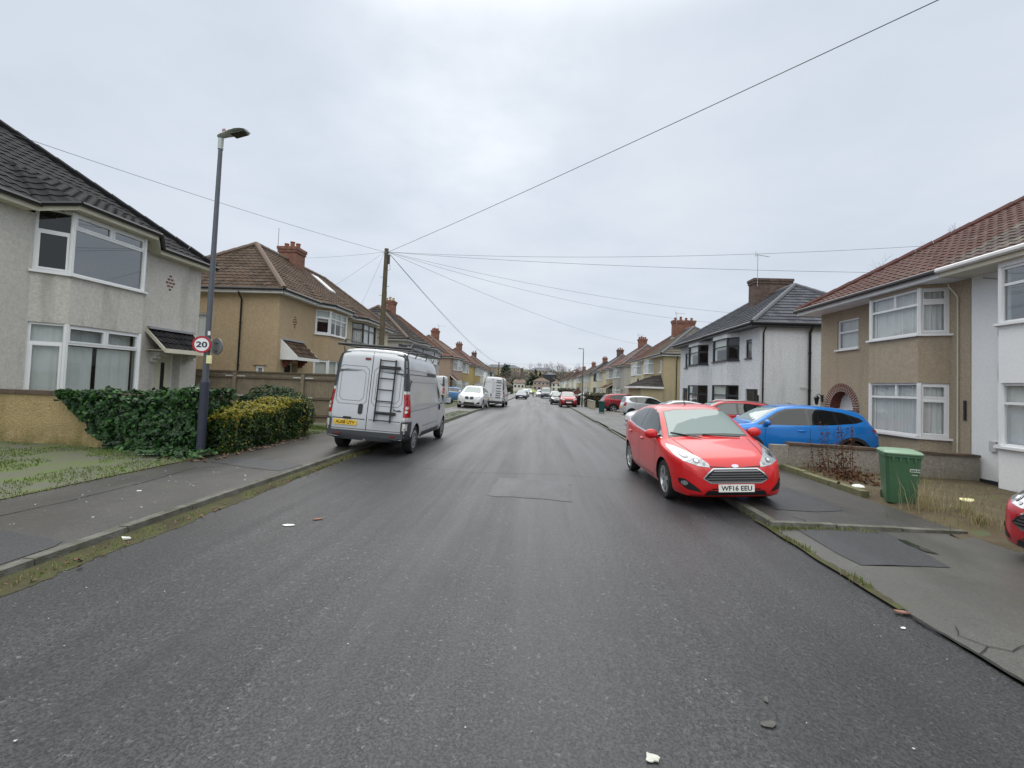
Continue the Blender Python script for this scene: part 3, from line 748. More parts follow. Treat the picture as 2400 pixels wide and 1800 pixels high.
def fiesta(label, col, name='hatchback_car', full=True, plate=None, group=None, wheel=('double', 'alloy', 5), scale=1.):
    sp = dict(L=3.93, W=1.71, wb=2.489, fo=.79, r=.308, tw=.2, paint=col, ds=.08, crease=.012, bot=[(0, .28), (.012, .19), (.04, .15), (.12, .15), (.88, .19), (.95, .25), (.985, .30), (1, .40)],
              wid=[(0, .56), (.010, .69), (.035, .82), (.08, .92), (.16, .985), (.24, 1.), (.8, 1.), (.9, .965), (.96, .89), (.988, .80), (1, .68)],
              top=[(0, .54), (.006, .62), (.02, .685), (.045, .745), (.10, .815), (.18, .885), (.245, .94), (.29, 1.05), (.37, 1.25), (.43, 1.375), (.48, 1.43), (.57, 1.462), (.70, 1.44), (.82, 1.375), (.89, 1.30), (.925, 1.16), (.96, .98), (.985, .86), (1, .62)],
              belt=[(0, .46), (.02, .62), (.08, .72), (.2, .83), (.28, .90), (.5, .95), (.7, 1.0), (.86, 1.07), (.93, 1.02), (.97, .84), (1, .55)],
              wr=WR(.27, .48, .88, .655, .82))
    c = Car(sp, name, label, group)
    T_ = [(.265, .945), (.325, 1.085), (.40, 1.235), (.455, 1.33), (.51, 1.375), (.60, 1.395), (.72, 1.365), (.80, 1.30), (.865, 1.20), (.85, 1.135), (.80, 1.085), (.66, 1.02), (.5, .985)]
    c.sidepart('window_surround', MATS['glossblack'], [T_], .003)
    c.sidepart('side_window', MATS['carglass'], [[(.315, 1.0), (.355, 1.115), (.42, 1.245), (.475, 1.325), (.535, 1.36), (.578, 1.365), (.572, 1.02), (.45, .995)], [(.595, 1.03), (.602, 1.37), (.72, 1.34), (.79, 1.285), (.835, 1.205), (.83, 1.145), (.79, 1.105), (.69, 1.05)]], .006)
    ch = []
    for sg in (1, -1):
        mb = MB(); c.seam('x', c.T([(.27, .94), (.5, .978), (.66, 1.013), (.80, 1.078), (.852, 1.13)]), .014, .008, mb, sg); mb.build('window_trim', MATS['chrome'], c.root)
    c.facepart('windscreen', MATS['glossblack'], 'front', [[(-.665, .955), (-.3, .975), (.3, .975), (.665, .955), (.545, 1.355), (.3, 1.395), (-.3, 1.395), (-.545, 1.355)]], .003)
    c.facepart('windscreen_glass', MATS['screenglass'], 'front', [[(-.64, .98), (-.3, 1.0), (.3, 1.0), (.64, .98), (.53, 1.34), (.3, 1.372), (-.3, 1.372), (-.53, 1.34)]], .006)
    c.facepart('rear_window', MATS['carglass'], 'rear', [[(-.5, 1.02), (.5, 1.02), (.46, 1.28), (-.46, 1.28)]], .005)
    hl = [(.37, .615), (.375, .665), (.46, .735), (.58, .805), (.69, .86), (.765, .875), (.785, .83), (.765, .75), (.69, .685), (.53, .632)]
    c.facepart('headlight', MATS['headlamp'], 'front', [hl], .006, True, .04)
    for sg in (1, -1):
        for (x, z, r_) in ((.655, .765, .05), (.53, .70, .042), (.44, .66, .022)): mb = MB(); c.patch(mb, 'front', [(sg * (x + r_ * math.cos(a * .5236)), z + r_ * .8 * math.sin(a * .5236)) for a in range(12)], .012, .03); mb.build('headlight_projector', MATS['lampring'], c.root)
        for (x, z, r_) in ((.655, .765, .030), (.53, .70, .024)): mb = MB(); c.patch(mb, 'front', [(sg * (x + r_ * math.cos(a * .5236)), z + r_ * .8 * math.sin(a * .5236)) for a in range(12)], .017, .03); mb.build('headlight_bulb', MATS['chrome'], c.root)
    def hexg(k, d): return [(-.465 - d, .455), (-.40 - d, .53 + d * .5), (-.315 - d * .6, .592 + d), (.315 + d * .6, .592 + d), (.40 + d, .53 + d * .5), (.465 + d, .455), (.36 + d * .6, .398 - d), (-.36 - d * .6, .398 - d)]
    c.facepart('grille_surround', MATS['chrome'], 'front', [hexg(0, .014)], .006)
    gr = c.facepart('grille', MATS['grilleblack'], 'front', [hexg(0, -.004)], .011)
    mb = MB()
    for i in range(5):
        z = .420 + i * .036; hw = lerp(.38, .455, (z - .398) / .057) if z < .455 else lerp(.455, .32, (z - .455) / .137); c.patch(mb, 'front', [(-hw + .02, z - .009), (hw - .02, z - .009), (hw - .02, z + .007), (-hw + .02, z + .007)], .021, .06)
    mb.build('grille_bar', MATS['grillebar'], gr)
    lw = [(-.46, .205), (.46, .205), (.42, .27), (.34, .31), (-.34, .31), (-.42, .27)]
    c.facepart('lower_intake', MATS['grilleblack'], 'front', [lw], .004)
    c.facepart('fog_light_recess', MATS['grilleblack'], 'front', [[(.50, .255), (.54, .31), (.70, .435), (.765, .43), (.755, .36), (.68, .285)]], .005, True, .04)
    for sg in (1, -1):
        mb = MB(); c.patch(mb, 'front', [(sg * (.70 + .036 * math.cos(a * .5236)), .375 + .036 * math.sin(a * .5236)) for a in range(12)], .012, .03); mb.build('fog_light', MATS['headlamp'], c.root)
    c.facepart('oval_badge', MATS['badge'], 'front', [[(.052 * math.cos(a * .39), .632 + .021 * math.sin(a * .39)) for a in range(16)]], .009)
    mb = MB(); c.seam('front', [(-.70, .775), (-.58, .69), (-.37, .625), (0, .605), (.37, .625), (.58, .69), (.70, .775)], .012, .003, mb)
    for sg in (1, -1): c.seam('top', [(sg * .50, c.Y(.05)), (sg * .56, c.Y(.14)), (sg * .62, c.Y(.24))], .01, .002, mb)
    for sg in (1, -1):
        for ln in ([(.305, .93), (.30, .6), (.315, .32)], [(.585, 1.0), (.583, .6), (.59, .28)], [(.79, 1.06), (.795, .85), (.755, .62)], [(.315, .285), (.6, .275), (.73, .29)]): c.seam('x', c.T(ln), .008, .002, mb, sg)
    mb.build('panel_gap', MATS['seam'], c.root)
    for sg in (1, -1):
        for t, z in ((.53, .835), (.76, .885)):
            p, n = c.cast('x', c.Y(t), z, sg); mb = MB(); mb.ellip((p.x + sg * .012, p.y, p.z), .022, .105, .024); mb.build('door_handle', col, c.root, smooth=50)
    c.mirrors(.315, .97, col)
    mb = MB()
    for a, b in (((-.52, .246), (.08, .262)), ((.12, .242), (.60, .278))):
        pts = []
        for i in range(7):
            x = lerp(a[0], b[0], i / 6); y = c.Y(lerp(a[1], b[1], i / 6)); p, n = c.cast('top', x, y); pts.append(p + Vector((0, 0, .018)))
        mb.tube(pts, .010, 5)
    mb.build('windscreen_wiper', MATS['blackplastic'], c.root)
    p, n = c.cast('top', 0, c.Y(.53)); mb = MB(); mb.tube([p, p + Vector((0, -.03, .03)), p + Vector((0, -.10, .17))], [.014, .009, .004], 6); mb.build('roof_aerial', MATS['blackplastic'], c.root)
    c.facepart('tail_light', MATS['redlamp'], 'rear', [[(.58, .80), (.74, .78), (.74, 1.04), (.62, 1.06)]], .006, True)
    c.wheels(*wheel)
    if plate: c.plate(plate, c.Y(0) + .006, .315)
    return c

def suv(label, col, dims, name, group=None, cat='car', clad=True, wheel=('alloy', 'alloy', 5), roofrail=None, kind='kona', trim='blackplastic', face=True, plate=None, glass='privacy'):
    """crossover: dims = dict(L,W,H,wb,fo,r)"""
    d = dims; H = d['H']; k = H / 1.55
    Z = lambda l: [(t, z * k) for t, z in l]
    sp = dict(L=d['L'], W=d['W'], wb=d['wb'], fo=d['fo'], r=d['r'], tw=.225, paint=col, gap=.055, crease=.012,
              top=Z([(0, .60), (.006, .72), (.02, .82), (.06, .93), (.14, 1.0), (.245, 1.055), (.29, 1.15), (.37, 1.37), (.42, 1.475), (.5, 1.535), (.62, 1.55), (.76, 1.52), (.88, 1.44), (.915, 1.36), (.95, 1.15), (.975, 1.0), (1, .70)]),
              belt=Z([(0, .5), (.02, .7), (.08, .84), (.2, .93), (.3, .985), (.5, 1.01), (.72, 1.045), (.88, 1.10), (.94, 1.05), (.975, .9), (1, .6)]),
              bot=[(0, .40), (.02, .30), (.06, .235), (.12, .21), (.88, .23), (.95, .30), (1, .45)], wr=WR(.26, .46, .88, .66, .83))
    c = Car(sp, name, label, group, cat)
    gm = MATS[glass]
    c.sidepart('window_surround', MATS['glossblack'], [Z([(.265, 1.02), (.32, 1.15), (.40, 1.36), (.455, 1.44), (.55, 1.47), (.68, 1.45), (.78, 1.395), (.875, 1.27), (.89, 1.20), (.84, 1.14), (.7, 1.075), (.5, 1.035)])], .003)
    c.sidepart('side_window', gm, [Z([(.315, 1.05), (.36, 1.19), (.42, 1.34), (.47, 1.415), (.535, 1.44), (.565, 1.44), (.56, 1.06), (.45, 1.05)]), Z([(.58, 1.065), (.585, 1.44), (.66, 1.425), (.72, 1.405), (.725, 1.095)]), Z([(.74, 1.10), (.742, 1.395), (.79, 1.35), (.85, 1.25), (.865, 1.2), (.83, 1.15)])], .006)
    c.facepart('windscreen', MATS['screenglass'], 'front', [[(x, z * k) for x, z in [(-.66, 1.07), (-.3, 1.10), (.3, 1.10), (.66, 1.07), (.55, 1.45), (.3, 1.49), (-.3, 1.49), (-.55, 1.45)]]], .004)
    c.facepart('rear_window', gm, 'rear', [[(x, z * k) for x, z in [(-.58, 1.08), (.58, 1.08), (.52, 1.38), (-.52, 1.38)]]], .005)
    c.facepart('rear_spoiler', MATS['glossblack'] if kind != 'plain' else col, 'rear', [[(x, z * k) for x, z in [(-.54, 1.40), (.54, 1.40), (.52, 1.45), (-.52, 1.45)]]], .02)
    # lamps
    if kind == 'kona':
        c.facepart('headlight', MATS['headlamp'], 'front', [[(.42, .845), (.72, .90), (.80, .93), (.79, .89), (.70, .86), (.44, .82)]], .006, True, .04)
        c.facepart('lower_headlight', MATS['lampdark'], 'front', [[(.60, .58), (.80, .62), (.82, .72), (.68, .70)]], .006, True, .04)
        c.sidepart('tail_light', MATS['redlamp'], [Z([(.925, 1.0), (.965, 1.0), (.985, .93), (.95, .91)])], .006, True, .04)
    else:
        c.facepart('headlight', MATS['headlamp'], 'front', [[(x, z * k) for x, z in [(.40, .80), (.62, .85), (.80, .90), (.80, .82), (.68, .77), (.43, .745)]]], .006, True, .04)
        c.facepart('tail_light', MATS['redlamp'], 'rear', [[(x, z * k) for x, z in [(.40, .93), (.74, .90), (.80, 1.0), (.70, 1.02), (.42, .99)]]], .006, True, .05)
        c.sidepart('tail_light', MATS['redlamp'], [Z([(.90, .99), (.965, .96), (.975, .90), (.93, .92)])], .006, True, .04)
    if kind == 'x5':
        for sg in (1, -1):
            mb = MB(); c.patch(mb, 'front', [(sg * x, z * k) for x, z in [(.03, .70), (.06, .82), (.28, .84), (.33, .79), (.31, .69), (.24, .655), (.07, .655)]], .012, .05); mb.build('kidney_grille', MATS['grilleblack'], c.root)
        c.facepart('lower_intake', MATS['grilleblack'], 'front', [[(-.42, .36), (.42, .36), (.38, .52), (-.38, .52)]], .006); c.facepart('bumper_vent', MATS['grilleblack'], 'front', [[(.55, .40), (.80, .44), (.78, .58), (.60, .52)]], .006, True)
    else:
        c.facepart('grille', MATS['grilleblack'], 'front', [[(x, z * k) for x, z in [(-.40, .50), (.40, .50), (.46, .68), (.36, .74), (-.36, .74), (-.46, .68)]]], .006)
        c.facepart('lower_intake', MATS['grilleblack'], 'front', [[(-.6, .33), (.6, .33), (.5, .43), (-.5, .43)]], .006)
    r = d['r']
    if clad:
        for y in (d['wb'] / 2, -d['wb'] / 2):
            R0, R1 = r + .052, r + .135
            pol = []
            N_ = 9
            for sg in (1, -1):
                mb = MB()
                for i in range(N_):
                    a, b = R(-8 + 196 * i / N_), R(-8 + 196 * (i + 1) / N_)
                    c.patch(mb, 'x', [(y + R0 * math.cos(a), r + R0 * math.sin(a)), (y + R1 * math.cos(a), r + R1 * math.sin(a)), (y + R1 * math.cos(b), r + R1 * math.sin(b)), (y + R0 * math.cos(b), r + R0 * math.sin(b))], .012, .08, sg)
                mb.build('arch_cladding', MATS[trim], c.root, smooth=50)
        y0, y1 = -d['wb'] / 2 + r + .13, d['wb'] / 2 - r - .13
        c.sidepart('sill_cladding', MATS[trim], [[(y0, .24), (y1, .24), (y1, .38), (y0, .38)]], .012, False)
        c.sidepart('rear_bumper_cladding', MATS[trim], [[(c.Y(.992), .42), (-d['wb'] / 2 - r - .1, .30), (-d['wb'] / 2 - r - .13, .52), (c.Y(.992), .60)]], .012, False)
        c.facepart('rear_bumper_cladding', MATS[trim], 'rear', [[(-.8, .38), (.8, .38), (.78, .60), (-.78, .60)]], .012)
    mb = MB()
    for sg in (1, -1):
        for ln in ([(.31, .99), (.305, .6), (.32, .40)], [(.57, 1.03), (.568, .6), (.575, .36)], [(.775, 1.1), (.78, .9), (.745, .72)]): c.seam('x', c.T(Z(ln)), .008, .002, mb, sg)
        c.seam('top', [(sg * .50, c.Y(.05)), (sg * .60, c.Y(.14)), (sg * .66, c.Y(.235))], .01, .002, mb)
    mb.build('panel_gap', MATS['seam'], c.root)
    for sg in (1, -1):
        for t, z in ((.52, .90), (.735, .93)):
            p, n = c.cast('x', c.Y(t), z * k, sg); mb = MB(); mb.ellip((p.x + sg * .012, p.y, p.z), .022, .11, .024); mb.build('door_handle', col, c.root, smooth=50)
    c.mirrors(.315, 1.05 * k, col)
    if roofrail:
        for sg in (1, -1):
            mb = MB(); pts = [c.cast('top', sg * .50 * d['W'] / 1.8, c.Y(t))[0] + Vector((0, 0, .03 if .47 < t < .83 else -.0)) for t in (.45, .48, .55, .65, .75, .82, .86)]; mb.tube(pts, .018, 6); mb.build('roof_rail', MATS[roofrail], c.root)
    c.wheels(*wheel)
    if plate: c.plate(plate, c.Y(0) + .006, .50 * k)
    else: c.plate(None, c.Y(0) + .006, .52 * k)
    c.plate(None, -c.Y(1) + .008, .62 * k, False, mat='plateyellow')
    return c

def saloon(label, col, name='saloon_car', group=None, wheel=('alloy', 'darkalloy', 5)):
    sp = dict(L=4.55, W=1.85, wb=2.8, fo=.80, r=.33, tw=.23, paint=col,
              top=[(0, .52), (.008, .62), (.03, .70), (.10, .80), (.20, .89), (.255, .94), (.32, 1.08), (.40, 1.28), (.46, 1.38), (.53, 1.43), (.60, 1.44), (.70, 1.40), (.80, 1.29), (.88, 1.15), (.94, 1.09), (.975, 1.06), (.99, .9), (1, .6)],
              belt=[(0, .45), (.03, .6), (.12, .76), (.25, .88), (.5, .93), (.75, 1.0), (.9, 1.04), (.97, .98), (1, .55)], wr=WR(.27, .5, .86, .62, .82))
    c = Car(sp, name, label, group)
    c.sidepart('window_surround', MATS['glossblack'], [[(.29, .95), (.34, 1.06), (.42, 1.25), (.48, 1.335), (.56, 1.375), (.64, 1.365), (.74, 1.29), (.83, 1.17), (.865, 1.08), (.8, 1.035), (.6, .97), (.45, .95)]], .003)
    c.sidepart('side_window', MATS['carglass'], [[(.33, .975), (.37, 1.08), (.43, 1.23), (.49, 1.315), (.555, 1.35), (.565, 1.35), (.565, .975)], [(.585, .985), (.585, 1.352), (.64, 1.34), (.73, 1.27), (.815, 1.155), (.84, 1.09), (.79, 1.05)]], .006)
    c.facepart('windscreen', MATS['screenglass'], 'front', [[(-.66, .98), (-.3, 1.01), (.3, 1.01), (.66, .98), (.53, 1.35), (.3, 1.39), (-.3, 1.39), (-.53, 1.35)]], .004)
    c.facepart('headlight', MATS['headlamp'], 'front', [[(.45, .62), (.70, .66), (.82, .72), (.80, .66), (.62, .59)]], .006, True, .04)
    c.facepart('lower_intake', MATS['grilleblack'], 'front', [[(-.55, .26), (.55, .26), (.48, .36), (-.48, .36)]], .006)
    mb = MB()
    for sg in (1, -1):
        for ln in ([(.33, .93), (.33, .35)], [(.575, .95), (.575, .32)], [(.79, 1.0), (.75, .6)]): c.seam('x', c.T(ln), .008, .002, mb, sg)
    mb.build('panel_gap', MATS['seam'], c.root)
    c.mirrors(.34, .99, MATS['blackplastic']); c.wheels(*wheel); c.plate(None, c.Y(0) + .006, .42); c.plate(None, -c.Y(1) + .008, .8, False, mat='plateyellow')
    c.facepart('tail_light', MATS['redlamp'], 'rear', [[(.40, .88), (.76, .86), (.80, .96), (.60, .97)]], .006, True)
    return c

def minimpv(label, col, name='small_mpv', group=None):
    sp = dict(L=3.85, W=1.69, wb=2.45, fo=.76, r=.295, tw=.185, paint=col,
              top=[(0, .55), (.008, .66), (.03, .76), (.09, .86), (.17, .95), (.225, 1.02), (.29, 1.2), (.36, 1.36), (.42, 1.45), (.50, 1.51), (.62, 1.525), (.78, 1.505), (.89, 1.46), (.93, 1.40), (.955, 1.15), (.975, .95), (.992, .80), (1, .55)],
              belt=[(0, .48), (.03, .66), (.12, .82), (.22, .90), (.5, .955), (.8, 1.03), (.92, 1.06), (.965, .98), (1, .5)], wr=WR(.25, .45, .9, .67, .82))
    c = Car(sp, name, label, group)
    c.sidepart('window_surround', MATS['glossblack'], [[(.20, .93), (.27, 1.08), (.36, 1.29), (.43, 1.385), (.52, 1.43), (.66, 1.44), (.80, 1.415), (.86, 1.37), (.88, 1.25), (.85, 1.11), (.77, 1.04), (.5, .975)]], .003)
    c.sidepart('side_window', MATS['carglass'], [[(.29, .985), (.33, 1.12), (.39, 1.29), (.45, 1.37), (.53, 1.405), (.545, 1.405), (.545, .995)], [(.565, 1.0), (.565, 1.408), (.66, 1.415), (.735, 1.40), (.74, 1.045)], [(.76, 1.055), (.758, 1.395), (.80, 1.385), (.845, 1.345), (.862, 1.25), (.838, 1.13)]], .006)
    c.facepart('windscreen', MATS['screenglass'], 'front', [[(-.62, 1.05), (.62, 1.05), (.52, 1.42), (.3, 1.46), (-.3, 1.46), (-.52, 1.42)]], .004)
    c.facepart('rear_window', MATS['carglass'], 'rear', [[(-.56, 1.03), (.56, 1.03), (.52, 1.40), (-.52, 1.40)]], .005)
    c.facepart('headlight', MATS['headlamp'], 'front', [[(.42, .72), (.62, .80), (.77, .88), (.76, .78), (.62, .70)]], .006, True, .04)
    c.facepart('tail_light', MATS['redlamp'], 'rear', [[(.60, .78), (.74, .78), (.74, 1.05), (.66, 1.05)]], .006, True, .05)
    c.sidepart('tail_light', MATS['redlamp'], [[(.93, 1.06), (.962, 1.05), (.985, .80), (.955, .76), (.935, .82)]], .006, True, .04)
    c.facepart('grille', MATS['grilleblack'], 'front', [[(-.36, .62), (.36, .62), (.38, .68), (-.38, .68)]], .006)
    mb = MB()
    for sg in (1, -1):
        for ln in ([(.29, .94), (.295, .30)], [(.555, .97), (.555, .27)], [(.80, 1.03), (.755, .6)]): c.seam('x', c.T(ln), .008, .002, mb, sg)
    mb.build('panel_gap', MATS['seam'], c.root)
    for sg in (1, -1):
        for t, z in ((.51, .86), (.71, .88)):
            p, n = c.cast('x', c.Y(t), z, sg); mb = MB(); mb.ellip((p.x + sg * .012, p.y, p.z), .02, .10, .022); mb.build('door_handle', col, c.root, smooth=50)
    c.mirrors(.29, 1.0, col); c.wheels('alloy', 'darkalloy', 7); c.plate(None, -c.Y(1) + .008, .66, False, mat='plateyellow'); c.plate(None, c.Y(0) + .006, .4)
    return c

def van(label, col, dims, name='panel_van', group=None, hero=False, plate=None):
    d = dims; H = d['H']; Hm = d['Hm']
    tcw = d.get('tcw', .16)
    sp = dict(L=d['L'], W=d['W'], wb=d['wb'], fo=d['fo'], r=d['r'], tw=.215, paint=col, gap=.06, ds=.12, tum=.985,
              top=[(0, .70), (.006, .84), (.025, .98), (.07, 1.10), (.12, 1.19), (tcw, 1.27), (.20, 1.55), (.245, 1.82), (.275, Hm - .06), (.31, Hm + .10), (.37, H - .13), (.44, H - .03), (.55, H), (.93, H - .005), (.965, H - .04), (.978, H - .14), (.985, H - .6), (.993, 1.2), (1, .9)],
              belt=[(0, .55), (.03, .8), (.1, 1.0), (.2, 1.15), (.3, 1.18), (.95, 1.18), (.985, 1.1), (1, .7)],
              bot=[(0, .42), (.02, .32), (.08, .27), (.93, .30), (.97, .34), (1, .36)],
              wid=[(0, .62), (.010, .76), (.04, .90), (.09, .965), (.16, .99), (.24, 1.), (.9, 1.), (.955, .99), (.982, .965), (.993, .945), (1, .93)],
              wr=[(0, .5), (.05, .7), (.14, .80), (.25, .80), (.31, .80), (.95, .80), (.98, .82), (1, .86)])
    c = Car(sp, name, label, group, 'van')
    c.sidepart('side_window', MATS['carglass'], [[(.165, 1.22), (.20, 1.44), (.243, 1.70), (.262, 1.76), (.335, 1.76), (.345, 1.60), (.34, 1.20), (.25, 1.10)]], .006)
    c.facepart('windscreen', MATS['screenglass'], 'front', [[(-.76, 1.30), (.76, 1.30), (.68, Hm - .1), (-.68, Hm - .1)]], .004)
    c.facepart('headlight', MATS['headlamp'], 'front', [[(.52, .82), (.72, .92), (.84, 1.10), (.84, .92), (.76, .80)]], .006, True, .05)
    c.facepart('grille', MATS['grilleblack'], 'front', [[(-.45, .74), (.45, .74), (.42, .86), (-.42, .86)]], .006)
    c.facepart('front_bumper', MATS['greyplastic'], 'front', [[(-.82, .44), (.82, .44), (.84, .70), (-.84, .70)]], .010)
    # rear
    zt = H - .12
    def rearpoly(x0, x1, z0, z1, r_=.08):
        return [(x0 + r_, z0), (x1 - r_, z0), (x1, z0 + r_), (x1, z1 - r_), (x1 - r_, z1), (x0 + r_, z1), (x0, z1 - r_), (x0, z0 + r_)]
    w = s_w = d['W'] / 2
    c.facepart('rear_bumper', MATS['greyplastic'], 'rear', [[(-w * .97, .36), (w * .97, .36), (w * .97, .53), (-w * .97, .53)]], .045)
    k = d['L'] / 5.18
    # lamp towers: on the corner, seen from behind and from the side
    for sg in (1, -1):
        def tower(nm, mt, z0, z1, off=.012, xi=.862, t0=.960, t1=.994):
            mb = MB(); ww = lambda z: lerp(1., .845, max(0, (z - 1.15) / (H - 1.15)))
            n_ = max(1, int((z1 - z0) / .12))
            for i in range(n_):
                a, b = lerp(z0, z1, i / n_), lerp(z0, z1, (i + 1) / n_)
                c.patch(mb, 'rear', [(sg * xi * ww(a) * w, a), (sg * .955 * ww(a) * w, a), (sg * .955 * ww(b) * w, b), (sg * xi * ww(b) * w, b)], off, .08)
                c.patch(mb, 'x', [(c.Y(t0), a), (c.Y(t1), a), (c.Y(t1), b), (c.Y(t0), b)], off, .06, sg)
            return mb.build(nm, mt, c.root)
        if hero or True:
            tower('corner_bumper', MATS['greyplastic'], .36, .80, .02, .84, .94)
            tower('tail_light', MATS['redlamp'], .90, 1.43, .016)
            tower('tail_light_cap', MATS['lampclear'], 1.43, 1.50, .016); tower('tail_light_cap', MATS['lampclear'], .82, .90, .016)
            tower('corner_pillar', MATS['greyplastic'], 1.50, zt + .04, .014, .862, .955)
            for zc in (1.03, 1.12): mb = MB(); c.patch(mb, 'rear', [(sg * .915 * w + .028 * math.cos(a * .7854), zc + .038 * math.sin(a * .7854)) for a in range(8)], .024, .05); mb.build('indicator_lens', MATS['lampclear'], c.root)
            mb = MB(); c.patch(mb, 'rear', [(sg * .88 * w, .60), (sg * .955 * w, .60), (sg * .955 * w, .76), (sg * .88 * w, .76)], .026, .06); mb.build('fog_lamp', MATS['lampclear'], c.root)
    mb = MB(); pm = MB()
    c.seam('rear', [(.0, .54), (.0, zt + .08)], .014, .004, mb)
    for x0, x1 in ((-.80 * w, -.06), (.06, .80 * w)):
        dx = .05 * w
        c.seam('rear', rearpoly(x0, x1, 1.12, zt - .32), .014, .003, pm, closed=True)
        c.seam('rear', rearpoly(x0 + .07, x1 - .07, 1.20, zt - .40), .012, .003, pm, closed=True)
    c.seam('rear', [(-.86 * w, .56), (.86 * w, .56)], .012, .003, mb); c.seam('rear', [(-.82 * w, .79), (-.04, .79)], .018, .003, mb); c.seam('rear', [(.04, .79), (.82 * w, .79)], .014, .003, mb)
    for sg in (1, -1):
        c.seam('x', c.T([(.165, 1.15), (.16, .7), (.19, .45)]), .009, .002, mb, sg); c.seam('x', c.T([(.355, 1.75), (.36, 1.2), (.362, .42)]), .010, .002, mb, sg)
        c.seam('x', c.T([(.37, 1.12), (.41, 1.10), (.445, 1.09), (.62, 1.06), (.95, 1.04)]), .016, .002, pm, sg)
        c.seam('x', c.T([(.37, 1.12), (.38, 1.45), (.40, 1.72), (.935, 1.72)]), .012, .002, pm, sg)
        c.seam('x', c.T([(.36, 1.90), (.94, 1.90)]), .016, .002, mb, sg); c.seam('x', c.T([(.38, 2.0), (.94, 2.0)]), .010, .002, pm, sg)
        c.seam('x', c.T([(.36, .62), (.72, .62)]), .02, .002, pm, sg)
        c.seam('x', c.T([(.60, 1.12), (.605, .45)]), .008, .002, mb, sg)
    mb.build('panel_gap', MATS['seam'], c.root); pm.build('pressed_panel_shade', MATS['pressing_shade'], c.root)  # darker grey strips paint the shade of pressed recesses on a flat skin
    c.sidepart('side_rail', MATS['blackplastic'], [[(.36, 1.915), (.60, 1.915), (.60, 1.985), (.36, 1.985)]], .006)
    c.sidepart('sill_panel', MATS['greyplastic'], [[(.30, .34), (.72, .34), (.72, .46), (.30, .46)]], .008)
    mb = MB(); c.patch(mb, 'rear', rearpoly(-.22, -.115, .90, 1.14, .03), .012, .05); mb.build('door_handle', MATS['blackplastic'], c.root)
    for sg in (1, -1):
        p, n = c.cast('x', c.Y(.35), 1.03, sg); mb = MB(); mb.ellip((p.x + sg * .01, p.y + .12, p.z), .03, .05, .10); mb.build('door_handle', MATS['blackplastic'], c.root)
    mb = MB(); c.patch(mb, 'rear', rearpoly(-.19, -.05, zt - .17, zt - .11, .02), .014, .05); mb.build('brake_light', MATS['redlampdark'], c.root)
    mb = MB(); c.patch(mb, 'rear', rearpoly(-.55, -.35, .775, .83, .02), .02, .05); mb.build('plate_lamp', MATS['blackplastic'], c.root)
    c.facepart('reflector', MATS['redlampdark'], 'rear', [[(.60 * w, .43), (.74 * w, .43), (.74 * w, .47), (.60 * w, .47)]], .056, True)
    c.mirrors(.185, 1.18, MATS['blackplastic'], 1.45, .12)
    c.plate(plate, -c.Y(1) + .02, .70, False, x=-.48, mat='plateyellow')
    c.wheels('steel', 'steelrim', 10)
    return c
# ------------------------------------------------------------------ materials
white = simple('upvc', (.78, .79, .80), .35, var=(3, .12), spec=.4); simple('cream', (.66, .63, .5), .5, var=(4, .3)); MATS['white'] = simple('white_', (.74, .74, .73), .5, var=(3, .25))
simple('black', (.012, .012, .014), .4); simple('blackplastic', (.018, .018, .02), .5); simple('greyplastic', (.045, .048, .055), .6); simple('anthracite', (.028, .031, .038), .42)
simple('brownframe', (.03, .018, .014), .4); simple('greyframe', (.5, .5, .5), .5)
simple('metal', (.35, .36, .38), .45, .8); simple('lead', (.32, .33, .35), .6, .2); simple('terracotta', (.28, .10, .055), .85, var=(6, .6)); simple('buffpot', (.45, .36, .22), .85, var=(6, .5))
simple('voiddark', (.02, .02, .02), .9); simple('net', (.90, .90, .90), .95, trans=.30, var=(9, .15)); simple('drape', (.72, .74, .72), .95, trans=.25, var=(2, .2)); simple('blind', (.55, .54, .50), .9)
glass_mat('glass', (.90, .93, .93), .02, 1.5); glass_mat('skyglass', (.5, .55, .58), .16, 1.7); glass_mat('darkglass', base=.02, trans=False, dark=(.02, .022, .025))
glass_mat('carglass', base=.045, fres=1.6, trans=False, dark=(.018, .022, .021)); glass_mat('screenglass', base=.07, fres=1.6, trans=False, dark=(.095, .145, .135)); glass_mat('privacy', base=.015, fres=1.5, trans=False, dark=(.006, .007, .008))
simple('glossblack', (.010, .010, .011), .12, coat=.5); simple('liner', (.006, .006, .006), .95); simple('tyre', (.014, .014, .014), .85, bump=(60, .15))
simple('chrome', (.72, .73, .74), .12, 1.); simple('alloy', (.48, .49, .50), .3, .9); simple('darkalloy', (.06, .062, .068), .35, .7); simple('steelrim', (.33, .34, .36), .42, .6)
simple('headlamp', (.46, .48, .50), .16, .6, coat=1., var=(30, .9, (.16, .165, .175))); simple('lampring', (.20, .205, .215), .2, .6, coat=1.); simple('lampdark', (.12, .125, .13), .15, .4, coat=1.); simple('lampclear', (.62, .62, .60), .15, .3, coat=1.)
simple('redlamp', (.42, .008, .010), .12, coat=1., var=(16, .5, (.16, .004, .006))); simple('redlampdark', (.16, .01, .012), .2, coat=1.)
simple('grilleblack', (.008, .008, .009), .45); simple('grillebar', (.25, .25, .26), .3, .8); simple('badge', (.45, .43, .50), .2, .8); simple('seam', (.01, .01, .011), .8); simple('pressing_shade', (.20, .205, .215), .45, .4)
simple('platewhite', (.80, .80, .76), .4); simple('plateyellow', (.80, .50, .03), .4); simple('plateblack', (.01, .01, .012), .5)
RED = paint('paint_red', (.56, .012, .015), .0, .30); SILVER = paint('paint_silver', (.56, .575, .60), .45, .36); BLUE = paint('paint_blue', (.006, .175, .56), .2, .3)
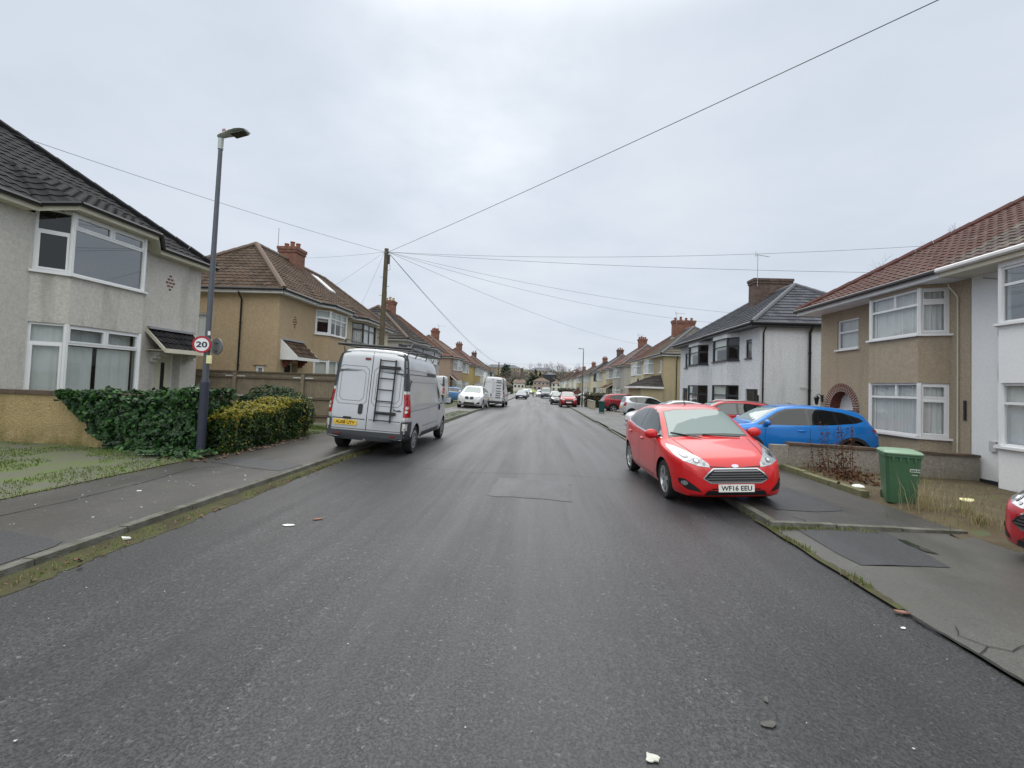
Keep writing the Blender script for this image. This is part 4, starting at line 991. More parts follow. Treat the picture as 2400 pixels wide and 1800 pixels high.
WHITEP = paint('paint_white', (.60, .61, .63)); SILVERL = paint('paint_lightsilver', (.55, .565, .585), .5, .33); DRED = paint('paint_darkred', (.27, .008, .016), .3); JRED = paint('paint_crimson', (.42, .012, .022), .2)
BLACKP = paint('paint_black', (.012, .012, .016)); NAVY = paint('paint_navy', (.02, .028, .06), .3); GREYP = paint('paint_grey', (.16, .17, .19), .4); LBLUE = paint('paint_lightblue', (.10, .25, .50), .3)
# walls
render_wall('grey_dash', (.60, .575, .53), (.17, .16, .145), .55, 60); render_wall('tan_dash', (.45, .345, .22), (.27, .19, .11), .42, 42); render_wall('cream_wall', (.58, .52, .38), amount=.3)
render_wall('brown_dash', (.41, .34, .25), (.19, .17, .14), .55, 55); render_wall('white_wall', (.79, .80, .80), (.55, .57, .56), .25, 45, bump=.10, ga=.25); render_wall('pale_grey_wall', (.66, .68, .71), (.30, .32, .35), .5, 30)
render_wall('ochre_dash', (.38, .29, .15), (.19, .155, .06), .7, 30, moss=((.10, .095, .025), -.1, .6), bump=.9); render_wall('grey_render', (.30, .275, .24), (.10, .10, .075), .75, 22, moss=((.12, .125, .05), -.2, .45))
render_wall('pink_dash', (.40, .295, .235), amount=.35); render_wall('yellow_dash', (.45, .345, .16), amount=.3); render_wall('beige_dash', (.44, .40, .31), amount=.45); render_wall('mushroom_dash', (.44, .42, .39), amount=.4)
render_wall('magnolia', (.62, .57, .42), amount=.25); render_wall('ivory', (.68, .66, .58), amount=.25); render_wall('far_ochre', (.45, .375, .235), amount=.3)
tile_mat('tile_black', (.008, .008, .010), (.022, .021, .023)); tile_mat('tile_brown', (.045, .029, .020), (.105, .068, .046), ((.15, .14, .09), 3., .62)); tile_mat('tile_red', (.085, .046, .040), (.14, .074, .064), ((.15, .13, .11), 1.2, .54))
tile_mat('tile_mossred', (.080, .060, .058), (.135, .100, .094), ((.21, .21, .16), 1.8, .50)); tile_mat('tile_slate', (.058, .062, .074), (.105, .11, .125)); tile_mat('tile_dark', (.034, .031, .030), (.066, .060, .056)); tile_mat('tile_russet', (.10, .052, .040), (.17, .088, .066))
tile_mat('tile_olive', (.09, .08, .065), (.15, .13, .105)); simple('ridge_grey', (.13, .135, .15), .8, var=(8, .4)); simple('ridge_brown', (.16, .115, .09), .85, var=(8, .5)); simple('ridge_red', (.14, .062, .055), .85, var=(8, .5))
brick_mat('brick', (.20, .065, .040), (.30, .11, .065), (.22, .19, .16)); brick_mat('brick_dark', (.09, .055, .045), (.15, .085, .065), (.16, .14, .12)); simple('red_brick', (.19, .055, .040), .9, var=(14, .8, (.06, .022, .02))); simple('mortar', (.45, .42, .36), .95); simple('concrete', (.30, .295, .27), .9, var=(5, .7, (.14, .14, .11)), bump=(40, .4))
simple('coping', (.13, .085, .06), .9, var=(6, .7, (.05, .045, .035)), bump=(50, .4)); simple('kerbstone', (.15, .145, .128), .85, var=(5, .95, (.055, .058, .036)), bump=(55, .6))
simple('wood_grey', (.25, .205, .145), .85, var=(5, .7, (.14, .115, .08)), bump=(30, .2)); simple('pole_wood', (.125, .10, .062), .9, var=(4, .7, (.06, .055, .03)), bump=(30, .5)); simple('wood_dark', (.14, .112, .078), .9, var=(5, .6)); simple('galv', (.62, .63, .64), .5, .3)
# ground
asphalt('road', (.006, .006, .007), (.047, .047, .050), 62, (.34, .60), .8, .6, bumps=1.3, wet=(1.3, .05, 1), streak=.75); asphalt('road_patch', (.005, .005, .006), (.041, .041, .044), 66, (.34, .55), .6, .5, bumps=1.2)
asphalt('pavement', (.030, .028, .026), (.072, .068, .062), 80, (.36, .58), .85, .35, ((.06, .058, .035), 1.0, .60), .3)
asphalt('patch', (.014, .015, .017), (.045, .046, .051), 85, (.42, .62), .5, .5, bumps=.8); asphalt('apron', (.052, .051, .045), (.098, .095, .085), 100, (.36, .58), .85, .2, ((.07, .068, .04), 1.3, .60), .25)
asphalt('driveway', (.085, .082, .072), (.15, .145, .13), 120, (.32, .55), .8, .2, ((.09, .088, .05), .8, .55), .3); simple('soil', (.075, .05, .030), .95, var=(3.2, .9, (.10, .088, .038)), bump=(18, .9)); simple('dirt_verge', (.10, .096, .078), .8, var=(2.2, .95, (.085, .12, .022)), bump=(30, .6))
simple('ground', (.10, .10, .06), .95, var=(.6, .8, (.06, .085, .025)), bump=(6, .4)); simple('gutter_dirt', (.048, .037, .022), .95, var=(4, .8, (.075, .085, .020)), bump=(60, .9)); simple('wetmark', (.022, .024, .018), .12, spec=.6); simple('crackfill', (.016, .016, .013), .95)
# plants
def leafm(n, c, t=.3, r=.45): return simple(n, c, r, trans=t, var=(14, .5), spec=.35)
IVY = [leafm('ivy_dark', (.010, .032, .010), .15, .35), leafm('ivy_mid', (.026, .078, .020), .2, .35), leafm('ivy_light', (.065, .155, .038), .25, .4)]
GOLD = [leafm('privet_dark', (.014, .038, .010)), leafm('privet_green', (.05, .10, .015)), leafm('privet_yellow', (.34, .30, .035)), leafm('privet_gold', (.22, .15, .02))]
BUSH = [leafm('bush_dark', (.014, .036, .014)), leafm('bush_mid', (.034, .075, .024)), leafm('bush_light', (.10, .15, .04))]
GRASS = [leafm('grass_green', (.10, .17, .025)), leafm('grass_olive', (.13, .14, .03)), leafm('grass_straw', (.36, .30, .16))]
DEAD = [leafm('dead_rust', (.11, .045, .022), .1, .8), leafm('dead_brown', (.07, .038, .022), .1, .8)]
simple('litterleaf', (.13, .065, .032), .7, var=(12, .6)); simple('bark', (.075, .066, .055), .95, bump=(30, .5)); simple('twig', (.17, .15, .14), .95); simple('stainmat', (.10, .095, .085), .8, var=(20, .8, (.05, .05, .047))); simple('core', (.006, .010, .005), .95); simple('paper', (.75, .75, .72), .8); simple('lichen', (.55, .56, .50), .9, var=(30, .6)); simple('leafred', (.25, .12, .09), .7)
simple('bin_green', (.058, .145, .075), .45, var=(3, .25), bump=(90, .06)); simple('bin_lid', (.21, .33, .22), .45, var=(4, .4)); simple('bin_teal', (.010, .075, .075), .5); simple('bin_black', (.012, .012, .014), .5)
simple('lamp_grey', (.105, .115, .135), .45, .3, var=(5, .4)); simple('lamp_navy', (.030, .034, .055), .5, var=(5, .4)); simple('lamp_head', (.42, .45, .43), .4, .2); simple('sign_red', (.42, .012, .03), .35); simple('sign_white', (.80, .82, .84), .35); simple('sign_black', (.008, .012, .03), .4); simple('signback', (.20, .21, .21), .5, .4); simple('sticker', (.72, .68, .38), .6)
simple('hiviz', (.62, .85, .08), .8); simple('skin', (.5, .32, .24), .6); simple('trousers', (.03, .035, .05), .8); simple('cable', (.11, .11, .115), .7); simple('cablegrey', (.20, .20, .21), .6); simple('hair', (.03, .02, .015), .8)
# ------------------------------------------------------------------ camera, sky, sun
cam_d = bpy.data.cameras.new('camera'); cam = bpy.data.objects.new('camera', cam_d); COL.objects.link(cam); scn.camera = cam
cam_d.sensor_width = 36; cam_d.lens = 1090 / 2400 * 36; cam_d.shift_y = -.01556; cam_d.clip_end = 3000; cam_d.clip_start = .05
yaw, pit, rol = R(3.437), R(2.1), R(2.1)
fw = Vector((-math.sin(yaw) * math.cos(pit), math.cos(yaw) * math.cos(pit), math.sin(pit))); rt_ = Vector((math.cos(yaw), math.sin(yaw), 0)); up = rt_.cross(fw)
r2 = rt_ * math.cos(rol) + up * math.sin(rol); u2 = up * math.cos(rol) - rt_ * math.sin(rol)
cam.matrix_world = Matrix(((r2.x, u2.x, -fw.x, 0), (r2.y, u2.y, -fw.y, 0), (r2.z, u2.z, -fw.z, 1.75), (0, 0, 0, 1)))
SUN_EL, SUN_AZ = R(47), R(-10)      # the bright patch of cloud ahead, a little left of the road
w = bpy.data.worlds.new('World'); scn.world = w; w.use_nodes = True; nt = w.node_tree; nt.nodes.clear()
wo = nt.nodes.new('ShaderNodeOutputWorld'); bg = nt.nodes.new('ShaderNodeBackground')
tc = nt.nodes.new('ShaderNodeTexCoord'); sx = nt.nodes.new('ShaderNodeSeparateXYZ'); L(nt, tc.outputs['Generated'], sx.inputs[0])
sky = nt.nodes.new('ShaderNodeTexSky'); sky.sky_type = 'NISHITA'; sky.sun_disc = False; sky.sun_elevation = SUN_EL; sky.sun_rotation = SUN_AZ
zz = math_(nt, 'MAXIMUM', sx.outputs['Z'], .0); zd = math_(nt, 'ADD', zz, .16)
cx = nt.nodes.new('ShaderNodeCombineXYZ'); L(nt, math_(nt, 'DIVIDE', sx.outputs['X'], zd), cx.inputs[0]); L(nt, math_(nt, 'DIVIDE', sx.outputs['Y'], zd), cx.inputs[1])
mp = nt.nodes.new('ShaderNodeMapping'); mp.inputs['Location'].default_value = (.35, .2, 0); L(nt, cx.outputs[0], mp.inputs['Vector'])
n1 = noisetex(nt, mp.outputs[0], .55, 6, .52); n2 = noisetex(nt, mp.outputs[0], 1.7, 6, .55)
cl = math_(nt, 'ADD', math_(nt, 'MULTIPLY', n1, .72), math_(nt, 'MULTIPLY', n2, .28))
cloud = ramp(nt, cl, [(.30, (.425, .475, .55)), (.45, (.48, .53, .60)), (.56, (.525, .57, .63)), (.70, (.575, .61, .655))])
# brighter towards the hidden sun
sd = Vector((math.sin(SUN_AZ) * math.cos(R(33)), math.cos(SUN_AZ) * math.cos(R(33)), math.sin(R(33))))
dt = nt.nodes.new('ShaderNodeVectorMath'); dt.operation = 'DOT_PRODUCT'; L(nt, tc.outputs['Generated'], dt.inputs[0]); dt.inputs[1].default_value = sd
gl = ramp(nt, dt.outputs['Value'], [(.84, (0, 0, 0)), (.96, (.03, .03, .03)), (.998, (.15, .145, .14))])
cloud = mixc(nt, 1., cloud, mixc(nt, 1., gl, mixc(nt, .6, (1, 1, 1), ramp(nt, n2, [(.4, (0, 0, 0)), (.62, (1, 1, 1))]), 'MULTIPLY'), 'MULTIPLY'), 'ADD')
hz = ramp(nt, zz, [(0., (.55, .55, .55)), (.14, (.12, .12, .12)), (.4, (0, 0, 0))]); cloud = mixc(nt, hz, cloud, (.545, .58, .63))
zen_fill = ramp(nt, math_(nt, 'ADD', zz, math_(nt, 'MULTIPLY', math_(nt, 'MAXIMUM', math_(nt, 'MULTIPLY', sx.outputs['Y'], -1.), 0.), .45)), [(.60, (1, 1, 1)), (.72, (1.7, 1.62, 1.48)), (.94, (3.2, 3.0, 2.65))])   # overcast sky: about three times brighter overhead; fill brightness added behind the camera
zen_fill.node.color_ramp.interpolation = 'EASE'
cloud = mixc(nt, 1., cloud, zen_fill, 'MULTIPLY')
add = mixc(nt, .003, cloud, sky.outputs[0], 'ADD')
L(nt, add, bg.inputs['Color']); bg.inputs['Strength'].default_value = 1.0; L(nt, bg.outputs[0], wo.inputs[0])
sl = bpy.data.lights.new('sun', 'SUN'); sl.energy = 1.1; sl.angle = R(60); sl.color = (1, .97, .93); so = bpy.data.objects.new('sun', sl); COL.objects.link(so)
so.rotation_euler = (math.pi / 2 - SUN_EL, 0, math.pi - SUN_AZ)
vs = scn.view_settings; vs.view_transform = 'Standard'; vs.look = 'None'; vs.exposure = .40; vs.gamma = 1
scn.cycles.max_bounces = 7; scn.cycles.transparent_max_bounces = 12; scn.cycles.use_denoising = True; scn.cycles.sample_clamp_indirect = 6
# ------------------------------------------------------------------ ground, road, pavements, kerbs
def sheet(name, mat, xs, ys, zf, kind='structure', skip=None):
    mb = MB(); nx = len(xs)
    vs = [(x, y, zf(x, y)) for y in ys for x in xs]
    fs = [(j * nx + i, j * nx + i + 1, (j + 1) * nx + i + 1, (j + 1) * nx + i) for j in range(len(ys) - 1) for i in range(nx - 1) if not (skip and skip((xs[i] + xs[i + 1]) / 2, (ys[j] + ys[j + 1]) / 2))]
    mb.raw(vs, fs); o = mb.build(name, MATS[mat], smooth=60); o['kind'] = kind; return o
YS = [-30, -12, -6, -3, 0, 1, 2, 3, 4, 5, 6, 6.3, 7, 8, 9, 10, 11, 12, 14, 16, 18, 20, 25, 30, 35, 40, 45, 50, 60, 70, 85, 100, 130, 160, 200, 250]
def ground_z(x, y):
    b = G(x, y) - .03
    if KL - .2 < x < KR + .3: b = g(y) - .15
    return b
XS = [-900, -300, -120, -60, -30, -20, -12, -11, -10, -9, -8, -7, PL, PL + .2, KL - .2, KL - .15, KR + .15, KR + .4, PR - .2, PR, 6, 7, 8, 9, 10, 12, 20, 30, 60, 120, 300, 900]
sheet('ground', 'ground', XS, [-300, -100] + YS + [300, 500, 900, 1500], lambda x, y: ground_z(x, y) - (.05 if PL - .05 < x < PR + .05 else 0) - (.6 if y > 290 else 0) - (3.2 * min(1, max(0, (y - 100) / 15)) if x < -9.5 and y < 260 else 0))
sheet('road', 'road', [KL, -3.2, -2, -.8, .4, 1.6, KR], YS, lambda x, y: g(y) + .03 * (1 - ((x + .75) / 3.7) ** 2) * .6 - .004)
# raised pavement on the left with its kerb stones
sheet('pavement', 'pavement', [PL - .02, -6.2, -5.4, KL - .13], YS, lambda x, y: G(x, y))
RY = [6.45] + [y for y in YS if y >= 7]
sheet('pavement', 'pavement', [KR + .13, 3.8, 4.6, PR], RY, lambda x, y: G(x, y))
sheet('crossing_apron', 'apron', [KR + .02, 3.4, 4., 4.6, PR, 6.2, 7.2, 8.2, 9.2], [y for y in YS if y <= 5] + [5.4, 5.8, 6.3, 6.46], lambda x, y: .004 + interp([(KR, 0), (3.6, .03), (PR, .035), (8.2, -.06)], x), skip=lambda x, y: x > PR and y > 6.0)
def kerb_line(name, x0, x1, y0, y1, lab, dz=0., seg=.91, drop=()):
    mb = MB(); y = y0; k = 0
    while y < y1:
        e = min(y + seg, y1); j = .006 * math.sin(k * 5.1)
        h = dz
        for a, b, d in drop:
            if a < y < b: h = d
        zb, z0, z1 = g(y) - .12, G(x0 if x0 < 0 else x1, y) + h + .004 + j, G(x0 if x0 < 0 else x1, e - .008) + h + .004 + j
        xa, xb = x0 + j * .8, x1 + j * .8; c = .018
        if x0 < 0: prof = [(xa, 1), (xb - c, 1), (xb, 1 - c * 8)]
        mb.hexa([(xa, y, zb), (xb, y, zb), (xb, e - .008, zb), (xa, e - .008, zb), (xa + (c if x0 > 0 else 0), y, z0), (xb - (c if x0 < 0 else 0), y, z0), (xb - (c if x0 < 0 else 0), e - .008, z1), (xa + (c if x0 > 0 else 0), e - .008, z1)])
        y = e; k += 1; 
        if y > 40: seg = 3.6
    o = mb.build(name, MATS['kerbstone']); o['kind'] = 'structure'; return o
kerb_line('kerb', KL - .13, KL, -8, 200, 'left')
kerb_line('kerb', KR, KR + .13, 6.45, 200, 'right', drop=((20.5, 25.4, -.07), (13.3, 19.5, -.05)))
# kerb returning along the edge of the crossing
mb = MB()
for i in range(3):
    x0, x1 = KR + .02 + i * .845, KR + .845 + i * .845 - .008; z = G(x0, 6.3); d = .035 * i
    mb.hexa([(x0, 6.31 + d, -.1), (x1, 6.345 + d, -.1), (x1, 6.455 + d, -.1), (x0, 6.42 + d, -.1), (x0, 6.325 + d, z + .006), (x1, 6.36 + d, z + .006), (x1, 6.455 + d, z + .006), (x0, 6.42 + d, z + .006)])
o = mb.build('kerb', MATS['kerbstone']); o['kind'] = 'structure'
# low edging stones behind the right pavement
mb = MB(); y = 8.4
while y < 12.4:
    j = random.uniform(-.01, .02); mb.box(PR + .02 + j, PR + .16 + j, y, y + .88, -.05, .155 + j); y += .9
o = mb.build('kerb', simple('edging', (.17, .16, .10), .95, var=(6, .9, (.10, .115, .035)), bump=(30, .5))); o['kind'] = 'structure'
def flat_poly(name, mat, pts, dz, sub=.3):
    bm = bmesh.new(); f = bm.faces.new([bm.verts.new((x, y, 0)) for x, y in pts]); bmesh.ops.triangulate(bm, faces=[f])
    for ax in (0, 1):
        lo, hi = min(p[ax] for p in pts), max(p[ax] for p in pts); k = int((hi - lo) / sub)
        for i in range(1, k + 1):
            c = [0, 0, 0]; c[ax] = lo + (hi - lo) * i / (k + 1); n = [0, 0, 0]; n[ax] = 1
            bmesh.ops.bisect_plane(bm, geom=bm.verts[:] + bm.edges[:] + bm.faces[:], dist=1e-6, plane_co=c, plane_no=n)
    bm.verts.index_update(); mb = MB(); mb.raw([(v.co.x, v.co.y, dz(v.co.x, v.co.y)) for v in bm.verts], [tuple(v.index for v in q.verts) for q in bm.faces]); bm.free()
    o = mb.build(name, MATS[mat]); o['kind'] = 'structure'; return o
def ragged(pts, a=.02, step=.12):
    out = []
    for (p, q) in zip(pts, pts[1:] + pts[:1]):
        n = max(1, int(math.hypot(q[0] - p[0], q[1] - p[1]) / step))
        for i in range(n): t = i / n; out.append((lerp(p[0], q[0], t) + random.uniform(-a, a), lerp(p[1], q[1], t) + random.uniform(-a, a)))
    return out
ap = lambda x, y: .010 + interp([(KR, 0), (3.6, .03), (PR, .035), (8.2, -.06)], x)
flat_poly('asphalt_patch', 'patch', [(3.38, 6.28), (4.5, 6.34), (4.48, 6.05), (4.29, 5.12), (3.38, 5.08), (3.35, 5.4)], ap)
flat_poly('asphalt_patch', 'patch', [(3.5, 8.70), (4.28, 8.73), (4.59, 8.78), (4.56, 7.24), (4.09, 7.06), (3.5, 7.05)], lambda x, y: G(x, y) + .006)
flat_poly('wet_mark', 'wetmark', ragged([(4.43, 6.03), (4.50, 6.0), (4.51, 5.52), (4.42, 5.59), (4.39, 5.8)], .008, .06), lambda x, y: ap(x, y) + .004)
flat_poly('asphalt_patch', 'patch', ragged([(-6.03, 8.33), (-5.79, 8.92), (-4.85, 8.78), (-4.42, 8.61), (-4.47, 7.94), (-5.07, 8.03)], .012), lambda x, y: G(x, y) + .005)
flat_poly('asphalt_patch', 'patch', [(-6.0, 4.5), (-5.32, 4.4), (-4.48, 4.24), (-4.42, 4.1), (-4.42, 3.0), (-6.0, 3.0)], lambda x, y: G(x, y) + .005)
flat_poly('asphalt_patch', 'road_patch', ragged([(-.75, 7.3), (.55, 7.2), (.62, 8.6), (-.7, 8.75)], .03), lambda x, y: g(y) + .03 * (1 - ((x + .75) / 3.7) ** 2) * .6)
def crack(pts, w, dz, mat='crackfill'):
    mb = MB()
    fine = []
    for (p, q) in zip(pts, pts[1:]):
        n = max(1, int(math.hypot(q[0] - p[0], q[1] - p[1]) / .07))
        for i in range(n): t = i / n; fine.append((lerp(p[0], q[0], t) + random.uniform(-.009, .009), lerp(p[1], q[1], t) + random.uniform(-.009, .009)))
    fine.append(pts[-1])
    for i in range(len(fine) - 1):
        (a, b), (c, d) = fine[i], fine[i + 1]; l = math.hypot(c - a, d - b) or 1; nx, ny = -(d - b) / l, (c - a) / l
        w0 = w * (.5 + .5 * abs(math.sin(i * 1.3))); w1 = w * (.5 + .5 * abs(math.sin((i + 1) * 1.3)))
        mb.face([(a + nx * w0, b + ny * w0, dz(a, b)), (c + nx * w1, d + ny * w1, dz(c, d)), (c - nx * w1, d - ny * w1, dz(c, d)), (a - nx * w0, b - ny * w0, dz(a, b))])
    o = mb.build('crack', MATS[mat]); o['kind'] = 'structure'
rz_ = lambda x, y: g(y) + .03 * (1 - ((x + .75) / 3.7) ** 2) * .6 + .001
crack([(3.06, 6.1), (3.05, 5.3), (3.06, 4.5), (3.05, 4.0), (3.08, 3.5), (3.09, 3.0), (3.1, 2.0)], .020, lambda x, y: .016)
crack([(3.09, 3.48), (3.25, 3.57), (3.35, 3.52), (3.52, 3.6)], .005, lambda x, y: ap(x, y)); crack([(3.25, 3.57), (3.18, 3.72), (3.26, 3.85)], .004, lambda x, y: ap(x, y))
crack([(-5.85, 4.4), (-5.75, 5.46), (-5.75, 6.5), (-5.9, 7.8)], .008, lambda x, y: G(x, y) + .004)
crack([(3.5, 6.75), (3.62, 6.55), (3.58, 6.4)], .006, lambda x, y: G(x, y) + .004)
crack([(-2.6, 9.4), (-1.2, 9.1), (.6, 9.35), (2.0, 9.0)], .006, rz_)
# side gardens, drives, verge
sheet('verge', 'dirt_verge', [-12, -11.2, -10.4, -9.6, -8.8, -8, -7.3, -6.8, PL - .02], [2, 3, 4, 5, 6, 7, 8, 8.6, 9.2], lambda x, y: G(x, y) + .012 + .02 * noise.noise((x * 2, y * 2, 0)))
sheet('driveway', 'driveway', [PR, 6, 7, 8, 9, 9.98], [11.31, 12, 14, 16, 18, 20, 22, 25, 28, 30, 34, 38, 42, 46, 48], lambda x, y: G(x, y) + .008)
sheet('garden_soil', 'soil', [5.3, 5.45, 5.56] + [PR + .04 + i * .212 for i in range(22)], [5.7 + i * .207 for i in range(28)],
      lambda x, y: G(x, y) - .02 + .05 * noise.noise((x * 2.3, y * 2.3, 1)) + .02 * noise.noise((x * 7, y * 7, 4)) + (.09 if (y > 7.0 + .1 * math.sin(x * 4) and x > 5.7) else -.0) * min(1, max(0, (x - 5.6) * 4)) - (.06 if y < 5.95 else 0) - (.10 if x < 5.56 and y > 6.4 else 0), 'structure')
sheet('garden_path', 'driveway', [-10.2, -9, -8, PL - .02], [12.3, 13.0, 13.7], lambda x, y: G(x, y) + .01)
# gutters full of moss and dirt
def strip(name, mat, x0f, x1f, y0, y1, zf, step=.035):
    mb = MB(); y = y0; pr = None
    while y <= y1:
        a, b = x0f(y), x1f(y); cur = [(a, y, zf(a, y)), (lerp(a, b, .6), y, zf(lerp(a, b, .6), y) + .006), (b, y, zf(b, y))]
        if pr: mb.face([pr[0], pr[1], cur[1], cur[0]]); mb.face([pr[1], pr[2], cur[2], cur[1]])
        pr = cur; y += step
    o = mb.build(name, MATS[mat], smooth=60); tag(o, kind='stuff'); return o
nz = lambda y, s: noise.noise((y * 1.7, s, .3))
tag(strip('gutter_dirt', 'gutter_dirt', lambda y: KL - .002, lambda y: KL + interp([(2, .24), (7, .21), (9, .13), (12, .07), (30, .05)], y) + .07 * nz(y, 1) + .035 * nz(y * 5, 2) + .02 * nz(y * 17, 7), 2, 28, lambda x, y: g(y) + .03 * (1 - ((x + .75) / 3.7) ** 2) * .6 - .001 + .05 * max(0, 1 - (x - KL) / .16)), 'mossy dirt along the foot of the left kerb', 'dirt')
tag(strip('gutter_dirt', 'gutter_dirt', lambda y: KR - .05 + .03 * nz(y, 5), lambda y: KR + .05 + .06 * nz(y, 3) + .03 * nz(y * 6, 8), 4.1, 6.7, lambda x, y: .017), 'mossy dirt in the joint beside the crossing', 'dirt')
# ------------------------------------------------------------------ plants
def leaf(mb, c, n, size, m, asp=1.1):
    n = Vector(n)
    if n.length < 1e-6: n = Vector((0, 0, 1))
    n.normalize(); a = n.orthogonal().normalized(); a.rotate(Matrix.Rotation(random.uniform(0, 6.283), 3, n)); b = n.cross(a)
    s = size * random.uniform(.6, 1.25); c = Vector(c); f = n * s * .18
    mb.raw([c - a * s * .5, c + b * s * .45 * asp - f, c + a * s * .6, c - b * s * .45 * asp - f], [(0, 1, 2), (0, 2, 3)], m)
def hedge_leaves(name, parent, mats, surf, n, size, pick, core=None, jit=.07):
    """surf() -> (point, outward normal) on the hedge's clipped surface"""
    mb = MB()
    for _ in range(n):
        p, nn = surf(); d = abs(random.gauss(0, jit)); p = Vector(p) - Vector(nn) * d
        q = Vector(nn) + Vector((random.gauss(0, .55), random.gauss(0, .55), random.gauss(.15, .5)))
        leaf(mb, p, q, size, pick(p, d))
    return mb.build(name, mats, parent)
def box_surface(x0, x1, y0, y1, zb, zt, lump=.12, ls=2.2, faces=('x0', 'x1', 'y0', 'y1', 't')):
    ar = {'x0': (y1 - y0), 'x1': (y1 - y0), 'y0': (x1 - x0), 'y1': (x1 - x0)}
    def s():
        h = lambda x, y: zt(x, y) if callable(zt) else zt
        w = [ar[f] * 1.2 if f != 't' else (x1 - x0) * (y1 - y0) for f in faces]
        f = random.choices(faces, w)[0]; x, y = random.uniform(x0, x1), random.uniform(y0, y1)
        if f == 't': p, n = Vector((x, y, h(x, y))), Vector((0, 0, 1))
        else:
            if f == 'x0': x, n = x0, Vector((-1, 0, 0))
            elif f == 'x1': x, n = x1, Vector((1, 0, 0))
            elif f == 'y0': y, n = y0, Vector((0, -1, 0))
            else: y, n = y1, Vector((0, 1, 0))
            zb_ = zb(x, y) if callable(zb) else zb
            p = Vector((x, y, lerp(zb_, h(x, y), random.random())))
        k = noise.noise(p * ls) * lump + noise.noise(p * ls * 3) * lump * .4
        return p + (n + Vector((0, 0, .3))) * k, n
    return s
def ell_surface(c, rx, ry, rz, lump=.12, ls=2.2, low=-.6):
    def s():
        while True:
            v = Vector((random.gauss(0, 1), random.gauss(0, 1), random.gauss(0, 1))).normalized()
            if v.z > low: break
        p = Vector((c[0] + v.x * rx, c[1] + v.y * ry, c[2] + v.z * rz)); k = noise.noise(p * ls) * lump + noise.noise(p * ls * 3) * lump * .4
        return p + v * k, v
    return s
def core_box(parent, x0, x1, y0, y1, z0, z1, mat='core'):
    mb = MB(); mb.box(x0, x1, y0, y1, z0, z1); return mb.build('dark_core', MATS[mat], parent)  # solid near-black core filling the plant behind its leaves
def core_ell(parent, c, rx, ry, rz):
    mb = MB(); mb.ellip(c, rx, ry, rz, 14, 10); return mb.build('dark_core', MATS['core'], parent)
def blades(mb, x, y, z, n, h, spread, mats=(0, 1), w=.006):
    for _ in range(n):
        a = random.uniform(0, 6.283); r = abs(random.gauss(0, spread)); bx, by = x + math.cos(a) * r, y + math.sin(a) * r; k = h * random.uniform(.45, 1.15)
        b = random.uniform(0, 6.283); le = k * random.uniform(.15, .8); tx, ty = bx + math.cos(b) * le, by + math.sin(b) * le; wx, wy = -math.sin(b) * w, math.cos(b) * w
        mx, my = bx + math.cos(b) * le * .35, by + math.sin(b) * le * .35
        m = random.choice(mats)
        mb.raw([(bx - wx, by - wy, z - .01), (bx + wx, by + wy, z - .01), (mx + wx * .8, my + wy * .8, z + k * .6), (mx - wx * .8, my - wy * .8, z + k * .6), (tx, ty, z + k)], [(0, 1, 2, 3), (3, 2, 4)], m)
def branch(mb, p, d, ln, r, depth, maxd, spread=.55, kids=(2, 3), up=.12, m=0, tips=None, sides=5):
    """recursive bare branch"""
    p = Vector(p); d = Vector(d).normalized(); pts = [p]; q = p
    for i in range(3):
        d = (d + Vector((random.gauss(0, .12), random.gauss(0, .12), random.gauss(up * .3, .10)))).normalized(); q = q + d * ln / 3; pts.append(q)
    mb.tube(pts, [r, r * .88, r * .76, r * .62], sides if depth < 2 else 3, m, caps=False)
    if depth >= maxd:
        if tips is not None: tips.append(q)
        return
    if depth >= 3: kids, spread = (3, 4), .75
    for k in range(random.randint(*kids)):
        t = random.choice((pts[2], pts[3], pts[3])); s = Vector((random.gauss(0, 1), random.gauss(0, 1), random.gauss(0, .7))).normalized()
        branch(mb, t, (d + s * spread * random.uniform(.7, 1.4) + Vector((0, 0, up))).normalized(), ln * random.uniform(.58, .82) * (.85 if depth >= 3 else 1), r * .58, depth + 1, maxd, spread, kids, up, m, tips, sides)
def bare_tree(name, label, loc, h, group=None, maxd=5, r=None, crown_r=None, cat='tree', kids=(2, 3), twig='twig'):
    t = thing(name, label, cat, loc, group); x, y, z = loc; r = r or h * .018; th = h * .28
    tb = MB(); tb.tube([(x, y, z - .3), (x + .02 * h * random.gauss(0, .5), y, z + th * .5), (x, y, z + th)], [r * 1.35, r * 1.05, r * .95], 8); tb.build('trunk', MATS['bark'], t, smooth=60)
    cb = MB(); n = random.randint(4, 5)
    for k in range(n):
        a = 6.283 * k / n + random.uniform(-.4, .4); branch(cb, (x, y, z + th * random.uniform(.82, 1.)), (math.cos(a) * .75, math.sin(a) * .75, random.uniform(.7, 1.3)), h * .30, r * .62, 1, maxd, .55, kids, .12)
    branch(cb, (x, y, z + th), (0, 0, 1), h * .30, r * .75, 1, maxd, .55, kids, .12)
    cb.build('crown', MATS[twig], t); return t
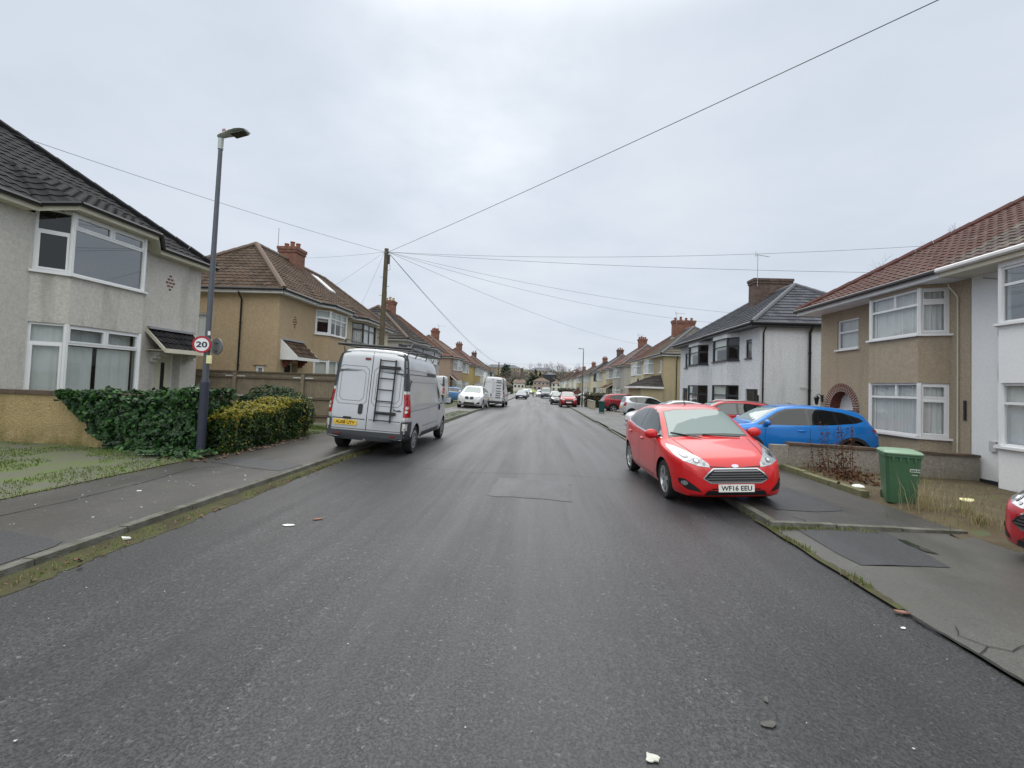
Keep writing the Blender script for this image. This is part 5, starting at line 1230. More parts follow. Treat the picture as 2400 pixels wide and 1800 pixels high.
def leafy_tree(name, label, loc, h, rx, mats, n=1600, size=.35, group=None, conifer=False):
    t = thing(name, label, 'tree', loc, group); x, y, z = loc
    tb = MB(); tb.tube([(x, y, z - .3), (x, y, z + h * .6)], [h * .03, h * .012], 7)
    for k in range(6):
        a = k * 2.4; tb.tube([(x, y, z + h * (.25 + .07 * k)), (x + math.cos(a) * rx * .6, y + math.sin(a) * rx * .6, z + h * (.35 + .08 * k))], [h * .012, h * .004], 5)
    tb.build('trunk', MATS['bark'], t); mb = MB(); lumps = []
    for k in range(16):
        f = (k + .5) / 16; a = k * 2.399
        rr = rx * (.75 * (1 - f) + .08 if conifer else .62 * math.sin(math.pi * (.15 + .8 * f))); lumps.append((Vector((x + math.cos(a) * rr, y + math.sin(a) * rr, z + h * (.12 + .83 * f if conifer else .28 + .62 * f))), rx * (.34 * (1.25 - f) if conifer else .42)))
    for _ in range(n):
        c, r = random.choice(lumps); v = Vector((random.gauss(0, 1), random.gauss(0, 1), random.gauss(0, 1))).normalized(); p = c + v * r * random.uniform(.5, 1.05)
        leaf(mb, p, v + Vector((random.gauss(0, .5), random.gauss(0, .5), random.gauss(0, .5))), size, random.choices((0, 1, 2), (.45, .42, .13))[0])
    mb.build('crown', mats, t); return t
# ------------------------------------------------------------------ houses
FT = dict(top=(.5, 1.), bot=(1.,), t=.27)
# --- left 1 : grey pebbledash semi
TKN = dict(tw=.27, th=.29, roll=.018, step=.020, n=6); TKM = dict(tw=.25, th=.28, roll=.020, step=.022, n=6); TKF = dict(tw=.33, th=.35, roll=.012, step=.026, n=7, kind='flat'); TKL = dict(tw=.6, th=.66, roll=.02, step=.03, n=2)
h, W = house('semi_detached_house', 'grey pebbledash house with black tiled roof and two-storey bay behind the ivy', -1, -11.6, 8.6, 15.05, .35, 5.45, 'grey_dash', 'tile_black', 'far', depth=7.0, pitch=38.4, tk=TKN, fasc='cream', ridge='tile_black',
  bays=[dict(b=(9.8, 10.28, 12.32, 12.78), p=.46, up=(4.16, 5.64), lo=(1.05, 2.98), follow=True, rise=.24,
             up_front=dict(top=(.5, 1.), bot=(1.,), t=.24, sash_t=True, glass=MATS['skyglass']), up_angle=dict(top=(1.,), bot=(1.,), t=.36, sash_b=True), lo_front=dict(top=(.5, 1.), bot=(1.,), t=.235, sash_t=True, curtain='drape', sill=False), lo_angle=dict(top=(1.,), bot=(1.,), t=.24, sash_b=True, curtain='drapefull', sill=False))],
  flat=[dict(u=(13.32, 14.35), z=(.3, 2.5), kind='door', dm='cream', wm='upvc', glazed='strip', inset=.27, side=.22)], chim=dict(y=8.8, wx=1.3, pots=4, m='brick', h=1.0))
f = frame_on(W(8.6, 0), W(15.05, 0), 1, 0); brick_diamond(h, f, 13.75 - 8.6, 4.72, 'red_brick')
canopy(h, -1, W, 12.98, 14.78, .62, 2.62, 3.22, 'tile_black', 'cream', brackets='grey_dash')
# --- left 2 : tan semi + cream half
h, W = house('semi_detached_house', 'tan pebbledash house with brown hipped roof beyond the wooden fence', -1, -10.4, 17.8, 24.4, .3, 5.22, 'tan_dash', 'tile_brown', 'near', depth=6.3, pitch=38.5, tk=TKM, ridge='ridge_brown',
  bays=[dict(b=(20.75, 21.28, 23.15, 23.7), p=.5, up=(3.98, 5.1), lo=(1.2, 2.78), follow=True, up_front=dict(top=(.33, .67, 1.), bot=(.33, .67, 1.), t=.3, curtain='blind'), up_angle=dict(top=(1.,), bot=(1.,), t=.3, sash_b=True, curtain='blind'), lo_front=dict(top=None, bot=(.5, 1.), curtain='blindlow'), lo_angle=dict(top=None, bot=(1.,), curtain='blindlow', sash_b=True))],
  flat=[dict(u=(18.35, 19.4), z=(.3, 2.5), kind='door', dm='brownframe', wm='upvc', glazed='strip', inset=.28, side=.2)],
  sidew=[dict(u=(.5, .86), z=(1.85, 2.34), st=dict(top=None, bot=(1.,), sash_b=True, curtain='blindlow')), dict(u=(2.75, 3.55), z=(3.3, 4.38), st=dict(top=None, bot=(1.,), curtain='sheer'))],
  chim=dict(y=24.1, wx=.95, wy=.95, pots=3, h=.72, sink=1.0, aerial=(-.75, -.1, 1.6, False)))
f = frame_on(W(17.8, 0), W(24.4, 0), 1, 0); brick_diamond(h, f, 19.0 - 17.8, 4.25, 'red_brick')
canopy(h, -1, W, 18.05, 19.75, .72, 2.72, 3.42, 'tile_brown', 'white', cheeks=True, brackets='red_brick'); downpipe(h, W, 17.8, 1.55, .2, 5.25, (0, -1), 'black')
h2 = MB(); f = frame_on(W(17.8, 0), W(17.8, 6.8), 0, -1); f.box(h2, .42, .94, 0, .05, 2.36, 2.42); h2.build('lintel', MATS['tan_dash'], h)
rl = MB()   # roof window
for t_ in ((0, 1),): 
    tn = math.tan(R(38.5)); q = lambda u, v, e: (*W(u, v), 5.37 + (v + .3) * tn + e)
    rl.hexa([q(25.2, 1.5, .02), q(26.0, 1.5, .02), q(26.0, 2.6, .02), q(25.2, 2.6, .02), q(25.2, 1.5, .10), q(26.0, 1.5, .10), q(26.0, 2.6, .10), q(25.2, 2.6, .10)])
h, W = house('semi_detached_house', 'cream rendered house with dark brown bay window joined to the tan house', -1, -10.4, 24.42, 31.0, .3, 5.2, 'cream_wall', 'tile_brown', 'far', depth=6.3, pitch=38.5, tk=TKM, ridge='ridge_brown', lod=1,
  bays=[dict(b=(24.95, 25.4, 27.3, 27.8), p=.5, up=(3.9, 5.08), lo=(1.2, 2.8), follow=True, wm='brownframe', front=dict(top=(.5, 1.), bot=(.5, 1.), t=.3, curtain='sheer'), angle=dict(top=(1.,), bot=(1.,), t=.3, curtain='net'))],
  flat=[dict(u=(28.9, 29.9), z=(.3, 2.4), kind='door', dm='brownframe', glazed='full'), dict(u=(29.0, 29.8), z=(3.9, 5.0), st=dict(top=(1.,)), wm='brownframe')])
rl.build('roof_window', [MATS['greyframe']], h)
# --- left, further on
def bay(b0, b3, up, lo, p=.5, a=.5, follow=True, wm='upvc', cur='net', **k):
    return dict(b=(b0, b0 + a, b3 - a, b3), p=p, up=up, lo=lo, follow=follow, wm=wm, front=dict(top=(.33, .67, 1.), bot=(.33, .67, 1.), t=.3, curtain=cur), angle=dict(top=(1.,), bot=(1.,), t=.3, curtain=cur), **k)
def far_house(label, side, Xf, Y0, Y1, e0, wm, rm, hip, bays_, door_=None, small=None, lod=2, **k):
    fl = []
    b = e0 - 4.9
    if door_: fl.append(dict(u=(door_, door_ + .95), z=(b, b + 2.1), kind='door', dm=k.pop('dm', 'upvc'), glazed='full'))
    if small: fl.append(dict(u=(small, small + .8), z=(e0 - 1.35, e0 - .3), st=dict(top=(1.,), t=.35, curtain='net')))
    bs = [bay(x, y, (e0 - 1.35, e0 - .12), (b + .85, b + 2.4), lod=lod, **kk) for x, y, kk in bays_]
    return house('semi_detached_house', label, side, Xf, Y0, Y1, b, e0, wm, rm, hip, bays=bs, flat=fl, tk=k.pop('tk', TKL), lod=lod, pitch=k.pop('pitch', 39), **k)
h, W = far_house('mushroom grey house with dark tiled roof behind the telegraph pole', -1, -10.4, 35.0, 41.4, 5.05, 'mushroom_dash', 'tile_dark', 'near', [(38.4, 40.8, {})], 36, lod=1, tk=TKF, ridge='ridge_brown', sidew=[dict(u=(1.6, 2.9), z=(3.7, 4.8), st=dict(top=None, bot=(.5, 1.), sash_b=(0, 1)))], chim=dict(y=41.3, wx=.9, wy=.9, pots=3, pm='buffpot', h=.95, aerial=(-.5, .5, 1.5, False)))
far_house('mushroom house with russet roof, far half of the dark-roofed pair', -1, -10.4, 41.45, 47.6, 5.0, 'mushroom_dash', 'tile_russet', 'far', [(42, 44.6, {})], 46, tk=TKF, ridge='ridge_brown')
h, W = far_house('pinkish brown house with white bay and red-brown roof past the white estate car', -1, -10.4, 53.2, 60.0, 4.85, 'pink_dash', 'tile_russet', 'near', [(55.2, 59.4, {})], 53.8, lod=1, ridge='ridge_brown', pitch=36, chim=dict(y=59.9, wx=.9, wy=.9, pots=4, h=1.0, aerial=(.3, .6, 1.3)))
canopy(h, -1, W, 53.5, 55.2, .8, 2.2, 2.9, 'tile_russet', 'white')
h, W = far_house('mustard yellow house with white bay beyond the pinkish house', -1, -10.4, 60.02, 66.8, 4.72, 'yellow_dash', 'tile_russet', 'far', [(61.6, 65.2, {})], 65.5, lod=1, ridge='ridge_brown', pitch=36)
far_house('ochre house with white bay, near half of the third far left pair', -1, -10.3, 71.2, 77.6, 4.65, 'yellow_dash', 'tile_red', 'near', [(73.6, 77.0, {})], 71.9, ridge='ridge_red', pitch=37, chim=dict(y=77.5, wx=.9, wy=.9, pots=3, h=1.0))
far_house('pale house with white bay, far half of the ochre pair', -1, -10.3, 77.62, 84.0, 4.6, 'ivory', 'tile_russet', 'far', [(78.2, 81.6, {})], 82.6, ridge='ridge_brown', pitch=37)
far_house('white house with one dark upper window behind the tall white van', -1, -10.2, 88.5, 95.0, 4.5, 'white_wall', 'tile_russet', 'near', [(91.4, 94.6, dict(wm='anthracite'))], 89.3, ridge='ridge_brown', pitch=37, chim=dict(y=94.9, wx=.9, wy=.8, pots=2, h=.9, m='brick_dark', aerial=(.4, .5, 1.2)))
far_house('white house with grey roof, neighbour of the dark-windowed house', -1, -10.2, 95.02, 101.5, 4.45, 'white_wall', 'tile_dark', 'far', [(95.6, 98.8, {})], 100, pitch=37)
LB = ['ivory rendered house', 'magnolia rendered house', 'white rendered house', 'beige rendered house', 'pale grey rendered house']; LM = ['ivory', 'magnolia', 'white_wall', 'beige_dash', 'pale_grey_wall']; ordn = ['first', 'second', 'third', 'fourth', 'fifth', 'sixth', 'seventh', 'eighth', 'ninth', 'tenth', 'eleventh', 'twelfth', 'thirteenth', 'fourteenth', 'fifteenth', 'sixteenth']
y = 106.; i = 0
while y < 215:
    for half in (0, 1):
        k = (i * 3 + half * 2) % 5
        far_house(f'{LB[k]} with dark roof, {ordn[i]} of the distant left row', -1, -12.5, y + half * 6.6 + .01 * half, y + 6.6 + half * 6.6, 1.6, LM[k], ('tile_dark', 'tile_russet', 'tile_olive')[(i + half) % 3], 'far' if half else 'near', [(y + half * 6.6 + (2.6 if not half else .6), y + half * 6.6 + (6.0 if not half else 4.0), {})], None, pitch=37, chim=dict(y=y + 6.55, wx=.9, wy=.8, pots=3, h=.9) if not half else None)
        i += 1
    y += 22 if i < 6 else 26
# --- right 1 : white half and brown half
NET = dict(curtain='net')
h, W = house('semi_detached_house', 'white rendered house at the right edge with large bay and mossy roof', 1, 10., 5.4, 11.4, -.25, 4.5, 'white_wall', 'tile_mossred', 'none', depth=6.8, pitch=33, fo=.72, tk=TKM, ridge='ridge_red', fasc='cream', gut='white',
  bays=[dict(b=(7.3, 7.8, 10.12, 10.62), p=.6, up=(3.22, 4.38), lo=(.72, 2.0), front=dict(top=(.62, 1.), bot=(.62, 1.), t=.32), up_front=dict(glass=MATS['skyglass']), lo_front=dict(curtain='sheer'), angle=dict(top=(1.,), t=.3))])
mb = MB(); mb.box(9.975, 9.999, 10.63, 11.38, -.35, -.12); mb.box(9.37, 9.398, 7.85, 10.1, -.4, -.14); mb.build('plinth', MATS['anthracite'], h)
mb = MB(); f = frame_on(W(10.12, -.6), W(10.62, 0), -1, 1); mb.tube([(9.985, 10.72, z) if i % 2 else (9.98, 10.745, z) for i, z in enumerate((4.3, 3.6, 3.1, 2.9, 2.2, 1.6, .9, .2, -.2))], .010, 5); mb.tube([(9.985, 10.72, 4.3), (9.985, 11.1, 4.42)], .008, 5); mb.build('telephone_cable', MATS['cablegrey'], h)
mb = MB(); mb.box(9.95, 9.998, 10.78, 10.93, .52, .74); mb.build('meter_box', MATS['greyframe'], h)
mb = MB(); aerial_mast(h, 13.4, 12.35, 7.2, 2.35, True, math.pi + .5)
h, W = house('semi_detached_house', 'brown pebbledash house with net-curtained bay and brick door arch behind the blue car', 1, 10., 11.42, 17.2, -.2, 4.5, 'brown_dash', 'tile_red', 'far', depth=6.8, pitch=33, fo=.72, tk=TKM, ridge='ridge_red', fasc='white',
  bays=[dict(b=(11.95, 12.2, 13.95, 14.2), p=.56, up=(3.24, 4.40), lo=(.68, 2.02), up_front=dict(top=(.48, 1.), bot=(1.,), t=.34, **NET), lo_front=dict(top=(.45, 1.), bot=(1.,), t=.28, **NET), angle=dict(top=(1.,), bot=(1.,), t=.30, sash_t=True, sash_b=True, **NET))],
  flat=[dict(u=(15.25, 16.3), z=(3.17, 4.15), st=dict(top=(1.,), bot=(1.,), t=.42, curtain='net')), dict(u=(15.45, 16.65), z=(-.2, 1.8), kind='hole')])
mb = MB()   # brick arch of two half-brick rings
for ring, (r0, r1) in enumerate(((.60, .71), (.725, .85))):
    n = 25 + 5 * ring
    for i in range(n):
        a, b = math.pi * (i + .24) / n, math.pi * (i + .76) / n; P = lambda r, t, x: (x, 16.05 + r * math.cos(t), 1.2 + r * math.sin(t))
        x0, x1 = 9.974 - .003 * ring, 10.02
        mb.hexa([P(r0, a, x1), P(r1, a, x1), P(r1, a, x0), P(r0, a, x0), P(r0, b, x1), P(r1, b, x1), P(r1, b, x0), P(r0, b, x0)])
for sg in (-1, 1):
    for i in range(16):
        z = 1.115 - i * .085; c = 16.05 + sg * .725; mb.box(9.972, 10.02, c - .122, c + .122, z + .008, z + .068)
mb.build('brick_arch', MATS['red_brick'], h)
mb = MB(); P = lambda r, t: (16.05 + r * math.cos(t), 1.2 + r * math.sin(t))
for i in range(12):   # pale mortar bed behind the bricks and reveal into the porch
    a, b = math.pi * i / 12, math.pi * (i + 1) / 12
    (y0, z0), (y1, z1), (y2, z2), (y3, z3) = P(.59, a), P(.86, a), P(.86, b), P(.59, b); mb.face([(9.985, y0, z0), (9.985, y1, z1), (9.985, y2, z2), (9.985, y3, z3)])
    mb.face([(9.985, y0, z0), (9.985, y3, z3), (10.34, y3, z3), (10.34, y0, z0)], 1)
for sg in (-1, 1): mb.face([(9.985, 16.05 + sg * .6, -.3), (9.985, 16.05 + sg * .6, 1.2), (10.34, 16.05 + sg * .6, 1.2), (10.34, 16.05 + sg * .6, -.3)], 1)
# wall corners between the square opening and the arch
for sg in (-1, 1):
    for i in range(6):
        a, b = math.pi / 2 * i / 6, math.pi / 2 * (i + 1) / 6; q = lambda t: (9.992, 16.05 + sg * .60 * math.cos(t), 1.2 + .60 * math.sin(t))
        mb.face([q(a), q(b), (9.992, 16.05 + sg * .6, 1.8)], 2)
mb.build('porch_reveal', [MATS['mortar'], MATS['red_brick'], MATS['brown_dash']], h)
mb = MB(); mb.face([(10.33, 15.4, 1.2), (10.33, 16.7, 1.2), (10.33, 16.7, 1.9), (10.33, 15.4, 1.9)]); 
for i in range(7): mb.box(10.315, 10.328, 15.45, 16.65, 1.23 + i * .085, 1.30 + i * .085)
mb.build('porch_panel', MATS['upvc'], h)
f = frame_on((10.05, 15.45), (10.05, 16.65), -1, 0); door(h, f, .0, 1.2, -.2, 1.22, MATS['upvc'], MATS['upvc'], 'full', inset=.22, side=-.3)
downpipe(h, W, 11.72, 0, -.1, 4.4, (-1, 0), 'cream', .016, 'cable_conduit', False)
mb = MB(); mb.box(9.955, 9.998, 11.52, 11.56, 1.15, 1.62); mb.build('wall_bracket', MATS['anthracite'], h)
mb = MB(); x, y, z = 9.80, 17.08, 1.42   # carriage lantern by the door
mb.box(9.96, 9.999, y - .05, y + .05, z - .02, z + .22); mb.tube([(9.97, y, z + .12), (9.88, y, z + .26), (x, y, z + .22)], .012, 6); mb.lathe([(.03, .2), (.11, .12), (.11, .10), (.085, .09), (.055, -.10), (.02, -.13)], (x, y, z), n=6); mb.build('carriage_lantern', MATS['black'], h)
mb = MB(); mb.box(10.0, 16.8, 17.2, 17.202, -.6, .1)
# --- right 2 : pale grey pair with dark frames
def grey_bay(b0, b3, **k): return dict(b=(b0, b0 + .5, b3 - .5, b3), p=.45, up=(3.26, 4.44), lo=(.55, 2.0), wm='anthracite', angle=dict(top=(1.,), bot=(1.,), t=.36, sash_b=True), **k)
gf = dict(top=(1.,), bot=(1.,), t=.36)
h, W = house('semi_detached_house', 'pale grey rendered house with dark frames and slate roof facing us, near half', 1, 10., 21.8, 27.8, -.3, 4.68, 'pale_grey_wall', 'tile_slate', 'near', depth=6.7, pitch=34, fo=.5, tk=dict(tw=.33, th=.34, roll=.010, step=.035, n=7, kind='flat'), ridge='ridge_grey', fasc='anthracite', winm='anthracite',
  bays=[grey_bay(24.0, 26.9, up_front=dict(curtain='blind', **gf), lo_front=dict(curtain='sheer', **gf))],
  flat=[dict(u=(22.65, 23.3), z=(3.3, 4.2), st=dict(top=(1.,), t=.16)), dict(u=(21.98, 23.25), z=(-.3, 1.82), kind='door', dm='anthracite', wm='anthracite', glazed='full', side=.45, inset=.08)],
  chim=dict(y=27.8, wx=2.1, wy=.75, pots=0, h=.85, sink=1.0, m='brick_dark', dv=-.1, aerial=(-.95, -.5, 1.9, True)))
downpipe(h, W, 21.8, .12, -.3, 4.7, (0, -1)); downpipe(h, W, 21.8, 2.15, -.3, 4.75, (0, -1), 'black', .055, 'soil_pipe')
mb = MB(); mb.tube([(12.1, 21.74, 1.05), (11.2, 21.74, 1.28)], .02, 6); mb.tube([(12.1, 21.74, 1.95), (11.75, 21.74, 1.98)], .02, 6); mb.build('waste_pipe', MATS['greyframe'], h)
mb = MB(); mb.box(9.9, 9.999, 21.86, 21.95, 1.25, 1.55); mb.build('wall_light', MATS['black'], h)
h, W = house('semi_detached_house', 'pale grey rendered house with dark frames, far half of the slate-roofed pair', 1, 10., 27.82, 33.8, -.3, 4.66, 'pale_grey_wall', 'tile_slate', 'far', depth=6.7, pitch=34, fo=.5, tk=dict(tw=.33, th=.34, roll=.010, step=.035, n=7, kind='flat'), ridge='ridge_grey', fasc='anthracite', winm='anthracite', lod=1,
  bays=[grey_bay(28.3, 31.1, up_front=dict(curtain='blind', **gf), lo_front=dict(**gf))], flat=[dict(u=(32.1, 32.75), z=(3.2, 4.2), st=dict(top=(1.,))), dict(u=(32.1, 33.2), z=(-.3, 1.82), kind='door', dm='anthracite', wm='anthracite', glazed='full', inset=.08)])
# --- right, further on
h, W = far_house('tan house with tiled front porch behind the silver car', 1, 10., 38.2, 44.7, 4.42, 'far_ochre', 'tile_olive', 'near', [(41.6, 44.2, dict(p=.4, follow=False))], None, 39.0, lod=1, tk=TKF, ridge='ridge_grey', pitch=36, sidemat='far_ochre', chim=dict(y=44.7, wx=2.0, wy=.7, pots=4, h=1.0, aerial=(-.8, -.6, 1.2)))
downpipe(h, W, 38.2, 1.0, -.4, 4.4, (0, -1))
mb = MB(); mb.box(8.2, 9.99, 38.22, 43.4, -.8, 1.82); mb.build('porch_wall', MATS['far_ochre'], h); mb = MB(); at = []
s1 = math.hypot(2.1, 1.0); tiled(mb, at, (7.9, 38.0, 1.86), (0, 1, 0), Vector((2.1, 0, 1.0)), [(0, 0), (5.6, 0), (4.6, s1), (1.1, s1)], **TKF); s2 = math.hypot(1.1, 1.0); tiled(mb, at, (7.9, 38.0, 1.86), (1, 0, 0), Vector((0, 1.1, 1.0)), [(0, 0), (2.1, 0), (2.1, s2)], **TKF); mb.face([(7.9, 43.6, 1.86), (10, 43.6, 1.86), (10, 42.6, 2.86)]); at.append(.5); mb.build('porch_roof', MATS['tile_dark'], h, attr=at)
mb = MB(); mb.box(7.86, 7.9, 38.0, 43.6, 1.72, 1.88); mb.box(7.9, 9.99, 37.97, 38.0, 1.74, 1.88); mb.build('porch_fascia', MATS['white'], h)
h, W = far_house('cream house with satellite dish joined to the tan house with the porch', 1, 10., 44.72, 51.0, 4.4, 'magnolia', 'tile_russet', 'far', [(46.6, 50.2, dict(p=.4, follow=False))], 45.2, lod=1, tk=TKF, ridge='ridge_grey', pitch=36)
mb = MB(); mb.lathe([(.001, 0), (.2, .03), (.38, .12)], (0, 0, 0), 'x', 18); vv = mb.v; mb.v = [(9.55 - x * 1., 45.3 + y, 2.35 + z) for x, y, z in vv]; mb.tube([(9.55, 45.3, 2.3), (9.95, 45.3, 2.1)], .03, 6); mb.build('satellite_dish', MATS['anthracite'], h)
far_house('mushroom grey house with red-brown roof and white bay past the cream house', 1, 10., 56.0, 62.2, 4.35, 'mushroom_dash', 'tile_russet', 'near', [(58.4, 61.6, {})], 56.6, lod=1, ridge='ridge_grey', pitch=37, chim=dict(y=62.2, wx=1.0, wy=.9, pots=4, h=1.0, aerial=(-.4, .5, 1.2)))
h, W = far_house('tan house with tiled lean-to porch past the mushroom house', 1, 10., 62.22, 68.4, 4.3, 'far_ochre', 'tile_russet', 'far', [(64.6, 67.6, {})], None, 62.8, lod=1, ridge='ridge_grey', pitch=37)
canopy(h, 1, W, 62.4, 68, 1.3, 1.6, 2.4, 'tile_russet', 'cream')
far_house('lemon house with dark roof beside the far lamp post', 1, 10., 73.0, 79.2, 4.25, 'magnolia', 'tile_russet', 'near', [(75.6, 78.6, {})], 73.6, ridge='ridge_grey', pitch=37, chim=dict(y=79.2, wx=1.0, wy=.9, pots=3, h=1.0, m='brick_dark'))
far_house('ivory house with dark bay frames past the lemon house', 1, 10., 79.22, 85.5, 4.2, 'ivory', 'tile_dark', 'far', [(80.2, 83.2, dict(wm='anthracite'))], 84, ridge='ridge_grey', pitch=37)
y = 90.; i = 0
RBn = ['lemon rendered house', 'white rendered house', 'sage cream rendered house', 'ivory rendered house', 'pale ochre house']; RM = ['magnolia', 'white_wall', 'cream_wall', 'ivory', 'far_ochre']
while y < 215:
    for half in (0, 1):
        k = (i * 2 + half) % 5
        far_house(f'{RBn[k]} with dark roof, {ordn[i]} of the distant right row', 1, 9.9, y + half * 6.5 + .01 * half, y + 6.5 + half * 6.5, 4.1, RM[k], ('tile_dark', 'tile_russet', 'tile_olive')[(i + half) % 3], 'far' if half else 'near', [(y + half * 6.5 + (2.6 if not half else .6), y + half * 6.5 + (6.0 if not half else 4.0), {})], None, pitch=36, chim=dict(y=y + 6.5, wx=.9, wy=.8, pots=3, h=.9) if not half else None)
        i += 1
    y += 20 if i < 4 else 25

for o in list(COL.objects):   # the left terrace floor sits a little lower, the right one a little higher
    if o.parent is None and o.name.startswith('semi_detached_house'): o.location.z += -.18 if o.location.x < 0 else .16
# ------------------------------------------------------------------ garden walls, hedges, fence
t = thing('garden_wall', 'ochre pebbledash garden wall with brown coping at the left edge', 'wall', (-10, 9.1, .15))
mb = MB(); mb.box(-11.55, -7.4, 9.02, 9.20, -.1, 1.20); mb.build('wall', MATS['ochre_dash'], t); mb = MB()
for i in range(5): mb.box(-11.56 + i * .8, -11.56 + i * .8 + .79, 8.98, 9.24, 1.202, 1.28 + .004 * (i % 2))
mb.build('coping', MATS['coping'], t)
def ivy_top(x, y): return 1.36 + .08 * math.sin(x * 1.7) - .30 * max(0, (-9.25 - x)) + .06 * noise.noise((x * 3, y * 3, 0))
t = thing('ivy_hedge', 'dark green ivy smothering the end of the ochre wall', 'hedge', (-8.3, 9.4, .13))
core_box(t, -9.0, -7.0, 9.05, 10.0, .05, 1.12)
def ivy_surf():
    s0 = box_surface(-9.75, -6.75, 8.82, 10.1, lambda x, y: .10 + max(0, (-8.5 - x)) * .95, ivy_top, .13, 1.9, ('y0', 'y0', 'x1', 't'))
    return s0()
iv = hedge_leaves('foliage', t, IVY, ivy_surf, 5200, .105, lambda p, d: random.choices((0, 1, 2), (.42, .44, .14 + (.2 if p.z > 1.22 else 0)))[0], jit=.06)
mb = MB()
for _ in range(420):
    x, y = random.gauss(-6.95, .42), random.gauss(8.62, .2); 
    if x > -6.3: continue
    leaf(mb, (x, y, G(x, y) + random.uniform(.02, .16)), (random.gauss(0, .4), random.gauss(-.3, .4), 1), .09, random.choices((0, 1, 2), (.3, .5, .2))[0])
mb.build('creeping_shoots', IVY, t)
t = thing('privet_hedge', 'golden privet hedge with yellow top behind the lamp post', 'hedge', (-6.8, 10.6, .13))
gtop = lambda x, y: interp([(9.1, .95), (9.8, 1.0), (10.6, .98), (11.3, 1.08), (11.8, 1.18), (12.2, 1.15)], y) + .05 * noise.noise((x * 3, y * 3, 3))
core_box(t, -7.35, -6.55, 9.3, 12.0, .05, .84)
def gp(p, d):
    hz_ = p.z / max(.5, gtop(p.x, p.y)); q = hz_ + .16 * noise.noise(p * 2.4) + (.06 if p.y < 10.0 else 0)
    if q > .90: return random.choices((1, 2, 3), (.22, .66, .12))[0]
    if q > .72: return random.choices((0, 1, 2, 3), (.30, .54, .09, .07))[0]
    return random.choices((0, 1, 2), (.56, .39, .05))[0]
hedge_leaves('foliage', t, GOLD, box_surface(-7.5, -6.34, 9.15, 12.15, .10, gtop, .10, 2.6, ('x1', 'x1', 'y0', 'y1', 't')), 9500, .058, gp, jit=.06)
t = thing('round_bush', 'clipped dome-shaped green bush rising behind the golden hedge', 'bush', (-7.4, 12.7, .15))
core_ell(t, (-7.4, 12.7, .75), .95, .6, .6)
hedge_leaves('foliage', t, BUSH + [GOLD[2]], ell_surface((-7.4, 12.7, .68), 1.1, .75, .83, .10, 2.4), 5200, .062, lambda p, d: random.choices((0, 1, 2, 3), (.46, .4, .1, .04 + (.25 if p.x > -6.75 else 0)))[0], jit=.06)
t = thing('wooden_fence', 'weathered wooden board fence with capping rail beside the tan house', 'fence', (-9.5, 16, .2))
mb = MB(); x = -13.4; FY = 15.6
while x < -6.45:
    wv = random.uniform(.094, .102); mb.box(x, x + wv - .006, FY + .02 + random.uniform(0, .006), FY + .042, .22, 1.86); x += wv
mb.build('boards', MATS['wood_grey'], t); mb = MB(); mb.box(-13.4, -6.4, FY - .03, FY + .07, 1.862, 1.905); mb.build('capping_rail', MATS['wood_dark'], t)
for z in (1.67, 1.0, .42): mb = MB(); mb.box(-13.4, -6.42, FY - .032, FY + .018, z, z + .075); mb.build('rail', MATS['wood_dark'], t)
for px in (-13.0, -10.55, -8.12, -6.5):
    mb = MB(); mb.box(px - .05, px + .05, FY - .10, FY - .034, .1, 1.85); p = mb.build('post', MATS['wood_grey'], t)
    mb = MB()
    for z in (1.67, 1.0, .42):
        for sg in (-1, 1): mb.box(px + sg * .21 - .15, px + sg * .21 + .15, FY - .037, FY - .033, z + .045, z + .078)
    mb.build('steel_bracket', MATS['galv'], p)
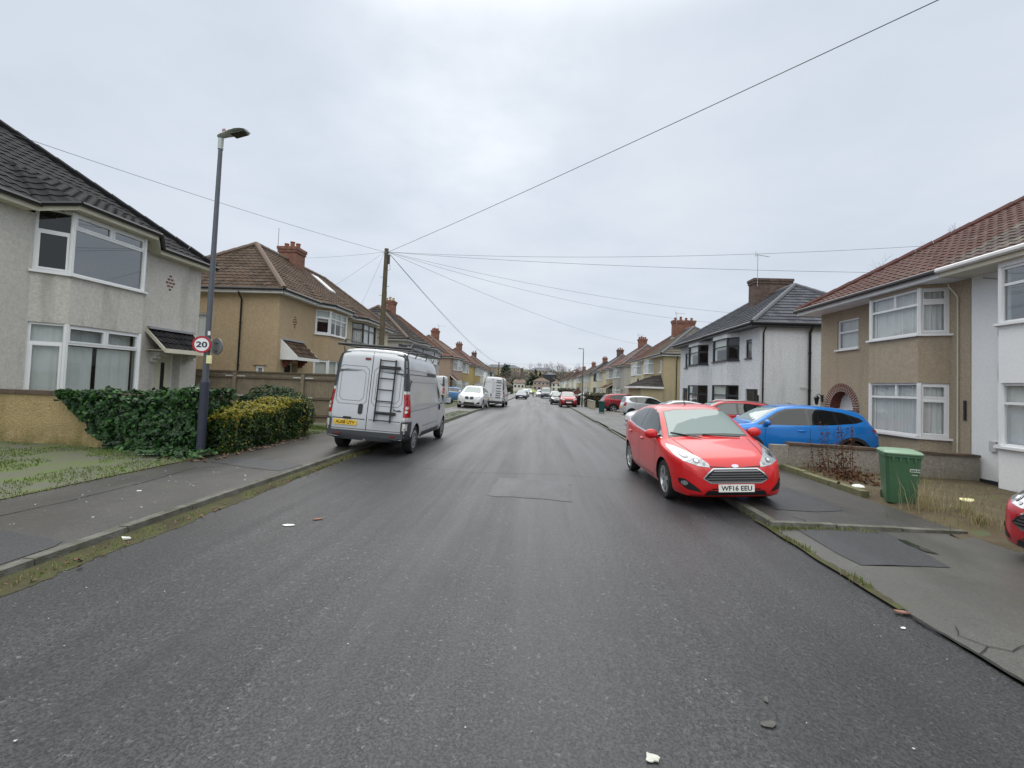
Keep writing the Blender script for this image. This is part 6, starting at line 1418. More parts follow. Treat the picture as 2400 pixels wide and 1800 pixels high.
# ------------------------------------------------------------------ street lamp and its signs
LX, LY = -6.66, 8.9
def lamp(label, x, y, h, cols, z0, head_dir, group=None):
    t = thing('street_lamp', label, 'street lamp', (x, y, z0), group)
    mb = MB(); mb.tube([(x, y, z0 - .2), (x, y, z0 + 1.45)], .083, 16); mb.tube([(x, y, z0 + 1.45), (x, y, z0 + 1.52)], [.083, .062], 16); mb.build('base', MATS[cols[0]], t, smooth=40)
    mb = MB(); mb.tube([(x, y, z0 + 1.5), (x, y, z0 + h - .1)], [.058, .040], 14); mb.build('pole', MATS[cols[1]], t, smooth=40)
    zt = z0 + h; mb = MB(); mb.tube([(x, y, zt - .22), (x, y, zt)], .052, 12); c = mb.build('collar', MATS['lamp_head'], t, smooth=40)
    dx, dy = head_dir; mb = MB(); n = 9; prof = [(-.06, .05, .03), (0, .075, .045), (.12, .085, .05), (.26, .12, .045), (.40, .14, .035), (.52, .13, .028), (.58, .10, .018)]
    pr = None; vs = []; fs = []
    for i, (s_, wd, th) in enumerate(prof):
        zc = zt + .06 + .12 * s_ + .02 * math.sin(s_ * 5)
        for k in range(8):
            a = 2 * math.pi * k / 8; o = wd * math.cos(a); vs.append((x + dx * s_ - dy * o, y + dy * s_ + dx * o, zc + th * math.sin(a)))
    for i in range(len(prof) - 1):
        for k in range(8): fs.append((i * 8 + k, i * 8 + (k + 1) % 8, i * 8 + 8 + (k + 1) % 8, i * 8 + 8 + k))
    fs.append(tuple(range(8))); fs.append(tuple(range(len(vs) - 8, len(vs)))); mb.raw(vs, fs); hd = mb.build('lantern', MATS['lamp_head'], t, smooth=50)
    mb = MB(); q = lambda s_, o, e: (x + dx * s_ - dy * o, y + dy * s_ + dx * o, zt + .06 + .12 * s_ - .045 + e)
    mb.hexa([q(.27, -.10, -.006), q(.55, -.09, .012), q(.55, .09, .012), q(.27, .10, -.006), q(.27, -.10, .012), q(.55, -.09, .022), q(.55, .09, .022), q(.27, .10, .012)]); mb.build('glass_cover', MATS['glossblack'], hd)
    mb = MB(); mb.lathe([(.042, .0), (.042, .06), (.03, .085), (.001, .09)], (x + dx * .06, y + dy * .06, zt + .11), n=12); mb.build('photocell', MATS['redlampdark'] if cols[2] else MATS['lamp_head'], hd, smooth=40)
    return t
lamp('tall grey street lamp with navy base standing in the ivy', LX, LY, 6.4, ('lamp_navy', 'lamp_grey', 1), G(LX, LY), (.995, -.1))
ll = bpy.data.objects['street_lamp']; ll.rotation_euler = (0, R(.35), 0)
def sign(label, cx, cy, cz, face, rad, txt=True):
    """round speed sign; face = unit direction it looks to"""
    t = thing('speed_limit_sign', label, 'road sign', (cx, cy, cz)); fx, fy = face; rx, ry = -fy, fx
    P = lambda a, b, c: (cx + rx * a + fx * c, cy + ry * a + fy * c, cz + b)
    def disc(r0, r1, c, nm, m, par):
        mb = MB(); n = 40
        for k in range(n):
            a, b = 2 * math.pi * k / n, 2 * math.pi * (k + 1) / n
            if r0: mb.face([P(r0 * math.cos(a), r0 * math.sin(a), c), P(r1 * math.cos(a), r1 * math.sin(a), c), P(r1 * math.cos(b), r1 * math.sin(b), c), P(r0 * math.cos(b), r0 * math.sin(b), c)])
            else: mb.face([P(0, 0, c), P(r1 * math.cos(a), r1 * math.sin(a), c), P(r1 * math.cos(b), r1 * math.sin(b), c)])
        return mb.build(nm, m, par)
    mb = MB(); n = 40
    for k in range(n):
        a, b = 2 * math.pi * k / n, 2 * math.pi * (k + 1) / n
        mb.face([P(rad * math.cos(a), rad * math.sin(a), -.02), P(rad * math.cos(b), rad * math.sin(b), -.02), P(rad * math.cos(b), rad * math.sin(b), 0), P(rad * math.cos(a), rad * math.sin(a), 0)])
        mb.face([P(0, 0, -.02), P(rad * math.cos(a), rad * math.sin(a), -.02), P(rad * math.cos(b), rad * math.sin(b), -.02)])
    for b_ in (-.09, .07): 
        q = [P(-.05, b_, -.055), P(.05, b_, -.055), P(.05, b_, -.021), P(-.05, b_, -.021)]; mb.hexa(q + [(x, y, z + .02) for x, y, z in q])
    mb.build('backplate', MATS['signback'], t); fc = disc(0, rad * .80, .001, 'white_face', MATS['sign_white'], t); disc(rad * .77, rad, .003, 'red_border', MATS['sign_red'], t)
    M = Matrix(((rx, 0, fx, 0), (ry, 0, fy, 0), (0, 1, 0, .0), (0, 0, 0, 1)))
    textmesh('numerals', '20', .2, MATS['sign_black'], fc, M @ Matrix.Translation((0, 0, .005)), .001, rad * 1.16, rad * .68)
    return t
sign('round 20 mph sign with red border facing the camera on the lamp post', LX - .03, LY - .10, 2.33, (.30, -.954), .168)
sign('back of a round sign on the far side of the lamp post', LX + .15, LY + .10, 2.31, (.35, .937), .168)
mb = MB(); mb.box(LX + .055, LX + .165, LY - .065, LY - .055, 1.96, 2.12); mb.box(LX + .07, LX + .15, LY - .068, LY - .0655, 2.03, 2.08); tag(mb.build('lamp_number_sticker', MATS['sticker'], tag_=(LX, LY, 2.2)), 'small yellowed sticker plate on the lamp post below the round sign', 'sticker')
mb = MB(); mb.box(LX + .05, LX + .10, LY - .06, LY - .05, 2.52, 2.60); tag(mb.build('lamp_sticker', MATS['paper'], tag_=(LX, LY, 2.8)), 'torn white sticker on the lamp post above the round sign', 'sticker')
lamp('slim grey street lamp on the right pavement by the far red car', 4.63, 50.4, 6.1, ('lamp_grey', 'lamp_grey', 0), G(4.63, 50.4), (-1, 0))
# ------------------------------------------------------------------ telegraph poles and wires
TX, TY, TZ = -7.15, 20.5, 7.72
def tpole(label, x, y, zt, zb, steps=True):
    t = thing('telegraph_pole', label, 'telegraph pole', (x, y, zb)); mb = MB(); mb.tube([(x - .03, y, zb - .3), (x, y, (zb + zt) / 2), (x + .03, y, zt)], [.145, .118, .092], 14); mb.build('pole', MATS['pole_wood'], t, smooth=50)
    if steps:
        for i in range(9):
            z = zt - 1.3 - i * .42; sg = 1 if i % 2 else -1
            mb = MB(); mb.tube([(x + sg * .08, y, z), (x + sg * .20, y, z), (x + sg * .22, y, z + .035)], .011, 6); mb.build('step_iron', MATS['metal'], t)
        mb = MB(); mb.box(x + .09, x + .19, y - .06, y + .06, zt - .68, zt - .28); mb.tube([(x + .14, y, zt - .68), (x + .22, y, zt - .78), (x + .24, y, zt - .92), (x + .16, y, zt - 1.0), (x + .10, y, zt - .9)], .008, 5); mb.build('junction_box', MATS['blackplastic'], t)
        mb = MB(); mb.tube([(x + .10 * math.cos(a * .628), y + .10 * math.sin(a * .628), zt - .16 + .03 * math.sin(a * .628)) for a in range(11)], .012, 5); mb.build('dropwire_ring', MATS['metal'], t)
    return t
tpole('brown wooden telegraph pole with step irons behind the silver van', TX, TY, TZ, G(TX, TY)); tpole('thin dark telegraph pole beyond the tall white van', -8.0, 90., 6.15, g(90), False)
def wire(label, a, b, sag=.2, r=.011, over=0.):
    r *= .62
    a, b = Vector(a), Vector(b); mb = MB(); n = 20; b = b + (b - a) * over
    mb.tube([a.lerp(b, i / n) - Vector((0, 0, 4 * sag * (i / n) * (1 - i / n))) for i in range(n + 1)], r, 5, caps=False); return tag(mb.build('telephone_wire', MATS['cable'], tag_=a), label, 'wire', 'telephone wires fanning out from the telegraph pole')
P0 = (TX + .1, TY, TZ - .15); P1 = (TX - .06, TY, TZ - .15)
wire('thick wire crossing the sky to the upper right corner', P0, (5.5, 7.0, 7.66), .12, .013, .35)
wire('wire running from the pole over the black-tiled roof', P1, (-12.5, 10.0, 7.24), .12, .010, .1)
wire('wire from the pole to the chimney of the tan house', P1, (-13.0, 24.2, 8.2), .05, .008)
wire('upper of two wires sloping to the tan roof', P1, (-10.9, 23.2, 6.4), .03, .007); wire('steep wire dropping to the cream house', P1, (-9.85, 24.4, 5.45), .03, .007)
wire('nearly level wire meeting the red-tiled roof low on its slope', P0, (10.5, 15.2, 5.72), .15, .010); wire('nearly level wire rising to the red-tiled roof higher up', P0, (12.68, 16, 6.86), .30, .010)
wire('upper wire sloping to the pale grey pair', P0, (11.2, 28.1, 6.5), .35, .010); wire('lower wire sloping to the pale grey pair', P0, (11.35, 31, 6.3), .5, .010)
wire('long faint wire to the mushroom house chimney', P0, (11.86, 57, 7.29), .6, .012); wire('inner wire of the pair running down the street', P0, (-8.0, 89.9, 5.95), .8, .015); wire('outer wire of the pair running down the street', (TX + .14, TY, TZ - .2), (-7.8, 89.9, 5.85), .95, .015)
wire('faint wire crossing from the far pole to the right row', (-8, 90, 6.05), (12.0, 80, 6.4), .5, .016)
# ------------------------------------------------------------------ right front garden
t = thing('garden_wall', 'low grey rendered garden wall with worn coping beside the blue car', 'wall', (7.8, 11.2, 0))
def wz(x): return interp([(5.75, .67), (9.95, .56)], x)
mb = MB(); xs = [5.78 + i * .4625 for i in range(10)]
for a, b in zip(xs, xs[1:]): mb.hexa([(a, 11.13, -.5), (b, 11.13, -.5), (b, 11.28, -.5), (a, 11.28, -.5), (a, 11.13, wz(a) - .055), (b, 11.13, wz(b) - .055), (b, 11.28, wz(b) - .055), (a, 11.28, wz(a) - .055)])
mb.build('wall', MATS['grey_render'], t); mb = MB()
for i, (a, b) in enumerate(zip(xs, xs[1:])): e = .006 * math.sin(i * 4.3); mb.hexa([(a, 11.09, wz(a) - .054), (b - .008, 11.09, wz(b) - .054), (b - .008, 11.32, wz(b) - .054), (a, 11.32, wz(a) - .054), (a, 11.09 + e, wz(a) + e), (b - .008, 11.09 + e, wz(b) + e), (b - .008, 11.32, wz(b) + e), (a, 11.32, wz(a) + e)])
mb.build('coping', MATS['coping'], t); mb = MB(); mb.box(5.40, 5.775, 11.13, 11.28, -.2, .60); mb.build('end_pier', MATS['grey_render'], t)
# green wheelie bin
def wheelie(label, x, y, z, rz, bodym, lidm, sc=1., group=None, det=True, cat='wheelie bin'):
    t = thing('wheelie_bin', label, cat, (0, 0, 0), group); mb = MB(); n = 1
    def rect(hw, d0, d1, z): c = .05; return [(-hw + c, d0, z), (hw - c, d0, z), (hw, d0 + c, z), (hw, d1 - c, z), (hw - c, d1, z), (-hw + c, d1, z), (-hw, d1 - c, z), (-hw, d0 + c, z)]
    rs = [rect(.215, -.22, .23, .05), rect(.225, -.235, .25, .12), rect(.268, -.34, .34, .90), rect(.272, -.345, .345, .925), rect(.292, -.365, .375, .935), rect(.292, -.365, .375, .985)]
    vs = [p for r_ in rs for p in r_]; fs = [(i * 8 + k, i * 8 + (k + 1) % 8, i * 8 + 8 + (k + 1) % 8, i * 8 + 8 + k) for i in range(len(rs) - 1) for k in range(8)]; fs.append(tuple(range(8))); mb.raw(vs, fs); mb.build('body', MATS[bodym], t, smooth=30)
    mb = MB(); ls = [rect(.295, -.385, .385, .987), rect(.30, -.39, .39, 1.01), rect(.27, -.35, .36, 1.045), rect(.20, -.26, .28, 1.06)]; vs = [p for r_ in ls for p in r_]
    fs = [(i * 8 + k, i * 8 + (k + 1) % 8, i * 8 + 8 + (k + 1) % 8, i * 8 + 8 + k) for i in range(len(ls) - 1) for k in range(8)] + [tuple(range(24, 32)), tuple(range(8))]; mb.raw(vs, fs); mb.build('lid', MATS[lidm], t, smooth=30)
    if det:
        mb = MB()
        for k in range(4): mb.box(-.17 + .11 * k, -.15 + .11 * k, -.372, -.345, .86, .935)
        mb.build('rim_rib', MATS[bodym], t)
        for sg in (1, -1): mb = MB(); mb.lathe([(.001, -.03), (.1, -.03), (.1, .03), (.001, .03)], (sg * .20, .27, .10), 'x', 18); mb.build('wheel', MATS['tyre'], t)
        mb = MB(); mb.tube([(-.22, .41, .97), (.22, .41, .97)], .015, 8); mb.tube([(-.2, .36, .95), (-.2, .41, .97)], .014, 6); mb.tube([(.2, .36, .95), (.2, .41, .97)], .014, 6); mb.build('handle', MATS[bodym], t)
    t.location = (x, y, z); t.rotation_euler = (0, 0, R(rz)); t.scale = (sc, sc, sc); return t
b = wheelie('green wheelie bin with pale lid standing in dead grass by the low wall', 5.90, 8.0, .05, -25, 'bin_green', 'bin_lid', .84)
lb = MB()
# printed council label: pale panel with darker block letters
M = Matrix.Translation((.17, -.312, .70)) @ Matrix.Rotation(R(97.2), 4, 'X')
def lquad(mb, x0, x1, y0, y1, e): mb.face([M @ Vector(q) for q in ((x0, y0, e), (x1, y0, e), (x1, y1, e), (x0, y1, e))])
lquad(lb, -.075, .075, -.03, .03, .008); o = lb.build('printed_label', MATS['paper'], b); tx = MB(); x = -.066
for wd in (.018, .014, .02, .016, .004, .018, .016, .012): lquad(tx, x, x + wd, -.02, .02 if wd > .01 else .0, .010); x += wd + .004
tx.build('lettering', MATS['bin_green'], o); lq = MB()
for i in range(6): lquad(lq, -.045 + i * .015, -.035 + i * .015, -.09, -.075, .008)
lq.build('lettering', MATS['paper'], b)
# dead weeds and dry grass
t = thing('dead_weed', 'rust-brown dead dock weed growing against the low grey wall', 'plant', (5.9, 10.1, .05)); mb = MB()
for k in range(16):
    x, y = random.gauss(6.35, .16), random.gauss(10.4, .25); hh = random.choice((1.12, .95, .6, .5, .45, .7)); tip = (x + random.gauss(0, .10), y + random.gauss(0, .10), .05 + hh)
    mb.tube([(x, y, 0), (lerp(x, tip[0], .5), lerp(y, tip[1], .5), hh * .55), tip], [.008, .006, .003], 4)
    for j in range(int(26 * hh) + 12):
        q = random.uniform(.3, 1.) ; c = (lerp(x, tip[0], q) + random.gauss(0, .045), lerp(y, tip[1], q) + random.gauss(0, .045), .05 + hh * q); leaf(mb, c, (random.gauss(0, 1), random.gauss(0, 1), random.gauss(0, 1)), .035, random.choice((0, 0, 1)))
mb.build('seed_heads', DEAD, t); mb = MB()
for _ in range(620):
    x, y = random.gauss(6.3, .22), random.gauss(10.0, .4); leaf(mb, (x, y, .06 + abs(random.gauss(0, .13))), (random.gauss(0, 1), random.gauss(0, 1), random.gauss(.3, 1)), .06, random.choice((0, 0, 1)))
mb.build('leaves', DEAD, t)
def tuft(label, cx, cy, n, h, sp, mats=(2, 2, 1), seedr=None, cat='grass', w=.004):
    mb = MB(); blades(mb, cx, cy, G(cx, cy) + .03, n, h, sp, mats, w); return tag(mb.build('grass_tuft', GRASS, tag_=(cx, cy, .05)), label, cat, None, 'stuff')
tuft('tall straw-coloured dry grass in front of the green bin', 5.85, 7.42, 75, .50, .16, (2, 2, 2), w=.003); tuft('dry grass at the right foot of the green bin', 6.25, 7.3, 90, .32, .24, (2, 2, 1), w=.003); tuft('low dry grass along the soil bank', 6.2, 6.95, 300, .13, .40, (2, 1, 2), w=.003)
mb = MB()
for _ in range(2600):
    x, y = random.uniform(5.65, 9.8), random.uniform(6.0, 11.0)
    if noise.noise((x * 1.3, y * 1.3, 7)) < -.05: continue
    blades(mb, x, y, G(x, y) + .02 + (.06 if y > 7.1 else 0), 1, .07, .03, (1, 2, 2, 0), .003)
tag(mb.build('grass', GRASS), 'thin straggly grass over the brown garden soil', 'grass', None, 'stuff')
mb = MB()
for _ in range(3800):
    y = random.uniform(3.0, 15.0) ; 
    if noise.noise((y * .9, 3.1, 0)) < -.12: continue
    x = KL + .02 + abs(random.gauss(0, .075)); blades(mb, x, y, .012, 1, random.uniform(.02, .055), .02, (0, 0, 1, 1, 2), .0035)
tag(mb.build('grass', GRASS), 'short mossy grass growing along the left kerb', 'grass', None, 'stuff')
mb = MB()
for _ in range(1500):
    x = random.choice((random.gauss(3.08, .03), random.uniform(3.06, 4.4))); y = random.uniform(4.5, 7.8) if x < 3.14 else random.gauss(6.30, .03)
    if noise.noise((x * 3, y * 2.4, 1)) < 0 and x < 3.14: continue
    blades(mb, x, y, .02, 1, random.uniform(.02, .07), .02, (0, 0, 1, 2), .0035)
tag(mb.build('grass', GRASS), 'moss and grass sprouting around the corner of the right kerb', 'grass', None, 'stuff')
mb = MB()
for _ in range(15000):
    x, y = random.uniform(-11.5, PL - .03), random.uniform(4.0, 8.9); q = noise.noise((x * 1.1, y * 1.1, 2)) + .5 * noise.noise((x * 3, y * 3, 2)) + (.25 if x > -7.1 else 0)
    if q < -.02: continue
    blades(mb, x, y, G(x, y) + .015, 1, random.uniform(.015, .035), .02, (0, 0, 0, 1), .006)
for _ in range(900): x, y = PL + abs(random.gauss(0, .05)) - .06, random.uniform(3, 8.6); blades(mb, x, y, G(x, y), 1, .04, .02, (0, 1, 1, 2), .004)
tag(mb.build('grass', GRASS), 'patchy mossy grass on the verge before the ochre wall', 'grass', None, 'stuff')
def lawn(label, x0, x1, y0, y1, n, h=.07):
    mb = MB()
    for _ in range(n): x, y = random.uniform(x0, x1), random.uniform(y0, y1); blades(mb, x, y, G(x, y) - .01, 1, h * random.uniform(.6, 1.2), .02, (0, 0, 0, 1), .006)
    tag(mb.build('grass', GRASS), label, 'grass', None, 'stuff')
lawn('bright lawn strip between the golden hedge and the silver van', -8.4, PL, 12.4, 13.7, 3200); lawn('lawn strip at the foot of the wooden fence', -8.8, PL, 14.6, 15.55, 1800); lawn('grass verge between the silver van and the white estate', -5.2, KL - .14, 17.5, 30, 2600); 
# fallen leaves and litter
mb = MB()
for _ in range(420):
    x, y = random.gauss(-6.6, .32), random.uniform(8.2, 12.2); x = min(x, -6.1); leaf(mb, (x, y, G(x, y) + .015 + random.random() * .02), (random.gauss(0, .3), random.gauss(0, .3), 1), .07, 0)
for _ in range(160):
    y = random.uniform(3.5, 14); leaf(mb, (KL + .05 + abs(random.gauss(0, .1)), y, .028), (random.gauss(0, .3), random.gauss(0, .3), 1), .045, 0)
tag(mb.build('fallen_leaves', [MATS['litterleaf']]), 'brown fallen leaves under the hedges and along the gutter', 'leaves', None, 'stuff')
def scrap(name, label, cat, x, y, z, s, mat, n=9, flat=.15, asp=.6, rz=0.):
    mb = MB(); top = []; bot = []
    for k in range(n):
        a = 6.283 * k / n; r = s * (.7 + .5 * random.random()); px, py = r * math.cos(a), r * asp * math.sin(a); px, py = px * math.cos(rz) - py * math.sin(rz), px * math.sin(rz) + py * math.cos(rz); top.append((x + px, y + py, z + .003 + s * flat * random.random())); bot.append((x + px, y + py, z))
    c = (x, y, z + s * flat)
    for k in range(n): mb.face([top[k], top[(k + 1) % n], c]); mb.face([bot[k], bot[(k + 1) % n], top[(k + 1) % n], top[k]])
    return tag(mb.build(name, MATS[mat], tag_=(x, y, z)), label, cat)
rz0 = lambda x, y: rz_(x, y) + .001
scrap('lichen_patch', 'round white lichen blob on the road at the bottom edge', 'lichen', .59, 2.30, rz0(.59, 2.30), .034, 'lichen', 15, .10, .8)
scrap('fallen_leaf', 'single curled reddish leaf lying on the crack at the right', 'leaf', 3.01, 4.05, .014, .07, 'leafred', 9, .22, .38, -.3); scrap('paper_scrap', 'small white scrap near the crack at the lower right', 'litter', 2.84, 3.8, rz0(2.84, 3.8), .022, 'paper', 6, .2, .5)
scrap('stain_patch', 'faint pale smear on the tarmac at the lower right', 'stain', 1.27, 2.60, rz0(1.27, 2.6), .045, 'stainmat', 11, .0, .6, .4); scrap('stain_patch', 'smaller pale fleck above the smear on the tarmac', 'stain', 1.35, 2.80, rz0(1.35, 2.8), .03, 'stainmat', 9, .0, .4, 1.2)
scrap('paper_scrap', 'flattened pale paper on the road left of centre', 'litter', -2.88, 5.35, rz0(-2.88, 5.35), .075, 'paper', 7, .05, .45, .2); scrap('fallen_leaf', 'pale orange leaf on the road beside the flattened paper', 'leaf', -2.66, 5.64, rz0(-2.66, 5.64), .06, 'leafred', 8, .2, .35, .6)
scrap('paper_scrap', 'white crumpled scrap in the left gutter', 'litter', -4.18, 4.6, .03, .05, 'paper', 8, .4, .7); scrap('paper_scrap', 'white wrapper on the soil left of the green bin', 'litter', 5.95, 9.05, .10, .13, 'paper', 8, .35, .5, .3); scrap('paper_scrap', 'yellow crumpled packet on the soil right of the green bin', 'litter', 7.3, 8.4, .07, .10, 'sticker', 8, .5, .8)
scrap('paper_scrap', 'white scrap on the pavement below the ivy', 'litter', -5.4, 6.1, G(-5.4, 6.1) + .004, .03, 'paper', 7, .3, .8); scrap('wood_stick', 'pale stick lying under the ivy', 'stick', -7.4, 8.5, G(-7.4, 8.5) + .02, .2, 'drape', 8, .08, .12, .1)
mb = MB()
for _ in range(150):
    x, y = random.uniform(-4.2, 2.9), random.uniform(1.8, 12); s = random.uniform(.003, .007); z = rz0(x, y); leaf(mb, (x, y, z + .003), (0, 0, 1), s * 2, 0)
for _ in range(90):
    x, y = random.uniform(-6.3, -4.5), random.uniform(3.5, 9); leaf(mb, (x, y, G(x, y) + .004), (0, 0, 1), random.uniform(.01, .03), 0)
tag(mb.build('grit', [MATS['lichen']]), 'specks of pale grit scattered over the tarmac', 'grit', None, 'stuff')
# ------------------------------------------------------------------ vehicles
fiesta('shiny red five-door hatchback parked with two wheels on the right pavement', RED, plate='WF16 EEU').place(2.89, 9.12, -88.0, .043, 3.)
vn = van('silver high-roof van with roof rack and rear ladder on the left kerb', SILVER, dict(L=5.18, W=1.92, H=2.44, Hm=1.92, wb=3.498, fo=.83, r=.335), plate='AU08 UTV', hero=True); vr = vn.root
mb = MB(); Yr = vn.Y(1)   # ladder bolted on the right rear door
def RP(x, z, d): p, n = vn.cast('rear', x, z); return (x, p.y - d, z)
for x in (.20, .56): mb.tube([RP(x - .0, z, .075) for z in (.76, 1.0, 1.3, 1.6, 1.9, 2.12)], .019, 7)
mb.tube([RP(.2, 2.12, .075), RP(.2, 2.2, .075)], .019, 7); mb.tube([RP(.56, 2.12, .075), RP(.56, 2.2, .075)], .019, 7)
for z in (.80, .98, 1.24, 1.50, 1.76, 2.0, 2.17): mb.tube([RP(.2, z, .075), RP(.56, z, .075)], .015, 6)
for z in (.97, 2.02): mb.box(.18, .66, RP(.4, z, .08)[1] , RP(.4, z, .0)[1], z - .035, z + .03)
mb.build('rear_ladder', MATS['blackplastic'], vr)
mb = MB(); zt = 2.44
for y in (1.2, .4, -.5, -1.6, -2.35):
    mb.tube([(-.74, y, zt - .14), (-.80, y, zt + .05), (.80, y, zt + .05), (.74, y, zt - .14)], .018, 6)
for sg in (-1, 1): mb.tube([(sg * .82, 1.2, zt + .05), (sg * .82, -2.5, zt + .05)], .02, 6); mb.tube([(sg * .82, 1.2, zt + .19), (sg * .82, -2.2, zt + .19), (sg * .82, -2.50, zt + .05)], .014, 6)
for y in (1.2, .2, -1.2, -2.2):
    for sg in (-1, 1): mb.tube([(sg * .82, y, zt + .05), (sg * .82, y, zt + .19)], .012, 5)
mb.tube([(-.86, -2.5, zt + .05), (.86, -2.5, zt + .05)], .03, 8); mb.build('roof_rack', MATS['blackplastic'], vr)
textmesh('model_badge', 'Trafic', .07, MATS['blackplastic'], vr, Matrix.Translation((.69, Yr + .005, 1.045)) @ Matrix.Rotation(R(90), 4, 'X'), .003, .19, .05)
mb = MB(); vn.patch(mb, 'rear', [(.13, .60), (.80, .60), (.80, .755), (.13, .755)], .004, .08); mb.build('door_panel', SILVERL, vr)
vn.place(-3.99, 13.05, 90.8, .036, 2.6).rotation_euler.x = -.006
# extension ladders strapped on the rack
def ladder(label, x0, z0, ln, wd, y0, mat, tilt=0.):
    t = thing('ladder', label, 'ladder', (-3.99, 13.05, 2.55)); mb = MB(); P = lambda a, s_, h: (-3.99 + x0 + a, 13.05 + y0 + s_, z0 + h + tilt * s_)
    for a in (0, wd): mb.hexa([P(a - .015, 0, 0), P(a + .015, 0, 0), P(a + .015, ln, 0), P(a - .015, ln, 0), P(a - .015, 0, .08), P(a + .015, 0, .08), P(a + .015, ln, .08), P(a - .015, ln, .08)])
    mb.build('stile', MATS[mat], t); rg = MB()
    k = int(ln / .28)
    for i in range(k): rg.tube([P(.015, .15 + i * .28, .04), P(wd - .015, .15 + i * .28, .04)], .014, 6)
    rg.build('rung', MATS[mat], t)
ladder('aluminium extension ladder lying on the silver van rack', .18, 2.56, 3.6, .42, -1.35, 'metal', .02); ladder('dark ladder stacked over the aluminium one on the rack', .26, 2.66, 3.0, .36, -1.0, 'blackplastic', .02)
mb = MB(); mb.tube([(-3.5, 12.3, 2.53), (-3.4, 15.5, 2.58)], .02, 6); tag(mb.build('metal_pole', MATS['metal'], tag_=(-3.7, 13, 2.6)), 'pale metal pole tied along the right of the roof rack', 'pole')
suv('bright blue crossover with black wheel arches parked behind the low wall', BLUE, dict(L=4.2, W=1.80, H=1.55, wb=2.6, fo=.83, r=.335), 'compact_suv', wheel=('double', 'alloy', 5)).place(6.68, 13.2, 178.5, -.05, 0)
suv('bright red crossover with silver roof rails beside the blue car', JRED, dict(L=4.13, W=1.77, H=1.57, wb=2.53, fo=.82, r=.33), 'compact_suv', roofrail='alloy', kind='plain', glass='carglass').place(7.15, 18.6, 178, -.10)
saloon('white saloon with sloping roof behind the red crossover', WHITEP).place(6.6, 23.6, 179, -.14)
minimpv('silver small car with dark alloys, its tail towards the road', SILVERL).place(7.95, 35.1, 2., -.23)
suv('dark red crossover with black spoiler nosed into the drive beyond the silver small car', DRED, dict(L=4.5, W=1.85, H=1.62, wb=2.65, fo=.9, r=.34), 'compact_suv', kind='plain', glass='privacy').place(7.7, 41.6, 3, -.28)
fiesta('crimson hatchback at the right edge with only its front corner in view', JRED, wheel=('alloy', 'alloy', 5)).place(7.26, 4.95, 178, .0)
suv('white estate car facing us with twin dark grilles on the left kerb', WHITEP, dict(L=4.9, W=1.98, H=1.74, wb=2.93, fo=.87, r=.37), 'estate_car', kind='x5', clad=False, glass='carglass', plate=None).place(-5.2, 36.8, -90.5, g(37) + .05, -2.4)
wv = van('tall white van with short step bars seen from behind on the left', WHITEP, dict(L=5.9, W=2.02, H=2.62, Hm=2.0, wb=3.68, fo=.86, r=.34)); mb = MB()
for z in (.85, 1.02, 1.22, 1.42, 1.65, 1.9, 2.15, 2.32):
    p, n = wv.cast('rear', .4, z); mb.box(.22, .66, p.y - .05, p.y - .01, z - .025, z + .025)
mb.build('step_bars', MATS['greyplastic'], wv.root); wv.place(-4.05, 43.6, 90, g(43) + .045, 2.4)
van('white van parked in a drive, half hidden by the silver van', WHITEP, dict(L=5.2, W=1.95, H=2.45, Hm=1.92, wb=3.5, fo=.83, r=.335)).place(-10.7, 40.5, 180, -.1)
fiesta('light blue hatchback in a left drive behind the white estate', LBLUE).place(-8.6, 47.5, 10, None)
far = 'cars parked in the distance along the street'
c0 = suv('plum red people carrier facing us in front of the far lamp post', DRED, dict(L=4.2, W=1.74, H=1.58, wb=2.6, fo=.85, r=.31), 'small_mpv', far, kind='plain', clad=False, glass='carglass', plate=None); c0.place(3.0, 48.9, -90)
c1 = fiesta('black hatchback facing us just behind the plum red carrier', BLACKP, group=far); c1.place(2.25, 56.5, -90)
c2 = saloon('navy saloon facing us on the far left kerb', NAVY, group=far); c2.place(-2.9, 77, -90)
def dup(c, label, x, y, hd, name=None):
    r = copy_tree(c.root); r['label'] = label; r['group'] = far; r.location = (x, y, G(max(KL + .1, min(KR - .1, x)), y)); r.rotation_euler = (0, 0, R(hd) - math.pi / 2); return r
gv = van('grey van facing us far along the right side', GREYP, dict(L=5.0, W=1.95, H=2.0, Hm=1.8, wb=3.1, fo=.85, r=.33), group=far); gv.place(1.3, 88.5, -90)
dup(vn_ if False else c1, 'dark hatchback on the left behind the navy saloon', -2.9, 85, -90)
wc = fiesta('white hatchback just left of the distant grey van', WHITEP, group=far); wc.place(.2, 97, -90); dup(wc, 'white hatchback on the left beyond the navy saloon', -2.8, 93, -90); dup(wc, 'white hatchback in a drive opposite the navy saloon', 6.2, 66, 180)
sv = minimpv('silver small car far off on the left side', SILVERL, group=far); sv.place(-3.0, 104, 90); dup(sv, 'silver small car far off on the right kerb', 2.4, 70, -90); dup(c2, 'dark saloon far off on the right kerb', 2.2, 110, -90); dup(wc, 'tiny white hatchback near the end of the street', -2.6, 122, -90)
dup(c1, 'black hatchback on the left past the tall white van', -5.6, 62, -90)
dup(wc, 'white hatchback on the left pavement past the tall white van', -6.6, 70, -90)
